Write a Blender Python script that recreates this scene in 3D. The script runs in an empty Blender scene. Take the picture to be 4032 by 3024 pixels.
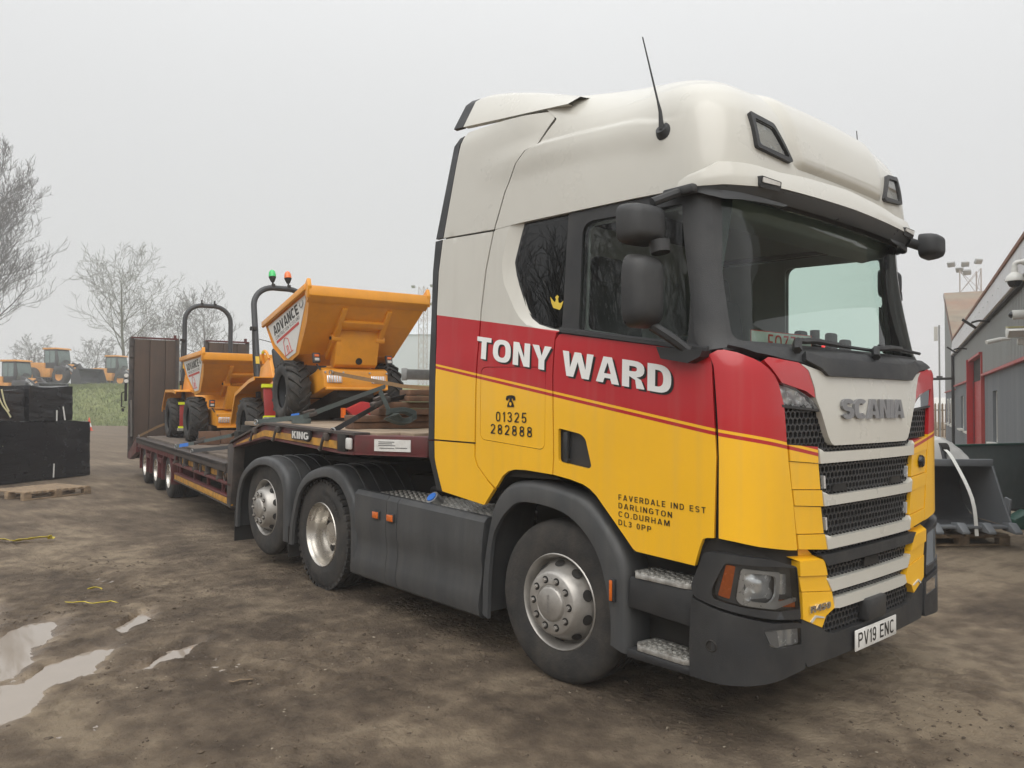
# Low-loader lorry with two dumpers in a muddy yard, overcast winter day.
import bpy, bmesh, math, random
import numpy as np
from mathutils import Vector, Matrix
from mathutils.geometry import delaunay_2d_cdt
R = math.radians
scene = bpy.context.scene
COL = scene.collection
random.seed(7)
# ------------------------------------------------------------------ camera
CAM_POS = Vector((1.9638, -3.2603, 1.7286))
YAW, PIT, ROL, FPX = 0.8603, -0.0247, 0.0049, 3016.7
fw = Vector((-math.sin(YAW) * math.cos(PIT), math.cos(YAW) * math.cos(PIT), -math.sin(PIT)))
rt = Vector((math.cos(YAW), math.sin(YAW), 0))
up = rt.cross(fw)
r2 = rt * math.cos(ROL) + up * math.sin(ROL)
u2 = up * math.cos(ROL) - rt * math.sin(ROL)
cd = bpy.data.cameras.new('camera')
cd.sensor_width = 36.0
cd.lens = FPX / 4032 * 36.0
cd.clip_start, cd.clip_end = 0.05, 3000
cam = bpy.data.objects.new('camera', cd)
COL.objects.link(cam)
cam.matrix_world = Matrix(((r2.x, u2.x, -fw.x, CAM_POS.x), (r2.y, u2.y, -fw.y, CAM_POS.y), (r2.z, u2.z, -fw.z, CAM_POS.z), (0, 0, 0, 1)))
scene.camera = cam
# ------------------------------------------------------------------ overcast sky and a weak, very soft sun
SUN_DIR = Vector((0.46, -0.48, 0.75)).normalized()
world = bpy.data.worlds.new('World'); scene.world = world; world.use_nodes = True
nt = world.node_tree; nt.nodes.clear()
def N(t, **k):
    n = nt.nodes.new(t)
    for a, b in k.items(): setattr(n, a, b)
    return n
wo = N('ShaderNodeOutputWorld'); bg = N('ShaderNodeBackground'); nt.links.new(bg.outputs[0], wo.inputs[0])
sky = N('ShaderNodeTexSky', sky_type='NISHITA'); sky.sun_disc = False
sky.sun_elevation = math.asin(SUN_DIR.z); sky.sun_rotation = math.atan2(SUN_DIR.x, SUN_DIR.y)
sky.dust_density = 6.0; sky.air_density = 1.5
hs = N('ShaderNodeHueSaturation'); hs.inputs['Saturation'].default_value = 0.12; nt.links.new(sky.outputs[0], hs.inputs['Color'])
sc_ = N('ShaderNodeVectorMath', operation='SCALE'); sc_.inputs['Scale'].default_value = 0.07; nt.links.new(hs.outputs[0], sc_.inputs[0])
tc = N('ShaderNodeTexCoord'); sep = N('ShaderNodeSeparateXYZ'); nt.links.new(tc.outputs['Generated'], sep.inputs[0])
mx = N('ShaderNodeMath', operation='MAXIMUM'); mx.inputs[1].default_value = 0.0; nt.links.new(sep.outputs['Z'], mx.inputs[0])
pw = N('ShaderNodeMath', operation='POWER'); pw.inputs[1].default_value = 2.4; nt.links.new(mx.outputs[0], pw.inputs[0])
ma = N('ShaderNodeMath', operation='MULTIPLY_ADD'); ma.inputs[1].default_value = 1.10; ma.inputs[2].default_value = 0.665; nt.links.new(pw.outputs[0], ma.inputs[0])
cn = N('ShaderNodeTexNoise'); cn.inputs['Scale'].default_value = 1.3; cn.inputs['Detail'].default_value = 3; nt.links.new(tc.outputs['Generated'], cn.inputs['Vector'])
cm = N('ShaderNodeMapRange'); cm.inputs['To Min'].default_value = 0.965; cm.inputs['To Max'].default_value = 1.035; nt.links.new(cn.outputs['Fac'], cm.inputs['Value'])
mm = N('ShaderNodeMath', operation='MULTIPLY'); nt.links.new(ma.outputs[0], mm.inputs[0]); nt.links.new(cm.outputs[0], mm.inputs[1])
gcol = N('ShaderNodeVectorMath', operation='SCALE'); gcol.inputs[0].default_value = (0.985, 0.995, 1.0); nt.links.new(mm.outputs[0], gcol.inputs['Scale'])
mix = N('ShaderNodeMix', data_type='RGBA'); mix.inputs[0].default_value = 0.9
nt.links.new(sc_.outputs[0], mix.inputs[6]); nt.links.new(gcol.outputs[0], mix.inputs[7]); nt.links.new(mix.outputs[2], bg.inputs['Color'])
bg.inputs['Strength'].default_value = 1.0
sd = bpy.data.lights.new('sun', 'SUN'); sd.energy = 1.45; sd.angle = R(60); sd.color = (1.0, 0.965, 0.91)
so = bpy.data.objects.new('sun', sd); COL.objects.link(so)
so.rotation_euler = SUN_DIR.to_track_quat('Z', 'Y').to_euler()
vs = scene.view_settings
vs.view_transform = 'Standard'; vs.look = 'None'; vs.exposure = 0.18; vs.gamma = 1.0; vs.use_curve_mapping = False
cy = scene.cycles
cy.max_bounces = 8; cy.transparent_max_bounces = 16; cy.volume_bounces = 1; cy.diffuse_bounces = 3; cy.glossy_bounces = 3
cy.use_denoising = True
# ------------------------------------------------------------------ object helpers
INV = {}
def link(o, parent=None):
    COL.objects.link(o)
    if parent is not None:
        o.parent = parent
        if parent.name in INV: o.matrix_parent_inverse = INV[parent.name]
    return o
def empty(name, label, cat, loc=(0, 0, 0), rot=(0, 0, 0), group=None, parent=None):
    o = bpy.data.objects.new(name, None); o.empty_display_size = 0.2
    link(o, parent); o.location = loc; o.rotation_euler = rot
    return tag(o, label, cat, group)
def tag(o, label=None, cat=None, group=None, kind=None):
    for k, v in (('label', label), ('category', cat), ('group', group), ('kind', kind)):
        if v: o[k] = v
    return o
def mesh_obj(name, verts, faces, mat, parent=None, smooth=35, uvs=None, bevel=0.0, mats=None, fmat=None):
    me = bpy.data.meshes.new(name)
    me.from_pydata([tuple(v) for v in verts], [], [tuple(f) for f in faces])
    if uvs is not None:
        lay = me.uv_layers.new(name='UVMap')
        li = np.zeros(len(me.loops), dtype=np.int32); me.loops.foreach_get('vertex_index', li)
        lay.data.foreach_set('uv', np.asarray(uvs, dtype=np.float32)[li].ravel())
    if bevel > 0:
        bm = bmesh.new(); bm.from_mesh(me)
        bmesh.ops.remove_doubles(bm, verts=bm.verts, dist=1e-5)
        bmesh.ops.recalc_face_normals(bm, faces=bm.faces)
        es = [e for e in bm.edges if len(e.link_faces) == 2 and e.calc_face_angle(0) > R(25)]
        bmesh.ops.bevel(bm, geom=es, offset=bevel, segments=2, profile=0.5, affect='EDGES', clamp_overlap=True)
        bm.to_mesh(me); bm.free()
    for m in (mats or [mat]): me.materials.append(m)
    if fmat is not None and bevel == 0: me.polygons.foreach_set('material_index', np.asarray(fmat, dtype=np.int32))
    me.validate(); me.update()
    if smooth is not None and smooth > 0:
        me.polygons.foreach_set('use_smooth', np.ones(len(me.polygons), dtype=bool))
        me.set_sharp_from_angle(angle=R(smooth))
    o = bpy.data.objects.new(name, me)
    return link(o, parent)
def copy_tree(o, parent=None):
    c = o.copy(); COL.objects.link(c); c.parent = parent
    for ch in list(o.children): copy_tree(ch, c)
    return c
def fillet(pts, r, n=4):
    "round the corners of a closed 2-D polygon"
    out = []; m = len(pts); rr_ = r if isinstance(r, (list, tuple)) else [r] * m
    for i in range(m):
        a, b, c = (np.array(pts[(i + k) % m], float) for k in (-1, 0, 1)); q = rr_[i]
        d1, d2 = a - b, c - b; l1, l2 = np.hypot(*d1), np.hypot(*d2)
        q = min(q, l1 * .45, l2 * .45)
        if q < 1e-4: out.append(tuple(b)); continue
        p1, p2 = b + d1 / l1 * q, b + d2 / l2 * q
        for k in range(n + 1):
            t = k / n; out.append(tuple((1 - t) ** 2 * p1 + 2 * t * (1 - t) * b + t * t * p2))
    return out
def spline(pts, n=6):
    "Catmull-Rom through points"
    P = [Vector(p) for p in pts]; out = []
    for i in range(len(P) - 1):
        a, b, c, d = P[max(i - 1, 0)], P[i], P[i + 1], P[min(i + 2, len(P) - 1)]
        for k in range(n):
            t = k / n
            out.append(0.5 * ((2 * b) + (c - a) * t + (2 * a - 5 * b + 4 * c - d) * t * t + (3 * b - a - 3 * c + d) * t ** 3))
    out.append(P[-1]); return out
class MB:
    "collects geometry for one mesh object"
    def __init__(s): s.v = []; s.f = []; s.m = []
    def add(s, v, f, M=None, mi=0):
        o = len(s.v)
        s.v += [tuple(M @ Vector(p)) for p in v] if M is not None else [tuple(p) for p in v]
        s.f += [tuple(i + o for i in q) for q in f]; s.m += [mi] * len(f); return s
    def box(s, c, d, rot=None, mi=0, ch=0.0):
        x, y, z = (k / 2 for k in d)
        M = Matrix.Translation(c)
        if rot is not None: M = M @ (rot if isinstance(rot, Matrix) else Matrix.Rotation(rot, 4, 'Z'))
        if ch <= 0:
            v = [(a, b, e) for a in (-x, x) for b in (-y, y) for e in (-z, z)]
            f = [(0, 1, 3, 2), (4, 6, 7, 5), (0, 4, 5, 1), (2, 3, 7, 6), (0, 2, 6, 4), (1, 5, 7, 3)]
            return s.add(v, f, M, mi)
        bm = bmesh.new(); bmesh.ops.create_cube(bm, size=1.0)
        bmesh.ops.scale(bm, vec=(2 * x, 2 * y, 2 * z), verts=bm.verts)
        bmesh.ops.bevel(bm, geom=bm.edges[:], offset=ch, segments=2, profile=.5, affect='EDGES')
        bm.verts.ensure_lookup_table(); bm.verts.index_update()
        v = [q.co.copy() for q in bm.verts]; f = [tuple(q.index for q in k.verts) for k in bm.faces]; bm.free()
        return s.add(v, f, M, mi)
    def cyl(s, p0, p1, r0, r1=None, n=16, caps=True, mi=0):
        r1 = r0 if r1 is None else r1
        a, b = Vector(p0), Vector(p1); q = (b - a).to_track_quat('Z', 'Y').to_matrix()
        v = []
        for c, r in ((a, r0), (b, r1)):
            for k in range(n): v.append(c + q @ Vector((r * math.cos(2 * math.pi * k / n), r * math.sin(2 * math.pi * k / n), 0)))
        f = [(k, (k + 1) % n, n + (k + 1) % n, n + k) for k in range(n)]
        if caps: f += [tuple(range(n))[::-1], tuple(range(n, 2 * n))]
        return s.add(v, f, None, mi)
    def lathe(s, prof, o=(0, 0, 0), axis=(0, -1, 0), n=32, close=False, mi=0, caps=True):
        "prof: list of (radius, height along axis)"
        q = Vector(axis).to_track_quat('Z', 'Y').to_matrix(); o = Vector(o); v = []; m = len(prof)
        for r, h in prof:
            for k in range(n): v.append(o + q @ Vector((r * math.cos(2 * math.pi * k / n), r * math.sin(2 * math.pi * k / n), h)))
        f = []
        for i in range(m if close else m - 1):
            j = (i + 1) % m
            for k in range(n): f.append((i * n + k, i * n + (k + 1) % n, j * n + (k + 1) % n, j * n + k))
        if not close and caps:
            if prof[0][0] > 1e-6: f.append(tuple(range(n))[::-1])
            if prof[-1][0] > 1e-6: f.append(tuple(range((m - 1) * n, m * n)))
        return s.add(v, f, None, mi)
    def tube(s, path, r, n=8, mi=0, caps=True):
        P = [Vector(p) for p in path]; m = len(P); rr_ = r if isinstance(r, (list, tuple)) else [r] * m
        v = []; nrm = None
        for i in range(m):
            t = (P[min(i + 1, m - 1)] - P[max(i - 1, 0)]).normalized()
            if nrm is None: nrm = t.orthogonal().normalized()
            nrm = (nrm - t * nrm.dot(t)).normalized(); b = t.cross(nrm)
            for k in range(n):
                a = 2 * math.pi * k / n; v.append(P[i] + (nrm * math.cos(a) + b * math.sin(a)) * rr_[i])
        f = [(i * n + k, i * n + (k + 1) % n, (i + 1) * n + (k + 1) % n, (i + 1) * n + k) for i in range(m - 1) for k in range(n)]
        if caps: f += [tuple(range(n))[::-1], tuple(range((m - 1) * n, m * n))]
        return s.add(v, f, None, mi)
    def prism(s, poly, plane, a, b, M=None, mi=0):
        "extrude a 2-D polygon; plane 'xz' along y, 'yz' along x, 'xy' along z"
        n = len(poly)
        g = {'xz': lambda p, d: (p[0], d, p[1]), 'yz': lambda p, d: (d, p[0], p[1]), 'xy': lambda p, d: (p[0], p[1], d)}[plane]
        v = [g(p, a) for p in poly] + [g(p, b) for p in poly]
        f = [(i, (i + 1) % n, n + (i + 1) % n, n + i) for i in range(n)] + [tuple(range(n))[::-1], tuple(range(n, 2 * n))]
        return s.add(v, f, M, mi)
    def loft(s, rings, closed=True, caps=True, mi=0):
        n = len(rings[0]); v = [p for r_ in rings for p in r_]; f = []
        for i in range(len(rings) - 1):
            for k in range(n if closed else n - 1):
                f.append((i * n + k, i * n + (k + 1) % n, (i + 1) * n + (k + 1) % n, (i + 1) * n + k))
        if caps and closed: f += [tuple(range(n))[::-1], tuple(range((len(rings) - 1) * n, len(rings) * n))]
        return s.add(v, f, None, mi)
    def ribbon(s, path, w, side, t=0.003, mi=0):
        "flat strap along a path; side = width direction (vector or list)"
        P = [Vector(p) for p in path]; sd_ = side if isinstance(side, list) else [side] * len(P); rings = []
        for i, p in enumerate(P):
            tg = (P[min(i + 1, len(P) - 1)] - P[max(i - 1, 0)]).normalized(); w_ = Vector(sd_[i]); w_ = (w_ - tg * w_.dot(tg)).normalized()
            nn = tg.cross(w_)
            rings.append([p + w_ * w / 2 + nn * t / 2, p - w_ * w / 2 + nn * t / 2, p - w_ * w / 2 - nn * t / 2, p + w_ * w / 2 - nn * t / 2])
        return s.loft(rings, mi=mi)
    def build(s, name, mat, parent=None, smooth=35, bevel=0.0, M=None):
        v = s.v if M is None else [tuple(M @ Vector(p)) for p in s.v]
        mats = mat if isinstance(mat, list) else [mat]
        if len(mats) == 1 or bevel == 0:
            o = mesh_obj(name, v, s.f, None, parent, smooth, bevel=bevel, mats=mats, fmat=s.m if len(mats) > 1 else None)
        else: o = mesh_obj(name, v, s.f, None, parent, smooth, mats=mats, fmat=s.m)
        bm = bmesh.new(); bm.from_mesh(o.data); bmesh.ops.recalc_face_normals(bm, faces=bm.faces); bm.to_mesh(o.data); bm.free()
        return o
# ------------------------------------------------------------------ lettering: own heavy grotesque outlines, cap height 1
def _arc(cx, cy, rx, ry, a0, a1, n=7, p=2.5):
    o = []
    for k in range(n + 1):
        a = R(a0 + (a1 - a0) * k / n); c, s = math.cos(a), math.sin(a)
        o.append((cx + rx * math.copysign(abs(c) ** (2 / p), c), cy + ry * math.copysign(abs(s) ** (2 / p), s)))
    return o
def glyph(c, t):
    "list of (outline, holes) and advance width; t = stem thickness"
    h = .82 * t; B = lambda x0, y0, x1, y1: [(x0, y0), (x1, y0), (x1, y1), (x0, y1)]
    def diag(x0, x1, y0, y1, w): return [(x0, y0), (x0 + w, y0), (x1 + w, y1), (x1, y1)]
    def S_(w):
        r = w / 2; q = (1 + h) / 2 / 2; oy, iy = q, q - h
        m = lambda cy, r0, ry, a0, a1: _arc(r, cy, r0, ry, a0, a1, 9, 2.3)
        up_o = m(1 - q, r, oy, 20, 270); up_i = m(1 - q, r - t, iy, 20, 270); lo_o = m(q, r, oy, 90, -160); lo_i = m(q, r - t, iy, 90, -160)
        return up_o[:-1] + lo_i + lo_o[::-1] + up_i[::-1]
    w = {'I': t, 'M': .95, 'W': 1.22, 'O': .86, 'G': .84, 'C': .82, '.': t, ' ': .34, '1': t * 1.9, 'L': .6, 'F': .62, 'E': .66, 'T': .72, 'S': .72, 'Z': .68, 'A': .84, 'V': .82, 'Y': .82}.get(c, .76 if c.isalpha() else .62)
    r = w / 2; ov = lambda: ([_arc(r, .5, r, .5, 0, 360, 28, 2.6)[:-1]], [_arc(r, .5, r - t, .5 - h, 0, 360, 28, 2.6)[:-1]])
    if c in 'O0': o, hh = ov(); return [(o[0], hh)], w
    if c == 'I': return [(B(0, 0, t, 1), [])], w
    if c == '.': return [(B(0, 0, t, t), [])], w
    if c == ' ': return [], w
    if c == 'L': return [([(0, 0), (w, 0), (w, h), (t, h), (t, 1), (0, 1)], [])], w
    if c == 'T': return [([(r - t / 2, 0), (r + t / 2, 0), (r + t / 2, 1 - h), (w, 1 - h), (w, 1), (0, 1), (0, 1 - h), (r - t / 2, 1 - h)], [])], w
    if c == 'E': return [([(0, 0), (w, 0), (w, h), (t, h), (t, .5 - h / 2), (w * .92, .5 - h / 2), (w * .92, .5 + h / 2), (t, .5 + h / 2), (t, 1 - h), (w, 1 - h), (w, 1), (0, 1)], [])], w
    if c == 'F': return [([(0, 0), (t, 0), (t, .46 - h / 2), (w * .92, .46 - h / 2), (w * .92, .46 + h / 2), (t, .46 + h / 2), (t, 1 - h), (w, 1 - h), (w, 1), (0, 1)], [])], w
    if c == 'H': return [([(0, 0), (t, 0), (t, .5 - h / 2), (w - t, .5 - h / 2), (w - t, 0), (w, 0), (w, 1), (w - t, 1), (w - t, .5 + h / 2), (t, .5 + h / 2), (t, 1), (0, 1)], [])], w
    if c == 'N': return [([(0, 0), (t, 0), (t, .62), (w - t * 1.05, 0), (w, 0), (w, 1), (w - t, 1), (w - t, .38), (t * 1.05, 1), (0, 1)], [])], w
    if c == 'M': return [([(0, 0), (t, 0), (t, .66), (r - t * .45, 0), (r + t * .45, 0), (w - t, .66), (w - t, 0), (w, 0), (w, 1), (w - t * 1.3, 1), (r, .36), (t * 1.3, 1), (0, 1)], [])], w
    if c == 'Z': return [([(0, 0), (w, 0), (w, h), (t * 1.15, h), (w, 1 - h * .95), (w, 1), (.02, 1), (.02, 1 - h), (w - t * 1.2, 1 - h), (0, h * .95)], [])], w
    if c == 'V': return [([(r - t * .58, 0), (r + t * .58, 0), (w, 1), (w - t * 1.08, 1), (r, .26), (t * 1.08, 1), (0, 1)], [])], w
    if c == 'Y': return [([(r - t / 2, 0), (r + t / 2, 0), (r + t / 2, .40), (w, 1), (w - t * 1.15, 1), (r, .58), (t * 1.15, 1), (0, 1), (r - t / 2, .40)], [])], w
    if c == 'A': k = .22; return [([(0, 0), (t * 1.05, 0), (t * 1.05 + .055, .19), (w - t * 1.05 - .055, .19), (w - t * 1.05, 0), (w, 0), (r + t * .62, 1), (r - t * .62, 1)], [[(r - .17 + t * .18, .19 + h * .85), (r + .17 - t * .18, .19 + h * .85), (r, .79)]])], w
    if c == 'W': q = w / 4; return [([(q - t * .55, 0), (q + t * .55, 0), (r, .62), (w - q - t * .55, 0), (w - q + t * .55, 0), (w, 1), (w - t * 1.02, 1), (w - q, .36), (r + t * .52, 1), (r - t * .52, 1), (q, .36), (t * 1.02, 1), (0, 1)], [])], w
    if c == 'K': return [([(0, 0), (t, 0), (t, .30), (t * 1.35, .40), (w - t * 1.22, 0), (w, 0), (t * 2.0, .60), (w, 1), (w - t * 1.3, 1), (t, .56), (t, 1), (0, 1)], [])], w
    if c == 'U': a = _arc(r, r * .8, r, r * .8, 180, 360, 10); b = _arc(r, r * .8, r - t, r * .8 - h, 360, 180, 10); return [([(0, 1)] + a + [(w, 1), (w - t, 1)] + b + [(t, 1)], [])], w
    if c == 'D': return [([(0, 0), (w * .42, 0)] + _arc(w * .42, .5, w * .58, .5, -90, 90, 14) + [(0, 1)], [[(t, h), (w * .42, h)] + _arc(w * .42, .5, w * .58 - t, .5 - h, -90, 90, 14) + [(t, 1 - h)]])], w
    if c in 'PR':
        y = .40; m_ = (1 + y) / 2; bowl = _arc(w * .5, m_, w * .5, (1 - y) / 2, -90, 90, 10); hole = [(t, y + h), (w * .5, y + h)] + _arc(w * .5, m_, w * .5 - t, (1 - y) / 2 - h, -90, 90, 10) + [(t, 1 - h)]
        leg = [(t, 0), (t, y), (w * .5, y)] if c == 'P' else [(t, 0), (t, y), (w * .36, y), (w * .60, .30), (w - t * 1.05, 0), (w, 0), (w, .05), (w * .86, .33), (w * .66, y)]
        return [([(0, 0)] + leg + bowl[1:] + [(0, 1)], [hole])], w
    if c in 'CG':
        a = _arc(r, .5, r, .5, 42, 318, 22, 2.6); b = _arc(r, .5, r - t, .5 - h, 318, 42, 22, 2.6)
        if c == 'G': a = _arc(r, .5, r, .5, 42, 322, 22, 2.6) + [(w, .12), (w, .54), (r + .02, .54), (r + .02, .54 - h), (w - t, .54 - h), (w - t, .30)]
        return [(a + b, [])], w
    if c == 'S': return [(S_(w), [])], w
    if c == '1': return [([(w - t, 0), (w, 0), (w, 1), (w - t * .8, 1), (0, .80), (0, .80 - h), (w - t, .80)], [])], w
    if c == '2': a = _arc(r, .70, r, .30, 170, -40, 12, 2.2); b = _arc(r, .70, r - t, .30 - h, -25, 170, 12, 2.2); return [(a + [(t * 1.6, h), (w, h), (w, 0), (0, 0), (0, h * .9)] + b, [])], w
    if c == '3': S2 = _arc(r, .745, r * .95, .255, 165, -80, 11, 2.2) + _arc(r, .28, r, .28, 70, -168, 13, 2.2); S3 = _arc(r, .28, r - t, .28 - h, -168, 90, 11, 2.2) + [(r * .8, .53 - h * .5), (r * .8, .53 + h * .3)] + _arc(r, .745, r * .95 - t, .255 - h, -90, 165, 10, 2.2); return [(S2 + S3, [])], w
    if c == '4': return [([(w * .58, 0), (w * .58 + t, 0), (w * .58 + t, .22), (w, .22), (w, .22 + h), (w * .58 + t, .22 + h), (w * .58 + t, 1), (w * .5, 1), (0, .22 + h), (0, .22), (w * .58, .22)], [[(t * .95, .22 + h), (w * .58, .22 + h), (w * .58, .74)]])], w
    if c == '5': a = _arc(r, .32, r, .32, 125, -165, 14, 2.2); b = _arc(r, .32, r - t, .32 - h, -165, 140, 12, 2.2); return [([(w * .92, 1 - h), (w * .92, 1), (.07, 1), (0, .44), (t * .9, .44)] + b[::-1][:1] + [(t * .95, .55), (t * 1.15, 1 - h)] if False else [(.08, 1), (w * .94, 1), (w * .94, 1 - h), (.08 + t * .85, 1 - h), (.06 + t * .85, .60)] + a[2:] + b[:-1] + [(t * .9, .42), (.0, .42)], [])], w
    if c == '8': return [(_arc(r, .27, r, .27, 145, 395, 18, 2.2) + _arc(r, .755, r * .92, .245, -38, 218, 18, 2.2), [_arc(r, .27, r - t, .27 - h, 0, 360, 16, 2.2)[:-1], _arc(r, .755, r * .92 - t, .245 - h, 0, 360, 16, 2.2)[:-1]])], w
    if c == '9': return [(_arc(r, .68, r, .32, -20, 300, 22, 2.2)[::1] + [(w - t * 1.2, .42)] + _arc(r, .30, r - t, .30 - h, -10, -165, 8, 2.2) + _arc(r, .30, r, .30, -165, 0, 10, 2.2), [_arc(r, .68, r - t, .32 - h, 0, 360, 18, 2.2)[:-1]])], w
    return [(B(0, 0, w, 1), [])], w
_tc = {}
def tri_poly(outer, holes):
    pts = []; ed = []
    for lp in [outer, *holes]:
        o = len(pts); pts += lp; ed += [(o + i, o + (i + 1) % len(lp)) for i in range(len(lp))]
    vo, eo, fo, *_ = delaunay_2d_cdt([Vector((float(a), float(b))) for a, b in pts], ed, [], 0, 1e-6)
    V = np.array([(v.x, v.y) for v in vo]); cen = np.array([V[list(f)].mean(0) for f in fo]); k = inside(cen, outer)
    for h in holes: k &= ~inside(cen, h)
    return V, [tuple(f) for f, q in zip(fo, k) if q]
def inside(pts, poly):
    x, y = pts[:, 0], pts[:, 1]; c = np.zeros(len(pts), bool); n = len(poly)
    for i in range(n):
        (x1, y1), (x2, y2) = poly[i], poly[i - 1]
        with np.errstate(divide='ignore', invalid='ignore'): c ^= ((y1 > y) != (y2 > y)) & (x < (x2 - x1) * (y - y1) / (y2 - y1 + 1e-15) + x1)
    return c
def text_glyphs(body, bold=.2, spacing=.12):
    "one (verts in a unit box for the whole word, faces) per letter"
    key = (body, bold, spacing)
    if key in _tc: return _tc[key]
    x = 0; out = []
    for c in body:
        g, w = glyph(c, bold)
        for o, hh in g:
            V, F = tri_poly(o, hh); out.append((V + [x, 0], F))
        x += w + spacing
    x -= spacing
    _tc[key] = [(np.stack([V[:, 0] / x, V[:, 1], 0 * V[:, 0]], 1), F) for V, F in out]; return _tc[key]
def solid(V, F, n, depth):
    "give a flat sheet thickness along vector n (from -depth to 0)"
    V = np.asarray(V); cnt = {}
    for f in F:
        for a, b in zip(f, f[1:] + f[:1]): cnt[(a, b)] = cnt.get((a, b), 0) + 1
    k = len(V); B = V - np.asarray(n) * depth; F2 = list(F)
    for (a, b) in cnt:
        if (b, a) not in cnt: F2.append((b, a, a + k, b + k))
    return np.concatenate([V, B]), F2
def text_plate(name, body, origin, ux, uy, m, parent, bold=.2, spacing=.12, depth=0.0, lift=0.003):
    "letters fitted to the parallelogram origin + ux*[0,1] + uy*[0,1], each letter a mesh"
    o, a, b = np.array(origin, float), np.array(ux, float), np.array(uy, float); n = np.cross(a, b); n /= np.linalg.norm(n); r = None
    for v, f in text_glyphs(body, bold, spacing):
        P_ = o + v[:, :1] * a + v[:, 1:2] * b + n * (lift + depth)
        if depth: P_, f = solid(P_, f, n, depth)
        r = mesh_obj(name, P_, f, m, parent, smooth=None)
    return r
# ------------------------------------------------------------------ materials
def mat(name, col, rough=0.5, metal=0.0, var=0.12, vscale=6.0, bump=0.0, bscale=40.0, coat=0.0, dirt=None, damt=0.0, dscale=3.0, spec=0.5, streak=False, rvar=0.1, bstretch=None):
    m = bpy.data.materials.new(name); m.use_nodes = True; t = m.node_tree; b = t.nodes['Principled BSDF']
    def nn(ty, **k):
        q = t.nodes.new(ty)
        for x, y in k.items(): setattr(q, x, y)
        return q
    L = t.links.new
    co = nn('ShaderNodeTexCoord'); src = co.outputs['Object']
    if streak:
        mp = nn('ShaderNodeMapping'); mp.inputs['Scale'].default_value = (1, 1, 0.07); L(src, mp.inputs[0]); ssrc = mp.outputs[0]
    else: ssrc = src
    no = nn('ShaderNodeTexNoise'); no.inputs['Scale'].default_value = vscale; no.inputs['Detail'].default_value = 6; no.inputs['Roughness'].default_value = .6; L(src, no.inputs['Vector'])
    mr = nn('ShaderNodeMapRange'); mr.inputs['From Min'].default_value = .25; mr.inputs['From Max'].default_value = .75
    mr.inputs['To Min'].default_value = 1 - var; mr.inputs['To Max'].default_value = 1 + var; L(no.outputs['Fac'], mr.inputs['Value'])
    vm = nn('ShaderNodeVectorMath', operation='SCALE'); vm.inputs[0].default_value = col[:3]; L(mr.outputs[0], vm.inputs['Scale'])
    out = vm.outputs[0]
    if dirt:
        dn = nn('ShaderNodeTexNoise'); dn.inputs['Scale'].default_value = dscale; dn.inputs['Detail'].default_value = 8; dn.inputs['Roughness'].default_value = .65; L(ssrc, dn.inputs['Vector'])
        dr = nn('ShaderNodeMapRange'); dr.inputs['From Min'].default_value = .42; dr.inputs['From Max'].default_value = .78; dr.inputs['To Max'].default_value = damt; L(dn.outputs['Fac'], dr.inputs['Value'])
        mi = nn('ShaderNodeMix', data_type='RGBA'); L(dr.outputs[0], mi.inputs[0]); L(out, mi.inputs[6]); mi.inputs[7].default_value = (*dirt, 1); out = mi.outputs[2]
    L(out, b.inputs['Base Color'])
    rr_ = nn('ShaderNodeMapRange'); rr_.inputs['From Min'].default_value = .3; rr_.inputs['From Max'].default_value = .7
    rr_.inputs['To Min'].default_value = max(rough - rvar, .02); rr_.inputs['To Max'].default_value = min(rough + rvar, 1); L(no.outputs['Fac'], rr_.inputs['Value']); L(rr_.outputs[0], b.inputs['Roughness'])
    b.inputs['Metallic'].default_value = metal; b.inputs['Specular IOR Level'].default_value = spec
    if coat: b.inputs['Coat Weight'].default_value = coat; b.inputs['Coat Roughness'].default_value = .06
    if bump:
        bn = nn('ShaderNodeTexNoise'); bn.inputs['Scale'].default_value = bscale; bn.inputs['Detail'].default_value = 4; L(src, bn.inputs['Vector'])
        if bstretch: bmp = nn('ShaderNodeMapping'); bmp.inputs['Scale'].default_value = bstretch; L(src, bmp.inputs[0]); L(bmp.outputs[0], bn.inputs['Vector'])
        bp = nn('ShaderNodeBump'); bp.inputs['Strength'].default_value = bump; bp.inputs['Distance'].default_value = .01; L(bn.outputs['Fac'], bp.inputs['Height']); L(bp.outputs[0], b.inputs['Normal'])
    return m
def glass_mat(name, tint=(0.8, 0.95, 0.88), ior=1.5, rough=0.0):
    m = bpy.data.materials.new(name); m.use_nodes = True; t = m.node_tree; t.nodes.clear()
    o = t.nodes.new('ShaderNodeOutputMaterial'); tr = t.nodes.new('ShaderNodeBsdfTransparent'); gl = t.nodes.new('ShaderNodeBsdfGlossy'); fr = t.nodes.new('ShaderNodeFresnel'); mi = t.nodes.new('ShaderNodeMixShader')
    fr.inputs['IOR'].default_value = ior; tr.inputs['Color'].default_value = (*tint, 1); gl.inputs['Roughness'].default_value = rough; gl.inputs['Color'].default_value = (1, 1, 1, 1)
    t.links.new(fr.outputs[0], mi.inputs[0]); t.links.new(tr.outputs[0], mi.inputs[1]); t.links.new(gl.outputs[0], mi.inputs[2]); t.links.new(mi.outputs[0], o.inputs[0])
    return m
def lens_mat(name, col=(0.9, 0.9, 0.92)):
    m = glass_mat(name, col, 1.5, 0.02); return m
MUD = (0.105, 0.076, 0.052); DUST = (0.22, 0.19, 0.155)
M_black = mat('black_plastic', (0.022, 0.023, 0.025), .48, bump=.25, bscale=300, dirt=(.10, .095, .085), damt=.35, dscale=2.5)
M_visor = mat('smoked_visor', (.060, .064, .068), .35, var=.05)
M_blackgloss = mat('black_gloss', (0.012, 0.013, 0.015), .18, var=.05)
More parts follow.
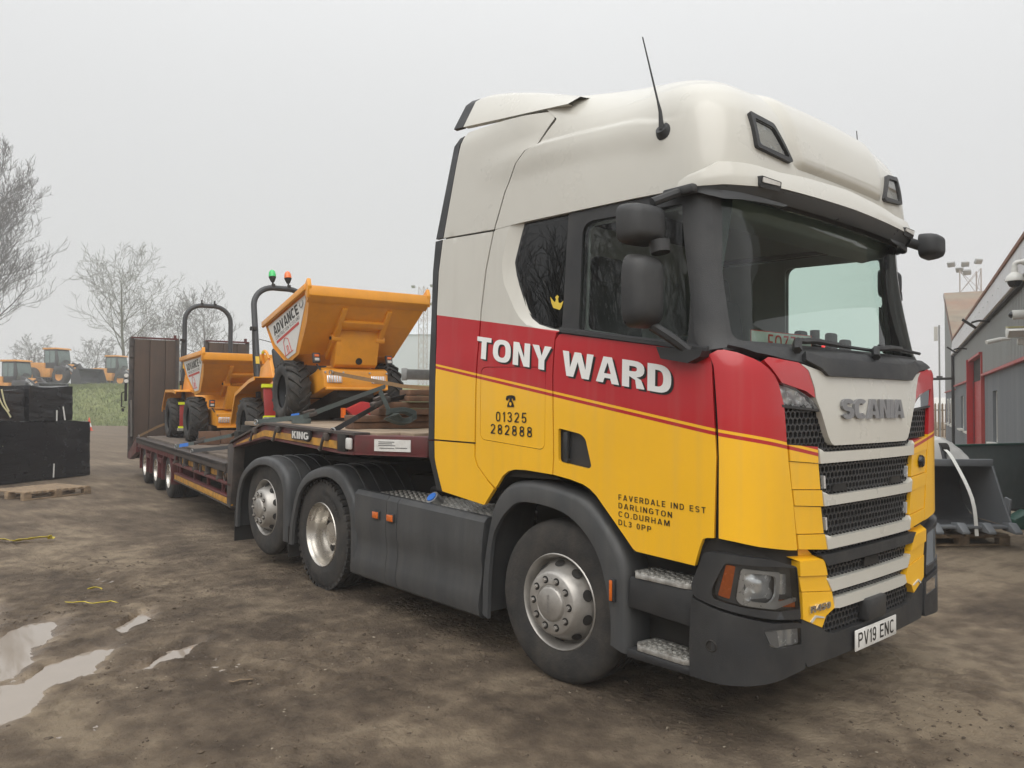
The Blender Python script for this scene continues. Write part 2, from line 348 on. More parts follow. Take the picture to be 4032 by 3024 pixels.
M_grey = mat('dark_grey_plastic', (0.058, 0.060, 0.062), .5, bump=.25, bscale=260, dirt=(.16, .15, .135), damt=.55, dscale=5.0, streak=True)
M_grey2 = mat('grey_wing_plastic', (0.050, 0.052, 0.054), .45, bump=.2, bscale=260, dirt=(.13, .125, .115), damt=.40, dscale=6.0, streak=True)
M_rubber = mat('tyre_rubber', (0.028, 0.027, 0.026), .75, var=.25, bump=.3, bscale=60, dirt=(.085, .072, .058), damt=.75, dscale=5)
M_rubbertrim = mat('rubber_trim', (0.02, 0.021, 0.023), .55)
M_white = mat('white_paint', (0.575, 0.56, 0.505), .32, var=.02, vscale=2, coat=.5, dirt=(.48, .45, .39), damt=.16, dscale=3.0)
M_red = mat('red_paint', (0.46, 0.012, 0.018), .32, var=.05, vscale=2, coat=.6)
M_yellow = mat('yellow_paint', (0.92, 0.50, 0.016), .35, var=.04, vscale=2, coat=.5)
M_steel = mat('galvanised_steel', (0.42, 0.42, 0.41), .42, metal=.85, var=.15, vscale=20)
M_tread = mat('aluminium_tread', (0.50, 0.49, 0.46), .5, metal=.6, var=.35, vscale=25, dirt=MUD, damt=.7, dscale=18)
M_rimsilver = mat('silver_wheel', (0.46, 0.44, 0.41), .36, metal=.55, var=.12, vscale=8, dirt=(.13, .11, .09), damt=.55, dscale=5)
M_rimsteel = mat('polished_rim', (0.62, 0.59, 0.54), .28, metal=.8, var=.15, vscale=8, dirt=(.2, .17, .13), damt=.6, dscale=4)
M_dark = mat('dark_underbody', (0.014, 0.013, 0.012), .8, dirt=(.05, .042, .033), damt=.6)
M_chrome = mat('chrome', (0.8, 0.8, 0.8), .12, metal=1.0, var=.05)
M_lampbody = mat('lamp_reflector', (0.80, 0.81, 0.82), .22, metal=.55, var=.1, vscale=30)
M_amber = mat('amber_lens', (0.62, 0.13, 0.012), .2, var=.15, vscale=60, coat=.5)
M_clear = lens_mat('clear_lens', (.86, .87, .87))
M_silver = mat('silver_letter', (0.25, 0.25, 0.26), .38, metal=.4, var=.05)
M_letterwhite = mat('white_vinyl', (0.82, 0.82, 0.80), .4, var=.03)
M_letterblack = mat('black_vinyl', (0.012, 0.011, 0.010), .4, var=.05)
M_plate = mat('plate_white', (0.72, 0.71, 0.68), .4, var=.06, dirt=DUST, damt=.4, dscale=9)
M_gold = mat('yellow_vinyl', (0.72, 0.52, 0.06), .5, var=.05)
M_chromed = mat('dull_silver', (.55,.55,.55), .3, metal=.5)
M_dgrey2 = mat('lamp_inside', (.10, .10, .10), .5)
M_screen = glass_mat('windscreen_glass', (.80, .94, .87), 1.5)
M_sideglass = glass_mat('door_glass', (.86, .95, .91), 1.55)
M_tintglass = glass_mat('tinted_glass', (.06, .075, .075), 1.5)
M_interior = mat('cab_interior', (0.42, 0.425, 0.42), .85, var=.08)
M_interdark = mat('cab_dash', (0.03, 0.032, 0.034), .7)
M_seat = mat('seat_fabric', (0.055, 0.057, 0.06), .9, bump=.3, bscale=150)
M_mirror = mat('mirror_glass', (0.03, 0.03, 0.032), .1, metal=.2, var=.02)
M_dumper = mat('dumper_orange', (0.80, 0.33, 0.022), .42, var=.05, vscale=4, coat=.25, dirt=(.45, .20, .04), damt=.3, dscale=6)
M_dgrey = mat('dumper_grey_steel', (0.045, 0.048, 0.052), .45, var=.1)
M_lug = mat('dumper_tyre', (0.026, 0.026, 0.026), .7, var=.25, dirt=(.12, .105, .085), damt=.55, dscale=9)
M_tred = mat('trailer_red', (0.115, 0.022, 0.023), .5, var=.25, vscale=5, dirt=(.06, .045, .036), damt=.9, dscale=6)
M_tyel = mat('trailer_yellow', (0.56, 0.28, 0.035), .5, var=.2, vscale=6, dirt=(.09, .065, .045), damt=.85, dscale=7)
M_tsteel = mat('trailer_dark_steel', (0.05, 0.043, 0.040), .6, var=.3, dirt=(.14, .10, .075), damt=.6, dscale=6)
M_ramp = mat('ramp_rusty_wood', (0.060, 0.043, 0.034), .85, var=.35, vscale=3, dirt=(.12, .075, .05), damt=.6, dscale=4, streak=True)
M_deck = mat('deck_timber', (0.33, 0.255, 0.18), .85, var=.25, vscale=5, dirt=(.10, .075, .055), damt=.7, dscale=5)
M_deckgrey = mat('deck_timber_grey', (0.155, 0.125, 0.10), .85, var=.3, vscale=5, dirt=(.07, .055, .042), damt=.8, dscale=4)
M_timber = mat('brown_timber', (0.16, 0.085, 0.050), .8, var=.35, vscale=9, dirt=(.06, .04, .03), damt=.6, dscale=8)
M_strap = mat('webbing_grey_green', (0.085, 0.105, 0.10), .8, var=.2, vscale=30)
M_strapdark = mat('webbing_dark', (0.03, 0.03, 0.031), .8, var=.2, vscale=30)
M_strapbrown = mat('webbing_brown', (0.27, 0.17, 0.085), .8, var=.2, vscale=30)
M_blue = mat('blue_webbing_end', (0.03, 0.16, 0.55), .7)
M_hivis = mat('hi_vis_yellow', (0.72, 0.80, 0.02), .5)
M_orange = mat('beacon_orange', (0.85, 0.17, 0.02), .25, coat=.5)
M_green = mat('beacon_green', (0.03, 0.55, 0.13), .25, coat=.5)
M_redlens = mat('red_lens', (0.75, 0.03, 0.02), .25, coat=.5)
M_wrap = mat('black_stretch_film', (0.011, 0.011, 0.013), .22, var=.2, bump=.55, bscale=14, rvar=.10, bstretch=(.35, .35, 2.6))
M_bandyel = mat('pale_yellow_band', (0.74, 0.70, 0.42), .5, var=.05)
M_bandwhite = mat('white_band', (0.78, 0.78, 0.74), .5, var=.05)
M_pallet = mat('pallet_wood', (0.30, 0.215, 0.135), .85, var=.3, vscale=9, dirt=(.10, .08, .06), damt=.7, dscale=7)
M_scrap = mat('yellow_strap_scrap', (.75, .60, .05), .5)
M_cone = mat('cone_orange', (0.72, 0.07, 0.02), .5)
# ------------------------------------------------------------------ ground
def pn(x, y, seed=0):
    "2-D gradient noise, about -0.7..0.7"
    xi, yi = np.floor(x).astype(np.int64), np.floor(y).astype(np.int64); xf, yf = x - xi, y - yi
    def g(ix, iy, dx, dy):
        h = (ix * 374761393 + iy * 668265263 + seed * 982451653) & 0x7fffffff
        h = ((h ^ (h >> 13)) * 1274126177) & 0x7fffffff; a = (h ^ (h >> 16)) % 4096 / 4096 * 2 * np.pi
        return np.cos(a) * dx + np.sin(a) * dy
    u, v = (t * t * t * (t * (t * 6 - 15) + 10) for t in (xf, yf))
    a = g(xi, yi, xf, yf) * (1 - u) + g(xi + 1, yi, xf - 1, yf) * u
    b = g(xi, yi + 1, xf, yf - 1) * (1 - u) + g(xi + 1, yi + 1, xf - 1, yf - 1) * u
    return a * (1 - v) + b * v
def fbm(x, y, o=4, seed=0, gain=.5):
    s, a, f = 0, 1.0, 1.0
    for k in range(o): s = s + a * pn(x * f + 17.3 * k, y * f - 9.1 * k, seed + k); a *= gain; f *= 2.03
    return s
PUD = [(-4.75, -2.22, .42, .20, -.35), (-4.35, -2.42, .55, .20, -.2), (-3.78, -2.12, .42, .17, -.75), (-3.35, -2.6, .42, .20, -.45), (-4.6, -1.52, .30, .10, -.6), (-4.1, -2.75, .5, .2, -.3), (-5.4, -2.55, .6, .2, -.2), (-3.62, -1.55, .34, .07, -1.0)]
def puddle_field(x, y):
    w = np.full(np.shape(x), -9.0); wx = x + .10 * pn(x * 3, y * 3, 31) + .05 * pn(x * 9, y * 9, 33); wy = y + .10 * pn(x * 3, y * 3, 32) + .04 * pn(x * 9, y * 9, 34)
    for cx, cy_, a, b, t in PUD:
        c, s = math.cos(t), math.sin(t); dx, dy = wx - cx, wy - cy_
        w = np.maximum(w, 1 - np.sqrt(((c * dx + s * dy) / a) ** 2 + ((-s * dx + c * dy) / b) ** 2))
    return w
def ground_h(x, y):
    d = np.hypot(x - 1.9, y + 3.2); near = np.clip(1 - d / 45, 0, 1)
    h = .016 * fbm(x * .55, y * .55, 3, 1) + .010 * fbm(x * 2.1, y * 2.1, 3, 5)
    cm_ = np.clip(.55 + 1.4 * fbm(x * .8, y * .8, 3, 11), 0, 1)                  # where the surface is broken up
    rot = .75; u_ = x * math.cos(rot) + y * math.sin(rot); v_ = -x * math.sin(rot) + y * math.cos(rot)
    ridge = 1 - np.abs(fbm(u_ * 3.2, v_ * 6.5, 4, 21)) * 2.2
    h = h + near * cm_ * (.026 * np.clip(ridge - .45, 0, 1) + .017 * fbm(x * 11, y * 11, 3, 25))
    h = h + near * (0.006 * fbm(x * 24, y * 27, 2, 28))
    # wheel tracks with tread marks
    for (x0, y0, x1, y1, wd, dp, fq) in TRACKS:
        L_ = math.hypot(x1 - x0, y1 - y0); ex, ey = (x1 - x0) / L_, (y1 - y0) / L_
        t = (x - x0) * ex + (y - y0) * ey; q = -(x - x0) * ey + (y - y0) * ex + .06 * pn(t * .7, t * 0 + 3.3, 40)
        m = np.exp(-(q / (wd * .5)) ** 4) * np.clip(t / .4, 0, 1) * np.clip((L_ - t) / .4, 0, 1)
        lug = (np.abs(((t * fq + np.abs(q) * fq * .9) % 1) - .5) < .24)
        rim_ = np.exp(-((np.abs(q) - wd * .62) / .045) ** 2) * np.clip(t / .4, 0, 1) * np.clip((L_ - t) / .4, 0, 1)
        h = h - m * dp + m * lug * dp * .55 + rim_ * dp * .8 * (.6 + .9 * pn(x * 6, y * 6, 45))
    pf = puddle_field(x, y)
    h = h - np.clip(pf + .22, 0, .7) * .10
    # keep it firm under the vehicles
    fl = np.exp(-(np.clip(np.abs(y - .45 + .13 * np.clip(-x - 7, 0, 30) * -1) - .15, 0, 9) / .35) ** 2) * ((x < .2) & (x > -17)); h = h * (1 - .75 * fl) - .004
    return h
TRACKS = [(-6.6, -1.05, .6, -.55, .30, .010, 9), (-4.2, -1.75, -2.1, -.95, .26, .022, 9), (-5.5, -2.9, -1.2, -2.0, .34, .014, 8), (-.4, -1.7, 3.6, 1.2, .30, .010, 9),
          (-12, -2.2, -5.2, -1.25, .34, .02, 8), (.5, -.3, 5.5, 4.5, .3, .009, 9)]
def axis_pts(a, b, step, lo, hi, grow=1.07):
    c = list(np.arange(a, b + step / 2, step)); s = step; q = c[-1]
    while q < hi: s = min(s * grow, 12); q += s; c.append(q)
    s = step; q = a; pre = []
    while q > lo: s = min(s * grow, 12); q -= s; pre.append(q)
    return np.array(pre[::-1] + c)
gx = axis_pts(-7.2, 3.4, .021, -380, 380); gy = axis_pts(-3.0, 2.4, .021, -380, 380)
GX, GY = np.meshgrid(gx, gy, indexing='ij'); GH = ground_h(GX, GY)
nx_, ny_ = GX.shape; vid = np.arange(nx_ * ny_).reshape(nx_, ny_)
gme = bpy.data.meshes.new('ground')
gv = np.stack([GX.ravel(), GY.ravel(), GH.ravel()], 1); gf = np.stack([vid[:-1, :-1].ravel(), vid[1:, :-1].ravel(), vid[1:, 1:].ravel(), vid[:-1, 1:].ravel()], 1)
gme.vertices.add(len(gv)); gme.vertices.foreach_set('co', gv.ravel())
gme.loops.add(gf.size); gme.loops.foreach_set('vertex_index', gf.ravel().astype(np.int32))
gme.polygons.add(len(gf)); gme.polygons.foreach_set('loop_start', np.arange(0, gf.size, 4, dtype=np.int32)); gme.polygons.foreach_set('use_smooth', np.ones(len(gf), bool))
wet = np.clip(puddle_field(GX, GY) * 1.3 + .75 + .35 * fbm(GX * 1.3, GY * 1.3, 3, 61), 0, 1)
at_ = gme.attributes.new('wet', 'FLOAT', 'POINT'); at_.data.foreach_set('value', wet.ravel().astype(np.float32))
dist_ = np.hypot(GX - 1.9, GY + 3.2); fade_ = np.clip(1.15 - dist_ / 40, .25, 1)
dry = np.clip(.46 + fade_ * (.42 * fbm(GX * .35, GY * .35, 3, 71) + .42 * fbm(GX * 1.5, GY * 1.5, 4, 75) + .30 * fbm(GX * 6, GY * 6, 3, 77)) + .14 * np.tanh((GX * .75 + GY * .35 + .3) * .55), 0, 1)  # random mottling, plus a paler drift towards the front of the lorry
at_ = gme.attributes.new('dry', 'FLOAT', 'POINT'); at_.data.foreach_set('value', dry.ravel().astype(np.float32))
gme.update(); gme.validate()
def ground_mat():
    m = bpy.data.materials.new('muddy_ground'); m.use_nodes = True; t = m.node_tree; b = t.nodes['Principled BSDF']; L = t.links.new
    def nn(ty, **k):
        q = t.nodes.new(ty)
        for x, y in k.items(): setattr(q, x, y)
        return q
    co = nn('ShaderNodeTexCoord').outputs['Object']
    def noise(s, d=6, r=.6):
        q = nn('ShaderNodeTexNoise'); q.inputs['Scale'].default_value = s; q.inputs['Detail'].default_value = d; q.inputs['Roughness'].default_value = r; L(co, q.inputs['Vector']); return q.outputs['Fac']
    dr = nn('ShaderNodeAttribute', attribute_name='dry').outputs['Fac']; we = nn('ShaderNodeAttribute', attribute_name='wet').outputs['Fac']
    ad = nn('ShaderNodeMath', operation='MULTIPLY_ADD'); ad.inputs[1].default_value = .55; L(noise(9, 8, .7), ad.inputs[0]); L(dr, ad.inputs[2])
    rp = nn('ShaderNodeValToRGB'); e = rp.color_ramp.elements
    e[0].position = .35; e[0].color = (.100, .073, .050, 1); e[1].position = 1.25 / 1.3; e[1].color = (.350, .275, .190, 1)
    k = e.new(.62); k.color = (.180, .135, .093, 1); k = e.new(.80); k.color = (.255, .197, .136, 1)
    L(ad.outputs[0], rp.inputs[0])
    sp = nn('ShaderNodeMapRange'); sp.inputs['From Min'].default_value = .60; sp.inputs['From Max'].default_value = .72; sp.inputs['To Max'].default_value = .45; L(noise(42, 5, .75), sp.inputs['Value'])
    m1 = nn('ShaderNodeMix', data_type='RGBA'); L(sp.outputs[0], m1.inputs[0]); L(rp.outputs[0], m1.inputs[6]); m1.inputs[7].default_value = (.050, .036, .026, 1)
    s2 = nn('ShaderNodeMapRange'); s2.inputs['From Min'].default_value = .66; s2.inputs['From Max'].default_value = .76; s2.inputs['To Max'].default_value = .35; L(noise(70, 3, .6), s2.inputs['Value'])
    m2 = nn('ShaderNodeMix', data_type='RGBA'); L(s2.outputs[0], m2.inputs[0]); L(m1.outputs[2], m2.inputs[6]); m2.inputs[7].default_value = (.34, .275, .195, 1)
    wm = nn('ShaderNodeMix', data_type='RGBA', blend_type='MULTIPLY'); wf = nn('ShaderNodeMath', operation='MULTIPLY'); wf.inputs[1].default_value = .5; L(we, wf.inputs[0]); L(wf.outputs[0], wm.inputs[0]); L(m2.outputs[2], wm.inputs[6]); wm.inputs[7].default_value = (.80, .78, .76, 1)
    L(wm.outputs[2], b.inputs['Base Color'])
    ro = nn('ShaderNodeMapRange'); ro.inputs['To Min'].default_value = .88; ro.inputs['To Max'].default_value = .22; L(we, ro.inputs['Value']); L(ro.outputs[0], b.inputs['Roughness'])
    b.inputs['Specular IOR Level'].default_value = .4
    vo = nn('ShaderNodeTexVoronoi'); vo.feature = 'SMOOTH_F1'; vo.inputs['Scale'].default_value = 21; vo.inputs['Smoothness'].default_value = .35
    wv = nn('ShaderNodeTexNoise'); wv.inputs['Scale'].default_value = 7; L(co, wv.inputs['Vector']); wm_ = nn('ShaderNodeVectorMath', operation='MULTIPLY_ADD'); wm_.inputs[1].default_value = (.16, .16, .16); L(wv.outputs['Color'], wm_.inputs[0]); L(co, wm_.inputs[2]); L(wm_.outputs[0], vo.inputs['Vector'])
    msk = nn('ShaderNodeMapRange'); msk.inputs['From Min'].default_value = .44; msk.inputs['From Max'].default_value = .60; L(noise(1.7, 4), msk.inputs['Value'])
    vm_ = nn('ShaderNodeMath', operation='MULTIPLY'); L(vo.outputs['Distance'], vm_.inputs[0]); L(msk.outputs[0], vm_.inputs[1])
    dryk = nn('ShaderNodeMath', operation='SUBTRACT'); dryk.inputs[0].default_value = 1.0; L(we, dryk.inputs[1])
    hsum = nn('ShaderNodeMath', operation='MULTIPLY_ADD'); hsum.inputs[1].default_value = -.9; L(vm_.outputs[0], hsum.inputs[0]); L(noise(34, 8, .72), hsum.inputs[2])
    hs2 = nn('ShaderNodeMath', operation='MULTIPLY_ADD'); hs2.inputs[1].default_value = .35; L(noise(130, 4, .7), hs2.inputs[0]); L(hsum.outputs[0], hs2.inputs[2])
    hs3 = nn('ShaderNodeMath', operation='MULTIPLY'); L(hs2.outputs[0], hs3.inputs[0]); L(dryk.outputs[0], hs3.inputs[1])
    bp = nn('ShaderNodeBump'); bp.inputs['Strength'].default_value = 1.0; bp.inputs['Distance'].default_value = .045; L(hs3.outputs[0], bp.inputs['Height']); L(bp.outputs[0], b.inputs['Normal'])
    return m
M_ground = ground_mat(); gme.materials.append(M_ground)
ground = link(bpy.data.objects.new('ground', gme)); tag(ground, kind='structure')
# standing water in the ruts
M_water = mat('puddle_water', (.29, .245, .20), .03, var=.04, spec=.6, rvar=.01)
pw_ = MB(); pw_.add([(-6.6, -3.4, -.029), (-2.4, -3.4, -.029), (-2.4, -1.2, -.029), (-6.6, -1.2, -.029)], [(0, 1, 2, 3)])
tag(pw_.build('puddle', M_water, smooth=None), kind='structure')
def gz(x, y): return float(ground_h(np.array([[float(x)]]), np.array([[float(y)]]))[0, 0])
# clods and stones
def clods(name, n, rmin, rmax, region, m, seed):
    rg = np.random.default_rng(seed); bm = bmesh.new(); bmesh.ops.create_icosphere(bm, subdivisions=1, radius=1); bm.verts.ensure_lookup_table()
    bv = np.array([v.co for v in bm.verts]); bf = np.array([[v.index for v in f.verts] for f in bm.faces]); bm.free()
    x0, x1, y0, y1 = region; X = rg.uniform(x0, x1, n * 3); Y = rg.uniform(y0, y1, n * 3)
    keep = (fbm(X * .9, Y * .9, 3, 11) + rg.normal(0, .25, n * 3) > .05) & (puddle_field(X, Y) < -.1); X, Y = X[keep][:n], Y[keep][:n]; H = ground_h(X[:, None], Y[:, None])[:, 0]
    V = []; F = []
    for i in range(len(X)):
        r = rmin * (rmax / rmin) ** (rg.random() ** 2.6); q = bv * (1 + rg.uniform(-.35, .35, (len(bv), 1))) * r * np.array([rg.uniform(.8, 1.5), rg.uniform(.7, 1.2), rg.uniform(.4, .75)])
        a = rg.uniform(0, 6.28); c, s = math.cos(a), math.sin(a); q = np.stack([q[:, 0] * c - q[:, 1] * s, q[:, 0] * s + q[:, 1] * c, q[:, 2]], 1)
        V.append(q + [X[i], Y[i], H[i] + r * .12]); F.append(bf + i * len(bv))
    o = mesh_obj(name, np.concatenate(V), np.concatenate(F), m, smooth=None); tag(o, kind='stuff'); return o
M_clod = mat('mud_clod', (.10, .074, .051), .9, var=.4, vscale=20, bump=.5, bscale=80)
M_stone = mat('pale_grit', (.30, .255, .19), .85, var=.4, vscale=30)
tag(clods('mud_clods', 5200, .004, .017, (-7.5, 3.2, -3.0, 1.6), M_clod, 3), 'dark crumbs of mud strewn over the yard', 'mud')
tag(clods('gravel', 900, .003, .009, (-6, 3.4, -3.0, 1.2), M_stone, 4), 'pale grit scattered on the mud', 'gravel')
# ------------------------------------------------------------------ cab skin: s runs along the side (s = x) and round the corner to the centre of the front
def pchip(tab):
    X = np.array([a for a, _ in tab], float); Y = np.array([b for _, b in tab], float); h = np.diff(X); d = np.diff(Y) / h; m = np.zeros(len(X)); m[0], m[-1] = d[0], d[-1]
    for i in range(1, len(X) - 1):
        if d[i - 1] * d[i] > 0: w1, w2 = 2 * h[i] + h[i - 1], h[i] + 2 * h[i - 1]; m[i] = (w1 + w2) / (w1 / d[i - 1] + w2 / d[i])
    def f(x):
        x = np.clip(x, X[0], X[-1]); i = np.clip(np.searchsorted(X, x) - 1, 0, len(h) - 1); t = (x - X[i]) / h[i]
        return (1 + 2 * t) * (1 - t) ** 2 * Y[i] + t * (1 - t) ** 2 * h[i] * m[i] + t * t * (3 - 2 * t) * Y[i + 1] + t * t * (t - 1) * h[i] * m[i + 1]
    return f
HWF = pchip([(.3, 1.235), (1.3, 1.238), (1.75, 1.238), (2.05, 1.232), (2.15, 1.222), (2.9, 1.195), (3.15, 1.175), (3.3, 1.15), (3.4, 1.115), (3.5, 1.05), (3.58, .96), (3.65, .84), (3.70, .70), (3.74, .45)])
HWR = pchip([(.3, 1.235), (1.3, 1.238), (1.75, 1.238), (2.05, 1.232), (2.15, 1.225), (2.9, 1.205), (3.3, 1.192), (3.55, 1.182), (3.66, 1.165), (3.71, 1.13), (3.74, 1.06)])
SBF = pchip([(.3, 0), (1.6, 0), (1.9, .006), (1.98, .03), (2.04, .095), (2.12, .115), (2.84, .21), (2.9, .175), (3.0, .165), (3.1, .172), (3.28, .205), (3.4, .262), (3.48, .33), (3.55, .43), (3.61, .56), (3.66, .73), (3.70, .95), (3.74, 1.35)])
XC, HB, RA, RB = -.33, .93, .235, .305
_t, _x, _h = [0.], [XC], [HB + RB]
for i in range(1, 41):
    a_ = math.pi / 2 * i / 40; x_, h_ = XC + RA * math.sin(a_), HB + RB * math.cos(a_); _t.append(_t[-1] + math.hypot(x_ - _x[-1], h_ - _h[-1])); _x.append(x_); _h.append(h_)
for i in range(1, 61):
    h_ = HB * (1 - i / 60); x_ = XC + RA + .035 * (1 - (h_ / HB) ** 2); _t.append(_t[-1] + math.hypot(x_ - _x[-1], h_ - _h[-1])); _x.append(x_); _h.append(h_)
TT, X0T, H0T = np.array(_t), np.array(_x), np.array(_h); S_END = XC + TT[-1]
def sstep(a, b, x): q = np.clip((x - a) / (b - a), 0, 1); return q * q * (3 - 2 * q)
def groove(s, z):
    "pressed shoulder line along the roof side"
    zc = np.interp(s, [-1.9, -1.64, -1.31, -.875, -.42], [3.40, 3.40, 3.388, 3.35, 3.27]); f = sstep(-.38, -.55, s) * sstep(-2.4, -1.75, s)
    return f * .016 * sstep(.009, -.009, z - zc) * sstep(-.22, -.05, z - zc)
def skin(s, z, off=0.0):
    "(x, y) of the near side of the cab skin; arrays allowed"
    s, z = np.broadcast_arrays(np.asarray(s, float), np.asarray(z, float))
    x0 = np.where(s <= XC, s, np.interp(s - XC, TT, X0T)); h0 = np.where(s <= XC, HB + RB, np.interp(s - XC, TT, H0T))
    x = x0 - SBF(z) * sstep(-1.0, XC, x0); k = sstep(-.80, -1.85, x0); h = h0 / 1.235 * (HWF(z) * (1 - k) + HWR(z) * k)
    return x, h + groove(s, z)
def skin3(s, z, off=0.0, side=1):
    s = np.asarray(s, float); z = np.asarray(z, float); e = .004
    def p(a, b): x, h = skin(a, b); return np.stack([x, 1.25 - side * h, b + 0 * x], -1)
    c = p(s, z); du = p(s + e, z) - p(s - e, z); dv = p(s, z + e) - p(s, z - e); n = np.cross(du, dv) * side
    n /= np.linalg.norm(n, axis=-1, keepdims=True) + 1e-12
    o = np.asarray(off, float); return c + n * (o[..., None] if o.ndim else o)
_xs = np.linspace(-3.2, XC, 700)
def s_of_x(x, z):
    f = _xs - SBF(z) * sstep(-1.0, XC, _xs)
    if x <= f[-1]: return float(np.interp(x, f, _xs))
    return XC + float(np.interp(x, X0T - SBF(z), TT))
def s_of_hw(h, z):
    "signed half width: negative is beyond the centre line"
    return XC + float(np.interp(-abs(h) * 1.235 / float(HWF(z)), -H0T, TT)) if h >= 0 else 2 * S_END - s_of_hw(-h, z)
def skin_full(s, z, off=0.0):
    "like skin3 but s may run past the centre line on to the other half"
    s = np.asarray(s, float); z = np.asarray(z, float); far = s > S_END; s1 = np.where(far, 2 * S_END - s, s); a = skin3(np.minimum(s1, S_END - 1e-3), z, off, 1)
    y = np.where(far, 2.5 - a[..., 1], a[..., 1]); y = np.where(np.abs(s - S_END) < 1e-3, 1.25, y); return np.stack([a[..., 0], y, a[..., 2]], -1)
def resample(poly, step):
    out = []
    for i in range(len(poly)):
        a, b = np.array(poly[i]), np.array(poly[(i + 1) % len(poly)]); n = max(1, int(np.hypot(*(b - a)) / step + .5))
        for k in range(n): out.append(tuple(a + (b - a) * k / n))
    return out
def flat_tri(poly, holes=(), step=.05):
    "triangulate a polygon with holes on a fine grid -> points (n,2), triangles, boundary loops"
    loops = [resample(q, step) for q in [poly, *holes]]; pts = []; edges = []; bl = []
    for lp in loops:
        o = len(pts); pts += lp; edges += [(o + i, o + (i + 1) % len(lp)) for i in range(len(lp))]; bl.append(list(range(o, o + len(lp))))
    P = np.array(pts); x0, y0 = P[bl[0]].min(0); x1, y1 = P[bl[0]].max(0)
    gx_, gy_ = np.meshgrid(np.arange(x0 + step * .5, x1, step), np.arange(y0 + step * .5, y1, step)); g = np.stack([gx_.ravel(), gy_.ravel()], 1)
    if len(g):
        k = inside(g, loops[0])
        for h in loops[1:]: k &= ~inside(g, h)
        g = g[k]
        if len(g):
            d = np.min(np.hypot(g[:, None, 0] - P[None, :, 0], g[:, None, 1] - P[None, :, 1]), 1); g = g[d > step * .45]
    allp = np.concatenate([P, g]) if len(g) else P
    vo, eo, fo, ov, _, _ = delaunay_2d_cdt([Vector((float(a), float(b))) for a, b in allp], edges, [], 0, 1e-6)
    V = np.array([(v.x, v.y) for v in vo]); F = [tuple(f) for f in fo]; cen = np.array([V[list(f)].mean(0) for f in F])
    k = inside(cen, loops[0])
    for h in loops[1:]: k &= ~inside(cen, h)
    F = [f for f, q in zip(F, k) if q]; mp = {}
    for ni, src in enumerate(ov):
        for q in src: mp[q] = ni
    return V, F, [[mp.get(i, i) for i in l] for l in bl]
def panel(name, poly, m, parent, holes=(), off=0.0, thick=.022, step=.05, frame='x', side=1, full=False, offf=None):
    """sheet panel lying on the cab skin. frame 'x': polygon in (x, z) on the side; 'h': (signed half width, z) on the front; 's': (s, z)"""
    cv = {'x': lambda p: (s_of_x(p[0], p[1]), p[1]), 'h': lambda p: (s_of_hw(p[0], p[1]), p[1]), 's': lambda p: p}[frame]
    q = [cv(p) for p in resample(poly, step)]; hh = [[cv(p) for p in resample(h, step)] for h in holes]
    V, F, loops = flat_tri(q, hh, step)
    o = off if offf is None else off + offf(V[:, 0], V[:, 1])
    f3 = (lambda s, z, o_: skin_full(s, z, o_)) if full else (lambda s, z, o_: skin3(s, z, o_, side))
    A = f3(V[:, 0], V[:, 1], o); verts = [tuple(p) for p in A]; faces = list(F); uv = [tuple(p) for p in V]
    B = f3(V[:, 0], V[:, 1], o - thick)
    for lp in loops:
        n = len(verts); verts += [tuple(A[i]) for i in lp] + [tuple(B[i]) for i in lp]; uv += [tuple(V[i]) for i in lp] * 2; k = len(lp)
        faces += [(n + i, n + (i + 1) % k, n + k + (i + 1) % k, n + k + i) for i in range(k)]
    return mesh_obj(name, verts, faces, m, parent, smooth=40, uvs=uv)
def ringloft(name, outer, inner, m, parent, o0, o1, frame='x', side=1):
    cv = {'x': lambda p: (s_of_x(p[0], p[1]), p[1]), 'h': lambda p: (s_of_hw(p[0], p[1]), p[1])}[frame]
    a = np.array([cv(p) for p in outer]); b = np.array([cv(p) for p in inner]); A = skin3(a[:, 0], a[:, 1], o0, side); B = skin3(b[:, 0], b[:, 1], o1, side); n = len(A)
    return mesh_obj(name, list(A) + list(B), [(i, i + 1, n + i + 1, n + i) for i in range(n - 1)], m, parent, smooth=60, uvs=list(a) + list(b))
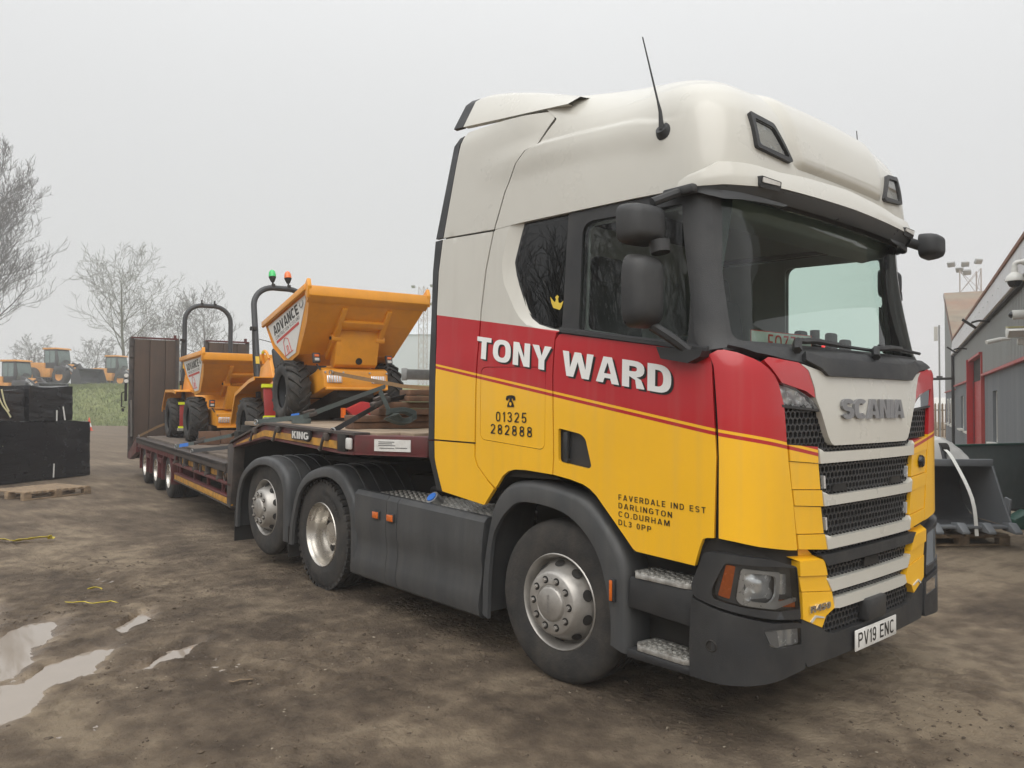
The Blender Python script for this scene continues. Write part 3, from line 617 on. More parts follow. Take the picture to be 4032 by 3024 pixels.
# livery: white over red over yellow with two pinstripes, painted along a sloping line (UV = skin coordinates)
def livery_mat():
    m = bpy.data.materials.new('cab_livery'); m.use_nodes = True; t = m.node_tree; b = t.nodes['Principled BSDF']; L = t.links.new
    def nn(ty, **k):
        q = t.nodes.new(ty)
        for x, y in k.items(): setattr(q, x, y)
        return q
    def M_(op, a, b_=None):
        q = nn('ShaderNodeMath', operation=op)
        for i, v in enumerate((a, b_)):
            if v is None: continue
            if isinstance(v, (int, float)): q.inputs[i].default_value = v
            else: L(v, q.inputs[i])
        return q.outputs[0]
    uv = nn('ShaderNodeUVMap', uv_map='UVMap'); sp = nn('ShaderNodeSeparateXYZ'); L(uv.outputs[0], sp.inputs[0]); s, z = sp.outputs[0], sp.outputs[1]
    dz = M_('SUBTRACT', z, M_('SUBTRACT', 1.802, M_('MULTIPLY', M_('ADD', s, 1.45), .169)))      # height over the lower edge of the red band
    tz = M_('SUBTRACT', z, M_('SUBTRACT', 2.298, M_('MULTIPLY', M_('ADD', s, 2.203), .160)))
    white, red, yel = (.60, .585, .53, 1), (.46, .012, .018, 1), (.92, .50, .016, 1)
    def mixc(f, a, c):
        q = nn('ShaderNodeMix', data_type='RGBA'); L(f, q.inputs[0])
        for i, v in ((6, a), (7, c)):
            if isinstance(v, tuple): q.inputs[i].default_value = v
            else: L(v, q.inputs[i])
        return q.outputs[2]
    c = mixc(M_('GREATER_THAN', dz, 0.0), yel, red)
    band = M_('MULTIPLY', M_('LESS_THAN', dz, -.015), M_('GREATER_THAN', dz, -.034)); c = mixc(band, c, red)
    c = mixc(M_('MULTIPLY', M_('GREATER_THAN', tz, 0.0), M_('LESS_THAN', s, -1.3)), c, white)
    co = nn('ShaderNodeTexCoord').outputs['Object']; no = nn('ShaderNodeTexNoise'); no.inputs['Scale'].default_value = 2.2; no.inputs['Detail'].default_value = 6; L(co, no.inputs['Vector'])
    mr = nn('ShaderNodeMapRange'); mr.inputs['To Min'].default_value = .93; mr.inputs['To Max'].default_value = 1.06; L(no.outputs['Fac'], mr.inputs['Value'])
    vm = nn('ShaderNodeVectorMath', operation='SCALE'); L(c, vm.inputs[0]); L(mr.outputs[0], vm.inputs['Scale'])
    mp = nn('ShaderNodeMapping'); mp.inputs['Scale'].default_value = (9, 9, .5); L(co, mp.inputs[0]); n2 = nn('ShaderNodeTexNoise'); n2.inputs['Scale'].default_value = 1.6; n2.inputs['Detail'].default_value = 7; L(mp.outputs[0], n2.inputs['Vector'])
    d = nn('ShaderNodeMapRange'); d.inputs['From Min'].default_value = .5; d.inputs['From Max'].default_value = .85; d.inputs['To Max'].default_value = .13; L(n2.outputs['Fac'], d.inputs['Value'])
    L(mixc(d.outputs[0], vm.outputs[0], (.30, .27, .22, 1)), b.inputs['Base Color'])
    b.inputs['Roughness'].default_value = .33; b.inputs['Coat Weight'].default_value = .5; b.inputs['Coat Roughness'].default_value = .07; b.inputs['Specular IOR Level'].default_value = .4
    return m
M_liv = livery_mat()
truck = empty('tractor_unit', 'white, red and yellow articulated lorry tractor unit parked on the mud', 'lorry', (-2.5, 1.25, 0))
INV[truck.name] = Matrix.Translation((2.5, -1.25, 0))     # its parts are modelled in yard coordinates
# ------------------------------------------------------------------ cab panels, both sides where both can be seen
T = truck
GAPF = [(-1.522, 3.534), (-1.65, 3.401), (-1.757, 3.383), (-1.852, 3.315), (-1.965, 3.154), (-2.065, 2.911)]     # joint between roof and side fairing
gap_x = lambda z: np.interp(z, [2.911, 3.154, 3.315, 3.383, 3.401, 3.534, 3.74], [-2.065, -1.965, -1.852, -1.757, -1.65, -1.522, -1.75])
WIN_IN = [(-1.778, 2.917), (-1.794, 2.87), (-1.868, 2.662), (-1.848, 2.58), (-1.819, 2.51), (-1.736, 2.34), (-1.685, 2.275), (-1.617, 2.233), (-1.50, 2.198), (-1.404, 2.178)]
WIN_OUT = [(-1.90, 2.917), (-1.934, 2.86), (-1.984, 2.669), (-1.972, 2.59), (-1.955, 2.525), (-1.845, 2.35), (-1.79, 2.285), (-1.715, 2.232), (-1.58, 2.195), (-1.44, 2.165)]
HANDLE = fillet([(-1.404, 1.577), (-1.215, 1.547), (-1.175, 1.52), (-1.125, 1.36), (-1.15, 1.345), (-1.402, 1.372)], .02)
HATCH = fillet([(-2.172, 1.976), (-1.520, 1.955), (-1.523, 1.434), (-2.174, 1.478)], .055, 5)
def edge_h(s, z): return 0
# inner black shell that fills every joint and forms the pillars
DOORWIN = fillet([(-1.262, 2.163), (-.462, 2.034), (-.437, 2.79), (-1.248, 2.822)], [.03, .02, .05, .09], 5)
QW = WIN_IN + [(-1.378, 2.80), (-1.372, 2.905)]
for sd_ in (1, -1):
    o = panel('cab_shell', [(-2.70, 1.10), (-2.12, 1.05), (-1.95, 1.31), (-1.25, 1.275), (-1.05, 1.19), (-.83, .95), (-.42, .93), (-.32, 1.07), (-.315, 2.89), (-2.68, 3.0)], M_black, T, [QW if False else [(-1.86, 2.66), (-1.75, 2.33), (-1.62, 2.24), (-1.395, 2.19), (-1.375, 2.90), (-1.77, 2.91)], DOORWIN], off=-.030, thick=.03, side=sd_, step=.07)
    panel('quarter_window', QW, M_tintglass, T, off=-.030, thick=.004, side=sd_)
    ringloft('window_surround', WIN_OUT, WIN_IN, M_liv, T, 0.0, -.034, side=sd_)
    rear_poly = [(-2.003, 1.160), (-1.93, 1.245), (-1.875, 1.28), (-1.81, 1.296), (-1.70, 1.300), (-1.456, 1.290), (-1.449, 1.40), (-1.462, 1.913), (-1.452, 2.12)] + WIN_OUT[::-1] + [(-2.057, 2.911), (-2.072, 2.90), (-2.145, 2.644), (-2.188, 2.362), (-2.214, 1.933), (-2.222, 1.352), (-2.19, 1.292), (-2.085, 1.208)]
    o = panel('sleeper_side_panel', rear_poly, M_liv, T, [HATCH], side=sd_)
    panel('locker_hatch', [(-1.846 + (x + 1.846) * .989, 1.705 + (z - 1.705) * .986) for x, z in HATCH], M_liv, T, side=sd_, off=-.001)
    door_poly = [(-1.447, 1.290), (-1.30, 1.272), (-1.196, 1.252), (-1.14, 1.23), (-1.091, 1.198), (-.935, 1.049), (-.813, .930), (-.79, .918), (-.405, .903), (-.375, 1.00), (-.355, 1.045), (-.33, 1.055), (-.292, 1.058), (-.279, 1.463), (-.287, 1.613), (-.303, 1.918), (-.316, 1.984), (-.585, 2.030), (-1.385, 2.153), (-1.415, 2.15), (-1.442, 2.12), (-1.450, 1.913), (-1.439, 1.40)]
    door_crease = lambda s, z: .010 * sstep(.03, -.03, np.abs(z - (1.70 - .30 * (s + .9))) - .02) * 0 - .012 * sstep(.0, .28, (1.62 - .33 * (s + 1.1)) - z) * sstep(-1.5, -1.0, s) * sstep(.9, 1.25, z) * 0
    o = panel('door', door_poly, M_liv, T, [HANDLE], side=sd_)
    hp = panel('handle_recess', HANDLE, M_black, o, off=-.045, thick=.002, side=sd_)
    y0 = 1.25 - sd_ * 1.235
    mb = MB(); mb.box((-1.345, y0 + sd_ * .012, 1.47), (.035, .03, .17), ch=.008); mb.cyl((-1.335, y0 + sd_ * .03, 1.385), (-1.335, y0 - sd_ * .002, 1.385), .012, n=12); mb.build('door_handle', M_black, o)
    panel('door_window_frame', [(-1.405, 2.168), (-1.38, 2.160), (-.585, 2.036), (-.318, 1.992), (-.315, 2.06), (-.325, 2.45), (-.352, 2.865), (-1.368, 2.898)], M_black, T, [DOORWIN], off=-.012, thick=.02, side=sd_)
    panel('door_window', DOORWIN, M_sideglass, T, off=-.026, thick=.004, side=sd_)
    # belt rail under the window
    bp = [(-1.392, 2.178), (-.59, 2.046), (-.325, 2.001)]
    mb = MB(); rings = []
    for x, z in [(-1.400, 2.178), (-1.385, 2.172), (-1.0, 2.110), (-.59, 2.045), (-.33, 1.999)]:
        c = skin3(s_of_x(x, z), z, 0.0, sd_); rings.append([(c[0], c[1] + sd_ * .01, z + .022), (c[0], c[1] - sd_ * .014, z + .012), (c[0], c[1] - sd_ * .016, z - .010), (c[0], c[1] + sd_ * .01, z - .014)])
    mb.loft(rings); mb.build('window_belt_rail', M_black, T)
    # side fairings behind the cab
    fu = [(-2.452, 3.70), (-2.0, 3.66), (-1.55, 3.60)] + [(x - .010, z) for x, z in [(-1.535, 3.545)] + GAPF[1:-1]] + [(-2.078, 2.917), (-2.668, 2.952), (-2.497, 3.62)]
    panel('upper_side_fairing', fu, M_white, T, side=sd_)
    fm = [(-2.675, 2.940), (-2.086, 2.903), (-2.160, 2.644), (-2.203, 2.362), (-2.229, 1.933), (-2.237, 1.455), (-2.716, 1.458), (-2.712, 1.997), (-2.727, 2.40), (-2.716, 2.70)]
    panel('side_fairing', fm, M_liv, T, side=sd_)
    fb = [(-2.716, 1.446), (-2.237, 1.443), (-2.236, 1.352), (-2.21, 1.296), (-2.10, 1.206), (-2.022, 1.150), (-2.125, 1.034), (-2.613, 1.083), (-2.69, 1.25), (-2.712, 1.321)]
    panel('lower_side_fairing', fb, M_liv, T, side=sd_, thick=.03)
    for nm, inn, out in (('fairing_edge_strip', [(-2.470, 3.672), (-2.51, 3.62), (-2.672, 2.955)], [(-2.555, 3.69), (-2.60, 3.63), (-2.782, 2.962)]),
                         ('fairing_edge_strip', [(-2.680, 2.940), (-2.722, 2.70), (-2.733, 2.40), (-2.718, 1.997), (-2.722, 1.455)], [(-2.787, 2.945), (-2.811, 2.72), (-2.815, 2.4), (-2.814, 1.997), (-2.812, 1.45)]),
                         ('fairing_edge_strip', [(-2.722, 1.443), (-2.718, 1.321), (-2.616, 1.083)], [(-2.812, 1.440), (-2.802, 1.321), (-2.700, 1.085)])):
        A = np.array([skin3(s_of_x(x, z), z, .002, sd_) for x, z in inn]); B = np.array([skin3(s_of_x(x, z), z, -.012, sd_) for x, z in out])
        mb = MB(); mb.loft([[tuple(a), tuple(b), tuple(b + [0, sd_ * .03, 0]), tuple(a + [0, sd_ * .03, 0])] for a, b in zip(A, B)]); mb.build(nm, M_rubbertrim, T)
    # front corner panels
    cp = [(-.266, 1.060), (-.19, 1.048), (-.07, 1.022), (.06, 1.0), (.150, .985), (.222, .977), (.190, 1.21), (.148, 1.44), (.134, 1.545), (.115, 1.72), (.070, 1.834), (.04, 1.875), (-.003, 1.91), (-.04, 1.935), (-.078, 1.955), (-.15, 1.985), (-.20, 1.999), (-.235, 1.998), (-.292, 1.978), (-.284, 1.918), (-.268, 1.613), (-.264, 1.463)]
    panel('front_corner_panel', cp, M_liv, T, frame='s', side=sd_, step=.04, off=.004)
    # windscreen pillar
    pp = [(-.310, 2.0), (-.22, 2.012), (-.155, 2.02), (-.135, 2.10), (-.14, 2.80), (-.15, 2.875), (-.305, 2.885), (-.30, 2.4)]
    panel('windscreen_pillar', pp, M_black, T, frame='s', side=sd_, off=-.006, thick=.03)
# lettering: TONY WARD with a black drop shadow, sheared along the sloping band
def side_text(name, body, x0, x1, zb0, zb1, hgt, m, off, parent, bold=.2, spacing=.12, dx=0, dz=0):
    for v, f in text_glyphs(body, bold, spacing):
        zz = zb0 + (zb1 - zb0) * v[:, 0] + hgt * v[:, 1] + dz; xx = x0 + (x1 - x0) * v[:, 0] + dx
        s = np.array([s_of_x(a, b) for a, b in zip(xx, zz)]); mesh_obj(name, skin3(s, zz, off), f, m, parent, smooth=None)
for w_, x0, x1, z0, z1 in (('TONY', -2.222, -1.468, 2.040, 1.925), ('WARD', -1.368, -.548, 1.900, 1.776)):
    side_text('letter_shadow', w_, x0, x1, z0, z1, .150, M_letterblack, .0025, T, .25, .10, dx=.015, dz=-.012)
    side_text('letter', w_, x0, x1, z0, z1, .150, M_letterwhite, .0045, T, .25, .10)
side_text('numeral', '01325', -2.000, -1.694, 1.605, 1.600, .066, M_letterblack, .003, T, .15, .34)
side_text('numeral', '282888', -2.055, -1.640, 1.522, 1.510, .066, M_letterblack, .003, T, .15, .34)
for k, (b_, xe) in enumerate([('FAVERDALE IND EST', -.335), ('DARLINGTON', -.545), ('CO.DURHAM', -.560), ('DL3 0PP', -.683)]):
    side_text('letter', b_, -.915, xe, 1.188 - .0465 * k, 1.188 - .0465 * k - .012, .031, M_letterblack, .003, T, .17, .34)
def decal(name, poly, m, parent, off=.003, frame='x'):
    cv = {'x': lambda p: (s_of_x(p[0], p[1]), p[1]), 'h': lambda p: (s_of_hw(p[0], p[1]), p[1])}[frame]; q = np.array([cv(p) for p in poly]); V, F, _ = flat_tri([tuple(p) for p in q], (), .03)
    return mesh_obj(name, skin3(V[:, 0], V[:, 1], off), F, m, parent, smooth=None)
px_, pz_ = -1.850, 1.738                                    # telephone sign
decal('telephone_sign', [(px_ + a, pz_ + b) for a, b in [(-.048, .022), (-.040, .036), (-.015, .041), (.015, .041), (.040, .036), (.048, .022), (.046, .008), (.026, .006), (.024, .018), (.012, .020), (.012, .008), (.022, -.004), (.034, -.024), (.034, -.036), (-.034, -.036), (-.034, -.024), (-.022, -.004), (-.012, .008), (-.012, .020), (-.024, .018), (-.026, .006), (-.046, .008)]], M_letterblack, T)
decal('telephone_dial', [(px_ + .012 * math.cos(a), pz_ - .016 + .012 * math.sin(a)) for a in np.linspace(0, 6.28, 13)[:-1]], M_yellow, T, .0045)
cx_, cz_ = -1.470, 2.352                                    # crown sticker low in the quarter window
decal('crown_sticker', [(cx_ - .058, cz_ + .048), (cx_ - .046, cz_ + .005), (cx_ - .028, cz_ - .026), (cx_ + .030, cz_ - .044), (cx_ + .046, cz_ - .028), (cx_ + .060, cz_ + .010), (cx_ + .034, cz_ - .002), (cx_ + .018, cz_ + .004), (cx_ + .012, cz_ + .030), (cx_ + .020, cz_ + .040), (cx_ + .004, cz_ + .052), (cx_ - .014, cz_ + .040), (cx_ - .006, cz_ + .026), (cx_ - .014, cz_ + .008), (cx_ - .030, cz_ + .020)], M_gold, T, -.024)
# ------------------------------------------------------------------ roof
zr = np.concatenate([np.arange(2.905, 3.20, .02), np.arange(3.20, 3.44, .010), np.arange(3.44, 3.50, .02), [3.50, 3.52, 3.54, 3.56, 3.58, 3.60, 3.615, 3.63, 3.645, 3.66, 3.672, 3.684, 3.694, 3.704, 3.712, 3.72, 3.727, 3.733, 3.738, 3.74]])
cols = 90; u_ = np.linspace(0, 1, cols); S_, Z_ = [], []
for z in zr:
    a = s_of_x(float(gap_x(z)), float(z)) + .004; S_.append(a + (2 * S_END - 2 * a) * u_); Z_.append(np.full(cols, z))
S_, Z_ = np.array(S_), np.array(Z_)
lowedge = np.interp(np.minimum(S_, 2 * S_END - S_), [-2.1, -1.8, -.36, -.2, .1, 1.2], [0.008, 0.008, -.035, -.03, -.0, -.0]) * (1 - sstep(2.905, 3.0, Z_)); Zs = Z_ + lowedge
G = skin_full(S_, Zs, .002)
rows = len(zr); top = G[-1].copy(); top[:, 1] = 1.25; top[:, 2] = 3.742
V = np.concatenate([G.reshape(-1, 3), top]); F = [(i * cols + k, i * cols + k + 1, (i + 1) * cols + k + 1, (i + 1) * cols + k) for i in range(rows) for k in range(cols - 1)]
# turn the lower edge inward so that the roof reads as a shell with a return
e0 = G[0].copy(); e1 = e0.copy(); cen = np.array([-1.4, 1.25, 0]); dd = cen - e1; dd[:, 2] = 0; dd /= np.linalg.norm(dd, axis=1, keepdims=True); e1 = e1 + dd * .06; n0 = len(V); V = np.concatenate([V, e0, e1]); F += [(n0 + k, n0 + cols + k, n0 + cols + k + 1, n0 + k + 1) for k in range(cols - 1)]
mesh_obj('roof', V, F, M_white, T, smooth=50)
# raised centre bonnet of the roof front is part of the same moulding: a shallow blister
def blister():
    hs, zs = np.linspace(-.62, .62, 41), np.linspace(3.045, 3.60, 24); H_, Zq = np.meshgrid(hs, zs); wd = np.interp(Zq, [3.045, 3.2, 3.45, 3.6], [.56, .60, .62, .62])
    S = np.array([[s_of_hw(float(h * q / .62), float(z)) for h, z, q in zip(hr, zr_, wr)] for hr, zr_, wr in zip(H_, Zq, wd)])
    pr = sstep(1.0, .86, np.abs(H_) / .62) * sstep(3.04, 3.085, Zq) * sstep(3.60, 3.42, Zq) * .038 - .004
    P_ = skin_full(S, Zq, pr); n = len(hs); return mesh_obj('roof_front_blister', P_.reshape(-1, 3), [(i * n + k, i * n + k + 1, (i + 1) * n + k + 1, (i + 1) * n + k) for i in range(len(zs) - 1) for k in range(n - 1)], M_white, T, smooth=60)
blister()
# roof lamps
LAMP_O = [(.912, 3.288), (.708, 3.262), (.575, 3.075), (.60, 3.062), (.90, 3.092)]
for sg in (1, -1):
    oo = fillet([(h * sg, z) for h, z in LAMP_O], .015); ii = fillet([(h * sg, z) for h, z in [(.884, 3.256), (.720, 3.236), (.606, 3.090), (.872, 3.110)]], .02)
    f_ = dict(frame='h', full=True); q = panel('roof_lamp', oo, M_black, T, [ii], off=.024, thick=.05, step=.03, **f_)
    panel('reflector', ii, M_lampbody, q, off=-.004, thick=.002, step=.025, offf=lambda s, z: .012 * np.sin(z * 90) * np.cos(s * 60), **f_); panel('lens', ii, M_clear, q, off=.014, thick=.002, step=.04, **f_)
# sun visor: white upper moulding, dark translucent blade
def strip(name, hs, zf0, zf1, of0, of1, m, n=5, thick=.02):
    S0 = np.array([s_of_hw(h, zf0(h)) for h in hs]); rows_ = []
    for k in range(n):
        t = k / (n - 1); z = np.array([zf0(h) * (1 - t) + zf1(h) * t for h in hs]); s = np.array([s_of_hw(h, q) for h, q in zip(hs, z)]); o = np.array([of0(h) * (1 - t) + of1(h) * t for h in hs]); rows_.append(skin_full(s, z, o))
    A = np.array(rows_); c = A.shape[1]; B = A + np.array([-thick, 0, 0]); V = np.concatenate([A.reshape(-1, 3), B.reshape(-1, 3)]); N_ = n * c; F = []
    for i in range(n - 1):
        for k in range(c - 1): q = (i * c + k, i * c + k + 1, (i + 1) * c + k + 1, (i + 1) * c + k); F += [q, tuple(N_ + j for j in q[::-1])]
    for k in range(c - 1): F += [(k, N_ + k, N_ + k + 1, k + 1), ((n - 1) * c + k, (n - 1) * c + k + 1, N_ + (n - 1) * c + k + 1, N_ + (n - 1) * c + k)]
    for i in range(n - 1): F += [(i * c, (i + 1) * c, N_ + (i + 1) * c, N_ + i * c), (i * c + c - 1, N_ + i * c + c - 1, N_ + (i + 1) * c + c - 1, (i + 1) * c + c - 1)]
    return mesh_obj(name, V, F, m, T, smooth=45)
hs_ = np.concatenate([np.linspace(1.222, 1.0, 14), np.linspace(.97, -.97, 40), np.linspace(-1.0, -1.222, 14)])
ab = np.abs
zt = lambda h: float(np.interp(ab(h), [0, .5, .72, .95, 1.12, 1.19, 1.23], [3.015, 3.0, 2.985, 2.985, 2.985, 2.93, 2.88])); zbw = lambda h: float(np.interp(ab(h), [0, .76, .95, 1.10, 1.18, 1.23], [2.906, 2.900, 2.893, 2.885, 2.872, 2.862]))
ot = lambda h: float(np.interp(ab(h), [0, .9, 1.1, 1.23], [.035, .03, .02, .012])); ow = lambda h: float(np.interp(ab(h), [0, .8, 1.0, 1.15, 1.23], [.085, .08, .065, .035, .018]))
strip('sun_visor_moulding', hs_, zt, zbw, ot, ow, M_white, 6)
zvb = lambda h: float(np.interp(ab(h), [0, .60, .632, .66, .70, 1.0, 1.08, 1.14, 1.19, 1.23], [2.835, 2.828, 2.825, 2.806, 2.802, 2.792, 2.792, 2.815, 2.85, 2.86]))
ovb = lambda h: float(np.interp(ab(h), [0, .8, 1.0, 1.15, 1.23], [.075, .070, .058, .030, .012]))
strip('sun_visor', hs_, lambda h: zbw(h) - .002, zvb, lambda h: ow(h) - .003, ovb, M_visor, 5, .012)
for sg in (1, -1):
    q = panel('marker_lamp', fillet([(sg * .945, 2.928), (sg * .775, 2.924), (sg * .772, 2.894), (sg * .945, 2.893)], .006), M_black, T, off=.082, thick=.05, frame='h', full=True, step=.04)
    panel('lens', fillet([(sg * .935, 2.922), (sg * .79, 2.919), (sg * .788, 2.903), (sg * .935, 2.901)], .004), M_plate, q, off=.087, thick=.01, frame='h', full=True, step=.04)
# roof spoiler
for sg in (1, -1):
    tp_ = [(-2.425, 3.985), (-2.30, 3.972), (-2.1, 3.925), (-1.90, 3.865), (-1.70, 3.795), (-1.50, 3.72), (-1.36, 3.665)]; bt_ = [(-2.505, 3.752), (-2.36, 3.732), (-2.14, 3.702), (-1.92, 3.672), (-1.72, 3.645), (-1.52, 3.618), (-1.42, 3.604)]
    mb = MB(); mb.loft([[(a[0], 1.25, a[1] + .02), (a[0], 1.25 - sg * .75, a[1] + .02), (a[0], 1.25 - sg * .96, a[1] + .010), (a[0], 1.25 - sg * 1.04, a[1] - .012), (a[0] * .8 + b[0] * .2, 1.25 - sg * 1.085, a[1] * .8 + b[1] * .2), (b[0], 1.25 - sg * 1.15, b[1]), (b[0], 1.25 - sg * 1.10, b[1])] for a, b in zip(tp_, bt_)], closed=False); mb.build('roof_spoiler', M_white, T, smooth=50)
    mb = MB(); A = [(-2.435, 1.25 - sg * .94, 3.995), (-2.437, 1.25 - sg * 1.035, 3.975), (-2.45, 1.25 - sg * 1.085, 3.93), (-2.510, 1.25 - sg * 1.152, 3.752)]; mb.loft([[a, (a[0] - .115, a[1] + sg * .004, a[2] + .016), (a[0] - .115, a[1] + sg * .035, a[2] + .010), (a[0], a[1] + sg * .03, a[2] - .004)] for a in A]); mb.build('spoiler_edge_strip', M_rubbertrim, T)
mb = MB(); mb.box((-2.05, 1.25, 3.56), (.8, 1.9, .12)); mb.build('spoiler_frame', M_dark, T)
mb = MB(); mb.box((-2.06, 1.25, 2.2), (.05, 2.30, 2.3)); mb.box((-2.30, 1.25, 3.2), (.5, 2.1, .05)); mb.build('cab_back_wall', M_black, T)
# aerials
for (x, y, z, tip, n_) in ((-.655, 1.25 - 1.165, 3.225, (-.72, -.02, 3.735), 1), (-.655, 1.25 + 1.165, 3.225, (-.70, 2.46, 3.80), 2)):
    d = -1 if n_ == 1 else 1
    mb = MB(); mb.cyl((x, y - d * .01, z - .01), (x, y + d * .022, z + .012), .055, .038, n=20); mb.build('aerial_base', M_black, T)
    mb = MB(); p0 = Vector((x, y + d * .022, z)); p1 = Vector((x - .003, y + d * .03, z + .10)); p2 = Vector(tip); mb.tube([p0, p1, p1.lerp(p2, .15), p2], [.016, .010, .006, .0035], 8); mb.build('aerial', M_black, T)
# ------------------------------------------------------------------ front: grille, lamps, bumper, windscreen
def mir(h): return h + [(-a, z) for a, z in h[::-1]]
FH = dict(frame='h', full=True, step=.045)
panel('front_backing', [(.86, .50), (.92, 1.0), (.93, 1.55), (.97, 1.93), (-.97, 1.93), (-.93, 1.55), (-.92, 1.0), (-.86, .50)], M_dark, T, off=-.055, thick=.02, frame='h', full=True, step=.09)
for sd_ in (1, -1): panel('corner_backing', [(-.40, .62), (.30, .55), (.26, 1.95), (-.10, 1.97), (-.40, 1.99)], M_dark, T, off=-.035, thick=.02, frame='s', side=sd_, step=.08)
def hexgrille(name, poly, off=-.018, pitch=.040, parent=None, blank=()):
    P_ = np.array(poly); x0, z0 = P_.min(0); x1, z1 = P_.max(0); rr_ = pitch / math.sqrt(3); V, F = [], []; r = 0; z = z0
    while z < z1 + pitch:
        c = x0 + (pitch / 2 if r % 2 else 0)
        while c < x1 + pitch:
            if inside(np.array([[c, z]]), poly)[0] and not any(inside(np.array([[c, z]]), b)[0] for b in blank):
                n = len(V)
                for k, (q, d) in enumerate(((1.0, 0), (.80, 0), (.80, -.012))):
                    for a in range(6): V.append((c + rr_ * q * math.sin(math.pi / 3 * a), z + rr_ * q * math.cos(math.pi / 3 * a), d))
                for a in range(6):
                    b = (a + 1) % 6; F += [(n + a, n + b, n + 6 + b, n + 6 + a), (n + 6 + a, n + 6 + b, n + 12 + b, n + 12 + a)]
            c += pitch
        z += rr_ * 1.5; r += 1
    A = np.array(V); S = np.array([s_of_hw(h, q) for h, q in A[:, :2]]); return mesh_obj(name, skin_full(S, A[:, 1], off + A[:, 2]), F, M_grillerib, parent or T, smooth=None)
M_grillerib = mat('grille_rib', (.038, .039, .041), .35, var=.05)
OPEN = {'g1': mir([(.595, 1.412), (.555, 1.262), (.52, 1.238)]), 'g2': mir([(.575, 1.182), (.535, 1.035), (.47, 1.008)]), 'g3': mir([(.63, .958), (.545, .89), (.525, .80), (.49, .782)]), 'slot': mir([(.50, .722), (.44, .675)]),
        'low': mir([(.44, .625), (.50, .605), (.565, .545), (.48, .495)]), 'band': mir([(.60, 1.510), (.575, 1.535), (.50, 1.53), (.44, 1.51), (.42, 1.50)]) [:0] or mir([(.585, 1.530), (.595, 1.50), (.555, 1.470)])}
for k, o_ in OPEN.items(): hexgrille('honeycomb_grille', o_, parent=T)
for sg in (1, -1): hexgrille('honeycomb_grille', [(sg * h, z) for h, z in [(.915, 1.735), (.594, 1.705), (.505, 1.545), (.58, 1.50), (.895, 1.53)]], parent=T)
# white nose panel and the silver name on it
panel('nose_panel', fillet(mir([(.763, 1.938), (.557, 1.902), (.50, 1.888)])[:3] + mir([(.763, 1.938), (.557, 1.902), (.50, 1.888)])[3:] + [(-.695, 1.905), (-.648, 1.818), (-.635, 1.757), (-.594, 1.696), (-.521, 1.559), (-.490, 1.52), (-.457, 1.506), (.457, 1.506), (.490, 1.52), (.521, 1.559), (.594, 1.696), (.635, 1.757), (.648, 1.818), (.695, 1.905)], .012, 2), M_white, T, off=.014, thick=.045, **FH)
for v, f in text_glyphs('SCANIA', .27, .015):
    hh = .398 - .797 * v[:, 0]; zz = 1.648 + .112 * v[:, 1]; S = np.array([s_of_hw(a, b) for a, b in zip(hh, zz)]); A = skin_full(S, zz, .030); A2, f2 = solid(A, f, np.array([1, 0, 0]), .014); mesh_obj('badge_letter', A2, f2, M_silver, T, smooth=None)
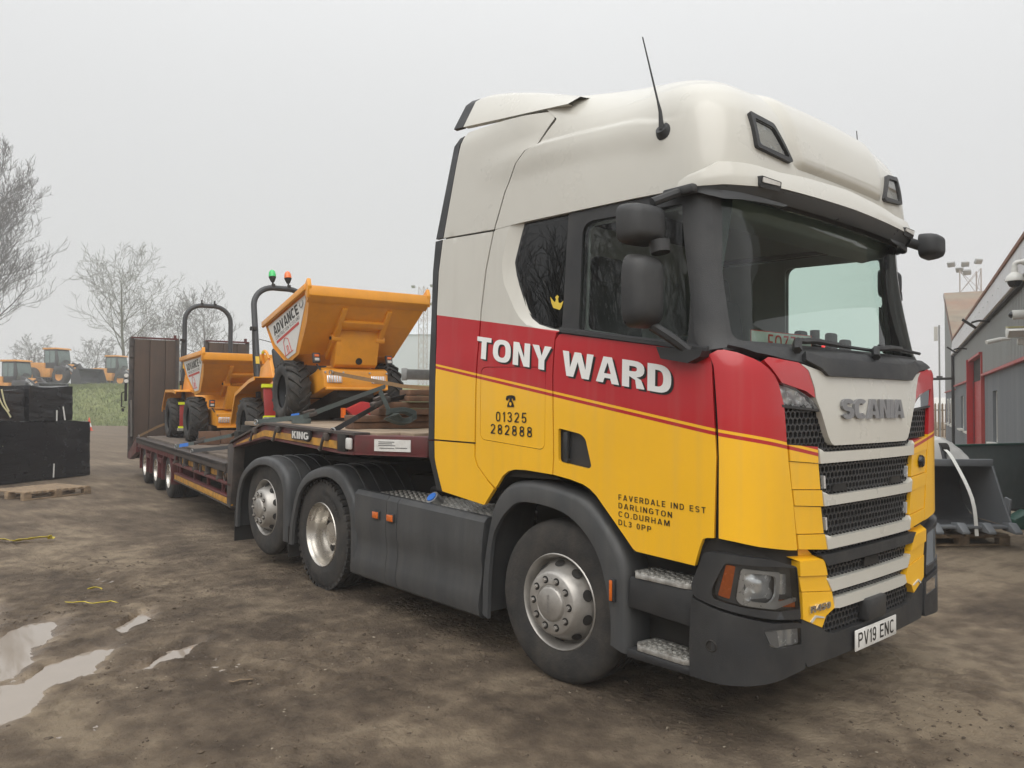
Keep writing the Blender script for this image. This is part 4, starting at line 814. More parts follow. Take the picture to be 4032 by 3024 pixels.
for sd_ in (1, -1):
    K = dict(frame='h', side=sd_, step=.04)
    panel('red_brow', fillet([(1.052, 1.945), (1.02, 1.962), (.768, 1.942), (.700, 1.907), (.654, 1.818), (.641, 1.762), (.722, 1.797), (.942, 1.838)], .008, 2), M_red, T, off=.012, thick=.04, **K)
    hl = fillet([(.925, 1.830), (.820, 1.811), (.700, 1.770), (.66, 1.748), (.604, 1.706), (.898, 1.728)], .008, 2)
    q = panel('upper_headlamp', hl, M_clear, T, off=.006, thick=.004, **K); panel('reflector', hl, M_lampbody, q, off=-.020, thick=.002, frame='h', side=sd_, step=.02, offf=lambda s, z: .010 * np.sin(s * 55) * np.cos(z * 70))
    panel('lamp_trim', [(.935, 1.727), (.60, 1.703), (.592, 1.690), (.93, 1.713)], M_black, T, off=.006, thick=.03, **K)
    for i, (pl, of) in enumerate([([(.876, 1.521), (.611, 1.503), (.606, 1.416), (.864, 1.438)], .006), ([(.864, 1.435), (.597, 1.412), (.578, 1.275), (.842, 1.292)], .000), ([(.842, 1.288), (.574, 1.270), (.560, 1.184), (.828, 1.208)], .006), ([(.828, 1.205), (.574, 1.180), (.548, 1.038), (.804, 1.060)], .000), ([(.804, 1.056), (.546, 1.033), (.522, .950), (.793, .980)], .006),
                                  ([(.85, .977), (.640, .955), (.600, .925), (.850, .945)], -.04), ([(.800, .920), (.57, .905), (.537, .816), (.795, .844)], .016), ([(.795, .841), (.535, .813), (.482, .724), (.772, .760)], .006), ([(.772, .757), (.486, .721), (.458, .629), (.545, .600), (.585, .545), (.70, .590), (.764, .617)], .010)]):
        panel('grille_side_block', pl, M_liv if i < 5 else M_yellow, T, off=of, thick=.05, **K, offf=(lambda s, z: .010 * sstep(.06, .0, np.abs(z - 1.405)) * 0))
    mb = MB(); A_ = np.array([skin3(s_of_hw(h, z), z, .0, sd_) for h, z in [(.850, .945), (.600, .925), (.57, .905), (.800, .920)]]); B_ = np.array([skin3(s_of_hw(h, z), z, o_, sd_) for (h, z), o_ in zip([(.850, .945), (.600, .925), (.57, .905), (.800, .920)], (-.04, -.04, .016, .016))]); mb.add([tuple(p) for p in B_], [(0, 1, 2, 3)]); mb.build('grille_step', M_yellow, T, smooth=None)
    panel('white_trim', fillet([(.703, .594), (.655, .622), (.575, .602), (.566, .592), (.65, .610), (.69, .586)], .006, 2), M_white, T, off=.016, thick=.01, frame='h', side=sd_, step=.03)
    for zc, hh in ((1.31, .53), (1.085, .515)):
        q = panel('position_led', fillet([(hh + .009, zc + .036), (hh - .008, zc + .034), (hh - .014, zc - .034), (hh + .003, zc - .036)], .006, 3), M_lampbody, T, off=-.004, thick=.02, frame='h', side=sd_, step=.03)
WB = {'a': [(.611, 1.503), (.563, 1.476), (.52, 1.472), (-.52, 1.472), (-.563, 1.476), (-.611, 1.503), (-.595, 1.413), (.595, 1.413)], 'b': [(.574, 1.270), (.515, 1.242), (.48, 1.238), (-.48, 1.238), (-.515, 1.242), (-.574, 1.270), (-.556, 1.184), (.556, 1.184)],
      'c': [(.546, 1.034), (.475, 1.010), (-.475, 1.010), (-.546, 1.034), (-.522, .950), (.522, .950)], 'd': [(.537, .800), (.495, .786), (-.495, .786), (-.537, .800), (-.482, .720), (.482, .720)], 'e': [(.44, .680), (-.44, .680), (-.462, .628), (-.41, .620), (.41, .620), (.462, .628)]}
for k, p_ in WB.items():
    zm = {'a': 1.445, 'b': 1.212, 'c': .98, 'd': .755, 'e': .655}[k]; panel('white_grille_bar', p_, M_white, T, off=.000, thick=.05, offf=(lambda s, z, zm=zm: .012 * sstep(.047, .040, np.abs(z - zm))), frame='h', full=True, step=.018 if k != 'x' else .04)
panel('grille_shelf', mir([(.605, .925), (.57, .895), (.545, .866)]), M_black, T, off=.020, thick=.06, **FH)
for h0, z0 in ((.36, 1.275), (-.36, 1.275)): panel('towing_eye_cover', fillet([(h0 + .085, 1.252), (h0 + .06, 1.292), (h0 - .06, 1.292), (h0 - .085, 1.252)], .012), M_dark, T, off=-.008, thick=.01, **FH)
panel('towing_eye_cover', fillet([(.10, .80), (.085, .852), (-.085, .852), (-.10, .80)], .012), M_dark, T, off=-.004, thick=.01, **FH)
mb = MB()
mb.lathe([(.0, .024), (.030, .024), (.040, .015), (.042, 0)], o=tuple(skin_full(s_of_hw(-.735, 1.365), 1.365, .002)), axis=(.98, .2, 0), n=20); q = mb.build('round_badge', M_blackgloss, T)
for i, ch in enumerate(text_glyphs('R450', .26, .05)):
    v, f = ch; hh = .712 - .198 * v[:, 0]; zz = .640 + .036 * v[:, 1]; S = np.array([s_of_hw(a, b) for a, b in zip(hh, zz)]); A = skin3(S, zz, .020); A2, f2 = solid(A, f, np.array([1, 0, 0]), .008); mesh_obj('badge_letter', A2, f2, M_chrome, T, smooth=None)
mb = MB(); c_ = skin_full(s_of_hw(.02, .565), .565, 0); mb.box((c_[0] + .005, c_[1] - .0, .565), (.07, .235, .125), ch=.014); mb.build('radar_cover', M_black, T)
# bumper
panel('bumper_centre', fillet(mir([(.772, .618), (.70, .590), (.585, .545), (.545, .515), (.48, .492)]) + [(-.745, .405), (-.72, .362), (.72, .362), (.745, .405)], .01, 2), M_black, T, off=.006, thick=.06, **FH)
pc = skin_full(np.array([s_of_hw(.262, .36), s_of_hw(-.262, .36)]), np.array([.358, .358]), .018)
mb = MB(); a, b = Vector(pc[0]), Vector(pc[1]); xp = max(a.x, b.x) + .004; mb.box((xp, 1.25, .4135), (.006, .524, .115), ch=.002); q = mb.build('number_plate', M_plate, T)
text_plate('plate_letter', 'PV19 ENC', (xp + .003, 1.02, .374), (0, .46, 0), (0, 0, .079), M_letterblack, q, .17, .17, lift=.001)
for sd_ in (1, -1):
    K = dict(frame='s', side=sd_, step=.04)
    LENS = fillet([(-.235, .945), (.0, .920), (.205, .890), (.232, .675), (.05, .690), (-.16, .728), (-.295, .760), (-.300, .81)], .022)
    q = panel('headlamp', fillet([(-.34, .985), (-.24, .988), (.0, .955), (.10, .925), (.205, .897), (.238, .622), (.0, .660), (-.2, .705), (-.40, .750), (-.42, .80)], .02), M_black, T, [LENS], off=.014, thick=.06, **K)
    panel('lamp_housing', LENS, M_dgrey2 if 'M_dgrey2' in globals() else M_black, q, off=-.030, thick=.002, **K)
    bez = fillet([(-.160, .915), (.085, .880), (.075, .76), (.06, .735), (.22, .735), (.226, .715), (.04, .70), (-.155, .735), (-.185, .76)], .02)
    panel('lamp_bezel', bez, M_chromed, q, [fillet([(-.145, .897), (.0, .875), (.052, .858), (.045, .765), (.0, .735), (-.145, .757)], .025)], off=-.004, thick=.012, frame='s', side=sd_, step=.03)
    panel('reflector', fillet([(-.15, .90), (.055, .865), (.05, .75), (-.15, .745)], .02), M_lampbody, q, off=-.026, thick=.002, frame='s', side=sd_, step=.018, offf=lambda s, z: .020 * np.cos((s + .05) * 22) * np.cos((z - .82) * 26) + .004 * np.sin(z * 240))
    panel('reflector', fillet([(.085, .87), (.155, .86), (.160, .76), (.09, .765)], .015), M_lampbody, q, off=-.022, thick=.002, frame='s', side=sd_, step=.02, offf=lambda s, z: .012 * np.cos((s - .12) * 40))
    panel('indicator', fillet([(-.232, .930), (-.185, .925), (-.215, .762), (-.275, .775)], .008), M_amber, q, off=-.010, thick=.01, **K)
    panel('indicator', fillet([(.045, .712), (.10, .738), (.218, .728), (.222, .682)], .006), M_amber, q, off=-.010, thick=.01, **K)
    panel('lens', LENS, M_clear, q, off=.008, thick=.003, **K)
    FOG = fillet([(-.055, .612), (.235, .580), (.238, .495), (.02, .512), (-.02, .535)], .012)
    q = panel('bumper_corner', fillet([(-.415, .742), (-.2, .690), (.0, .640), (.235, .606), (.262, .56), (.275, .45), (.272, .365), (.10, .352), (-.12, .345), (-.425, .345), (-.43, .5)], .012), M_black, T, [FOG], off=.016, thick=.07, **K)
    fl = panel('fog_lamp', FOG, M_lampbody, T, off=-.006, thick=.01, offf=lambda s, z: .006 * np.sin(s * 80), frame='s', side=sd_, step=.025); panel('lens', FOG, M_clear, fl, off=.012, thick=.003, **K); panel('lamp_cheek', fillet([(-.05, .606), (.03, .597), (.045, .515), (.022, .516), (-.016, .538)], .006), M_grey, fl, off=.016, thick=.004, **K)
    y0 = 1.25 - sd_ * 1.25
    pt = skin3(-.30, .525, .017, sd_); nrm = skin3(-.30, .525, .03, sd_) - pt; mb = MB(); mb.lathe([(.031, -.002), (.026, .004), (.022, -.006), (.018, -.03), (0, -.03)], o=tuple(pt), axis=tuple(nrm), n=20); mb.build('tow_hole', M_dark, T)
    # ledge along the top of the bumper and headlamp surround roof
    mb = MB(); Y = lambda d: y0 + sd_ * d
    # steps
    tread = lambda z, x0, x1, d0, d1: [(x0 + .05, Y(d0)), (x0, Y(d0 + .06)), (x0 + .02, Y(d1)), (x1, Y(d1)), (x1, Y(d0 + .03)), (x1 - .04, Y(d0))]
    for z, x0, x1 in ((.800, -.845, -.425), (.408, -.83, -.435)):
        mb = MB(); mb.prism(tread(z, x0, x1, .012, .21), 'xy', z - .028, z); q = mb.build('step_tread', M_tread, T, bevel=.004)
        mb = MB()
        for i in range(11):
            for j in range(4):
                mb.box((x0 + .05 + i * .034, Y(.035 + j * .045 + (.01 if i % 2 else 0)), z + .003), (.022, .026, .007))
        tag(mb.build('tread_studs', M_tread, q, smooth=None), kind='stuff')
    mb = MB(); mb.prism([(-.86, .60), (-.42, .58), (-.42, .772), (-.845, .772)], 'xz', Y(.022), Y(.20)); mb.build('step_riser', M_black, T, bevel=.012)
    mb = MB(); mb.prism([(-.86, .325), (-.42, .335), (-.42, .380), (-.85, .380)], 'xz', Y(.010), Y(.26)); mb.build('step_base', M_black, T, bevel=.012)
    mb = MB(); mb.box((-.66, Y(.30), .70), (.62, .16, .62)); mb.build('step_well', M_dark, T)
# windscreen
GL = fillet(mir([(1.120, 2.055), (1.09, 2.825)])[:2][::1] + [(-1.09, 2.825), (-1.120, 2.055)], .06, 5)
panel('windscreen_frame', [(1.185, 2.01), (1.150, 2.86), (-1.150, 2.86), (-1.185, 2.01)], M_black, T, [GL], off=-.010, thick=.02, **FH)
panel('windscreen', GL, M_screen, T, off=-.016, thick=.004, frame='h', full=True, step=.06)
panel('scuttle', mir([(1.165, 2.020), (1.075, 1.982), (.90, 1.958), (.745, 1.945), (.66, 1.928), (.60, 1.912), (.53, 1.884)]), M_black, T, off=.012, thick=.06, **FH)
panel('scuttle_lip', fillet(mir([(.70, 1.990), (.735, 1.950), (.60, 1.915), (.53, 1.880)])[:4] + mir([(.70, 1.990), (.735, 1.950), (.60, 1.915), (.53, 1.880)])[4:] + [(-.52, 1.965), (.52, 1.965)], .012, 2), M_black, T, off=.035, thick=.05, **FH)
for path in ([(.763, 1.990), (.70, 2.035), (.636, 2.052), (.527, 2.063), (.38, 2.063), (.235, 2.058)], [(-.107, 1.990), (-.18, 2.045), (-.279, 2.058), (-.463, 2.076), (-.62, 2.082)]):
    A = skin_full(np.array([s_of_hw(h, z) for h, z in path]), np.array([z for _, z in path]), np.array([.03, .05, .05, .045, .035, .03][:len(path)])); mb = MB(); mb.tube(spline([tuple(a) for a in A], 4), [.024] * 5 + [.018] * (4 * (len(path) - 1) - 4), 6); w_ = mb.build('wiper_arm', M_black, T)
    h_e, z_e = path[-1]; A = skin_full(np.array([s_of_hw(h, z) for h, z in [(h_e + .30, z_e + .008), (h_e, z_e), (h_e - .42, z_e - .006)]]), np.array([z_e + .008, z_e, z_e - .006]), np.array([.02, .026, .02])); mb = MB(); mb.tube([tuple(a) for a in A], .011, 6); mb.build('wiper_blade', M_rubbertrim, w_)
# ------------------------------------------------------------------ cab interior
mb = MB(); mb.prism([(-.33, 1.55), (-.33, 1.98), (-.42, 2.045), (-.62, 2.05), (-.80, 1.95), (-.82, 1.55)], 'xz', .12, 2.38); mb.build('dashboard', M_interdark, T, bevel=.03)
mb = MB(); mb.box((-1.2, 1.25, 1.35), (1.7, 2.3, .05)); mb.build('cab_floor', M_interdark, T)
mb = MB(); mb.box((-1.98, 1.25, 2.2), (.05, 2.3, 1.7)); mb.build('rear_lining', M_interior, T)
mb = MB(); mb.prism([(-.42, 2.90), (-.36, 3.05), (-1.95, 3.30), (-1.95, 3.25), (-.5, 2.95)], 'xz', .15, 2.35); mb.build('headlining', M_interior, T)
mb = MB(); mb.prism([(-.36, 2.93), (-.44, 2.78), (-.62, 2.76), (-.70, 2.95)], 'xz', .16, 2.34); mb.build('overhead_locker', M_interior, T, bevel=.02)
for sd_ in (1, -1):
    panel('door_lining', [(-1.95, 1.4), (-.42, 1.4), (-.40, 2.86), (-1.95, 2.9)], M_interior, T, [fillet([(-1.25, 2.18), (-.47, 2.05), (-.45, 2.78), (-1.24, 2.81)], .05)], off=-.075, thick=.01, side=sd_, step=.1)
for yc in (.62, 1.88):
    mb = MB(); mb.box((-1.25, yc, 1.78), (.5, .52, .16), ch=.05); s_ = mb.build('cab_seat', M_seat, T)
    mb = MB(); mb.box((-1.50, yc, 2.18), (.14, .50, .74), Matrix.Rotation(R(-8), 4, 'Y'), ch=.05); mb.build('seat_back', M_seat, s_)
    mb = MB(); mb.box((-1.55, yc, 2.62), (.10, .28, .20), Matrix.Rotation(R(-8), 4, 'Y'), ch=.04); mb.build('headrest', M_seat, s_)
mb = MB(); c_ = Vector((-.86, .62, 2.02)); ax = Vector((-.75, 0, .66)).normalized(); q_ = ax.to_track_quat('Z', 'Y'); mb.tube([c_ + q_ @ Vector((.225 * math.cos(a), .225 * math.sin(a), 0)) for a in np.linspace(0, 2 * math.pi, 33)], .017, 8); mb.cyl(c_ - ax * .12, c_, .05, n=12)
for a in (0.3, math.pi - .3, -math.pi / 2): mb.tube([c_, c_ + q_ @ Vector((.22 * math.cos(a), .22 * math.sin(a), 0))], .015, 6)
mb.build('cab_steering_wheel', M_interdark, T)
fz = skin_full(np.array([s_of_hw(.853, 2.1), s_of_hw(.245, 2.1)]), np.array([2.1, 2.1]), -.13); a, b = Vector(fz[0]), Vector(fz[1]); d_ = (b - a); M_fz = mat('plate_red', (.62, .05, .04), .4)
mb = MB(); n_ = Vector((d_.y, -d_.x, 0)).normalized(); nn_ = n_ if n_.x > 0 else -n_
rot = Matrix(((d_.normalized().x, -nn_.x, 0, 0), (d_.normalized().y, -nn_.y, 0, 0), (0, 0, 1, 0), (0, 0, 0, 1)))
mb.box((a + d_ * .5), (d_.length, .006, .112), rot); fp = mb.build('name_plate', M_plate, T)
mb = MB()
for (u0, u1, v0, v1) in ((0, 1, .108, .112), (0, 1, 0, .004), (0, .006, 0, .112), (.994, 1, 0, .112)): mb.box(a + d_ * ((u0 + u1) / 2) + Vector((0, 0, (v0 + v1) / 2 - .056)) + nn_ * .004, (d_.length * (u1 - u0), .003, v1 - v0), rot)
mb.build('name_plate_border', M_fz, fp); text_plate('name_plate_letter', 'FOZZY', a + d_ * .27 + Vector((0, 0, -.040)) + nn_ * .004, d_ * .58, (0, 0, .08), M_fz, fp, .16, .24, lift=.001)
dp = skin_full(s_of_hw(.07, 2.1), 2.1, -.20); mb = MB(); mb.lathe([(.03, 0), (.05, .02), (.055, .045), (.04, .075), (.028, .08), (.028, .13), (.0, .13)], o=(dp[0], dp[1], 2.05), axis=(0, 0, 1), n=20); dc = mb.build('dash_camera', M_blackgloss, T)
M_redglow = bpy.data.materials.new('red_indicator'); M_redglow.use_nodes = True; _b = M_redglow.node_tree.nodes['Principled BSDF']; _b.inputs['Base Color'].default_value = (.8, .02, .02, 1); _b.inputs['Emission Color'].default_value = (1, .03, .03, 1); _b.inputs['Emission Strength'].default_value = 1.2
mb = MB(); mb.box((dp[0] + .052, dp[1], 2.085), (.012, .028, .022)); mb.build('indicator_light', M_redglow, dc)
for hh, hgt in ((.20, .12), (-.18, .13), (-.38, .10)):
    p_ = skin_full(s_of_hw(hh, 2.1), 2.1, -.22); mb = MB(); mb.box((p_[0], p_[1], 2.05 + hgt / 2), (.05, .09, hgt), ch=.015); mb.build('dash_tray', M_interdark, T)
# ------------------------------------------------------------------ mirrors
def housing(y0, y1, x, z0, z1, dpt, sl, tb=0.0):
    "rounded mirror shell: flat rear, domed front"
    rings = []
    for t, sc, in ((0, 1.0), (.25, .99), (.55, .93), (.8, .80), (.95, .55), (1.0, .28)):
        yc, zc = (y0 + y1) / 2, (z0 + z1) / 2; hy, hz = abs(y1 - y0) / 2 * sc, (z1 - z0) / 2 * (1 - (1 - sc) * .75); ring = []
        for k in range(28):
            a = 2 * math.pi * k / 28; c, s = math.cos(a), math.sin(a); p = 4.2; u = math.copysign(abs(c) ** (2 / p), c); w = math.copysign(abs(s) ** (2 / p), s)
            ring.append((x + dpt * t + sl * u * hy, yc + u * hy * (1 - tb * (w * .5 - .5) * -.3), zc + w * hz))
        rings.append(ring)
    return rings
for sg in (1, -1):
    f_ = lambda y: y if sg == 1 else 2.5 - y
    mb = MB(); mb.loft([[(a, f_(b), c) for a, b, c in r_] for r_ in housing(-.085, -.315, -.60, 2.115, 2.495, .11, .12)]); q = mb.build('door_mirror', M_black, T, smooth=60)
    mb = MB(); mb.box((-.603, f_(-.20), 2.30), (.004, .20, .33), Matrix.Rotation(.0, 4, 'Z')); mb.build('mirror_glass', M_mirror, q)
    mb = MB(); mb.loft([[(a, f_(b), c) for a, b, c in r_] for r_ in housing(-.075, -.330, -.62, 2.545, 2.755, .13, .14)]); q2 = mb.build('wide_angle_mirror', M_black, T, smooth=60)
    mb = MB(); mb.tube([(-.50, f_(-.14), 2.50), (-.51, f_(-.14), 2.56)], [.05, .055], 12); mb.build('mirror_neck', M_black, T)
    mb = MB(); mb.tube(spline([(-.50, f_(.03), 2.845), (-.50, f_(-.05), 2.815), (-.54, f_(-.16), 2.765)], 4), .024, 8); mb.box((-.50, f_(.018), 2.845), (.20, .05, .05), ch=.015); mb.build('mirror_arm', M_black, T)
    mb = MB(); mb.tube(spline([(-.42, f_(-.02), 2.00), (-.47, f_(-.08), 2.06), (-.55, f_(-.15), 2.13)], 4), .028, 8); mb.prism([(-.60, 2.030), (-.31, 1.994), (-.325, 1.965), (-.40, 1.935), (-.57, 1.965)], 'xz', f_(-.055), f_(.02)); mb.build('mirror_bracket', M_black, T)
mb = MB(); mb.loft([[(a + .40, b, c) for a, b, c in r_] for r_ in housing(2.27, 2.53, -.60, 2.745, 2.915, .12, -.05)]); mb.tube([(-.20, 2.32, 2.83), (-.24, 2.20, 2.85)], .035, 8); mb.build('kerb_mirror', M_black, T, smooth=60)
# ------------------------------------------------------------------ wheels
def tyre_profile(Ro, Ri, wd, crown=.012):
    "closed profile (radius, axial) from outer bead round the tread to the inner bead; axial 0 at the outer face"
    g = [(Ri, -.004), (Ri + .03, .006), (Ri + (Ro - Ri) * .45, .012), (Ro - .055, .004), (Ro - .028, -.006), (Ro - crown, -.020)]
    tr = [(Ro - .004, -.035)]; w = wd - .07
    for k in range(4):
        c = -.035 - w * (k + 1) / 5; tr += [(Ro, c + .012), (Ro, c + .006), (Ro - .012, c + .004), (Ro - .012, c - .004), (Ro, c - .006)]
    tr += [(Ro - .004, -wd + .035)]; return g + tr + [(Ro - crown, -wd + .02), (Ro - .06, -wd), (Ri, -wd)]
def make_wheel(kind, loc, rz=0, flip=False, R_=.505):
    "road wheel modelled about its outer rim plane, axis -y outward"
    lip = .2985; L_ = lambda n, pr, m, par, seg=48: (lambda mb: (mb.lathe(pr, n=seg, caps=False), mb.build(n, m, par, smooth=40))[1])(MB())
    if kind == 'convex':
        pr = [(lip, .0), (lip - .006, .006), (lip - .014, -.002), (lip - .026, -.028), (lip - .034, -.10), (.257, -.105), (.250, -.070), (.236, -.030), (.214, .018), (.196, .050), (.186, .062), (.180, .066), (.118, .068), (.112, .062), (.106, .064), (.102, .078), (.094, .084), (0, .086)]
        w = L_('wheel', pr, M_rimsilver, truck); hole_r, hole_n, hole_h, nut_r, nut_h = .233, (.80, .55), -.018, .147, .068
    else:
        pr = [(lip, .0), (lip - .006, .007), (lip - .014, -.002), (lip - .024, -.025), (lip - .028, -.045), (lip - .040, -.062), (lip - .040, -.115), (.246, -.150), (.236, -.172), (.16, -.188), (.118, -.188), (.112, -.12), (.098, -.10), (0, -.094)]
        w = L_('wheel', pr, M_rimsteel, truck); hole_r, hole_n, hole_h, nut_r, nut_h = .198, (0.05, 1.0), -.176, .147, -.188
    tag(w, 'wheel with dull silver disc and black tyre' if kind == 'convex' else 'deep dished driven wheel with bright rim')
    ty = L_('tyre', tyre_profile(R_, lip - .008, .295), M_rubber, w, 72)
    if kind != 'convex':
        mb = MB()
        for k in range(46):
            a = 2 * math.pi * k / 46
            for yy in (.012, .232):
                q = Matrix.Rotation(a, 4, 'Y') @ Matrix.Translation((R_ - .010, yy + .02, 0)); mb.box((0, 0, 0), (.030, .055, .040), None); mb.v[-8:] = [tuple(q @ Vector(p)) for p in mb.v[-8:]]
        tag(mb.build('tread_blocks', M_rubber, w, smooth=None), kind='stuff')
        ty2 = L_('inner_tyre', [(r, h - .34) for r, h in tyre_profile(R_, lip - .008, .29)], M_rubber, w, 48)
        v0 = text_glyphs('MULTIWAY', .2, .12)
        for sgn, base in ((1, 2.2), (1, 5.3)):
            for v, f in v0:
                ang = base + (v[:, 0] - .5) * 1.0; rr_ = .385 + .040 * v[:, 1]; mesh_obj('tyre_letter', np.stack([rr_ * -np.cos(ang), np.full(len(v), -.0155), rr_ * np.sin(ang)], 1), f, M_black, w, smooth=None)
    hd = MB(); hd.cyl((0, 0, 0), (0, -.004, 0), 1.0, n=20)
    for k in range(10):
        a = 2 * math.pi * (k + .5) / 10; rad = Vector((math.cos(a), 0, math.sin(a))); nrm = (rad * hole_n[0] + Vector((0, -1, 0)) * hole_n[1]).normalized(); tan = Vector((0, -1, 0)).cross(rad); bit = nrm.cross(tan)
        c = rad * hole_r + Vector((0, -hole_h, 0)) + nrm * .004; rx, ry = (.036, .030) if kind == 'convex' else (.034, .034)
        vv = [c + tan * rx * math.cos(t) + bit * ry * math.sin(t) for t in np.linspace(0, 2 * math.pi, 17)[:-1]]
        mesh_obj('hand_hole', vv, [tuple(range(16))], M_dark, w, smooth=None)
        a = 2 * math.pi * k / 10; rad = Vector((math.cos(a), 0, math.sin(a))); c = rad * nut_r + Vector((0, -nut_h, 0))
        if kind == 'convex':
            mb = MB(); mb.cyl(c + Vector((0, .001, 0)), c + Vector((0, -.0015, 0)), .0235, n=14); mb.build('nut_recess', M_dark, w, smooth=None)
        mb = MB(); mb.cyl(c, c + Vector((0, -.020, 0)), .0135, .0125, n=6); mb.build('wheel_nut', M_rimsilver if kind == 'convex' else M_tsteel, w, smooth=None)
    if kind == 'convex':
        for v, f in text_glyphs('SCANIA', .2, .12): mesh_obj('hub_letter', np.stack([-.006 + .020 * v[:, 1] - .01, np.full(len(v), -.0875), .055 - .11 * v[:, 0]], 1), f, M_rimsilver2, w, smooth=None)
    w.location = loc; w.rotation_euler = (0, 0, rz + (math.pi if flip else 0)); return w
M_rimsilver2 = mat('hub_relief', (.30, .285, .27), .4, metal=.5)
make_wheel('convex', (-1.48, .09, .495), R(4)); make_wheel('convex', (-1.48, 2.41, .495), R(4), True)
make_wheel('dished', (-4.63, .075, .495)); make_wheel('dished', (-4.63, 2.425, .495), 0, True)
make_wheel('convex', (-5.94, .09, .606)); make_wheel('convex', (-5.94, 2.41, .606), 0, True)
# ------------------------------------------------------------------ wings
def wing(name, outer, inner, y, depth, m, sg, ribs=0):
    n = min(len(outer), len(inner)); O = spline([(a, 0, b) for a, b in outer], 4); I = spline([(a, 0, b) for a, b in inner], 4); k = min(len(O), len(I)); f_ = lambda q: q if sg == 1 else 2.5 - q; rings = []
    for i in range(k):
        o, p = O[int(i * (len(O) - 1) / (k - 1))], I[int(i * (len(I) - 1) / (k - 1))]; d = (p - o); d2 = d.normalized()
        rings.append([(o.x, f_(y + depth), o.z), (o.x, f_(y + .05), o.z), (o.x + d.x * .12, f_(y + .012), o.z + d.z * .12), (o.x + d.x * .3, f_(y), o.z + d.z * .3), (p.x, f_(y + .004), p.z), (p.x + d2.x * .004, f_(y + .03), p.z + d2.z * .004), (o.x + d.x * .2, f_(y + .06), o.z + d.z * .2), (o.x + d2.x * .02, f_(y + depth), o.z + d2.z * .02)])
    mb = MB(); mb.loft(rings); w = mb.build(name, m, truck, smooth=45)
    for r_ in range(ribs):
        yy = y + .16 + r_ * .13; mb = MB(); mb.tube([(o.x, f_(yy), o.z + .002) for o in O[6:-6]], .010, 6); mb.build('wing_rib', m, w)
    return w
FO = [(-2.165, .30), (-2.155, .55), (-2.105, .806), (-2.042, 1.038), (-1.937, 1.165), (-1.834, 1.212), (-1.637, 1.232), (-1.375, 1.209), (-1.179, 1.162), (-1.041, 1.051), (-.93, .929), (-.875, .80), (-.862, .55), (-.862, .33)]
FI = [(-2.095, .27), (-2.085, .55), (-2.045, .813), (-1.980, .93), (-1.905, 1.010), (-1.79, 1.084), (-1.609, 1.095), (-1.399, 1.072), (-1.263, 1.018), (-1.144, .925), (-1.06, .80), (-1.005, .62), (-.985, .50), (-.985, .36)]
DO = [(-5.205, .335), (-5.18, .509), (-5.10, .75), (-4.999, .93), (-4.786, 1.072), (-4.455, 1.150), (-4.191, 1.135), (-4.028, 1.02), (-3.93, .92), (-3.875, .80), (-3.862, .60), (-3.862, .345)]
DI = [(-5.13, .335), (-5.11, .509), (-5.04, .72), (-4.945, .87), (-4.76, .985), (-4.455, 1.050), (-4.22, 1.015), (-4.10, .94), (-4.02, .85), (-3.975, .75), (-3.96, .60), (-3.96, .345)]
TO = [(-6.60, .335), (-6.575, .62), (-6.49, .85), (-6.357, .985), (-6.082, 1.115), (-5.816, 1.155), (-5.562, 1.14), (-5.37, 1.07), (-5.27, .97), (-5.235, .82), (-5.23, .60), (-5.23, .345)]
TI = [(-6.525, .335), (-6.50, .62), (-6.42, .82), (-6.30, .93), (-6.06, 1.035), (-5.816, 1.070), (-5.60, 1.05), (-5.44, .98), (-5.36, .89), (-5.33, .76), (-5.325, .60), (-5.325, .345)]
for sg in (1, -1):
    wing('front_wing', FO, FI, .018, .40, M_grey2, sg); wing('rear_wing', DO, DI, .010, .66, M_grey2, sg, 4); wing('rear_wing', TO, TI, .010, .62, M_grey2, sg, 4)
    f_ = lambda q: q if sg == 1 else 2.5 - q
    mb = MB(); mb.prism([(-2.14, .35), (-2.05, 1.0), (-1.85, 1.16), (-1.4, 1.17), (-1.1, 1.08), (-.9, .85), (-.9, .35)], 'xz', f_(.44), f_(.47)); mb.build('wheel_arch_liner', M_dark, truck)
    mb = MB(); mb.prism([(-2.12, 1.06), (-1.93, 1.24), (-1.3, 1.26), (-1.05, 1.15), (-.85, .90), (-.42, .90), (-.42, 1.10), (-2.0, 1.35)], 'xz', f_(.06), f_(.5)); mb.build('cab_underside', M_dark, truck)
    q = MB(); q.box((-.955, f_(.012), .675), (.035, .025, .13), ch=.008); q = q.build('side_repeater', M_black, truck); mb = MB(); mb.box((-.962, f_(-.003), .675), (.020, .008, .115), ch=.003); mb.build('reflector', M_amber, q)
    for x0, z0, z1 in ((-6.615, .165, .50), (-5.222, .20, .50)):
        mb = MB(); mb.box((x0, f_(.33), (z0 + z1) / 2), (.012, .62, z1 - z0)); mb.build('mud_flap', M_dark, truck)
M_grey2_done = True
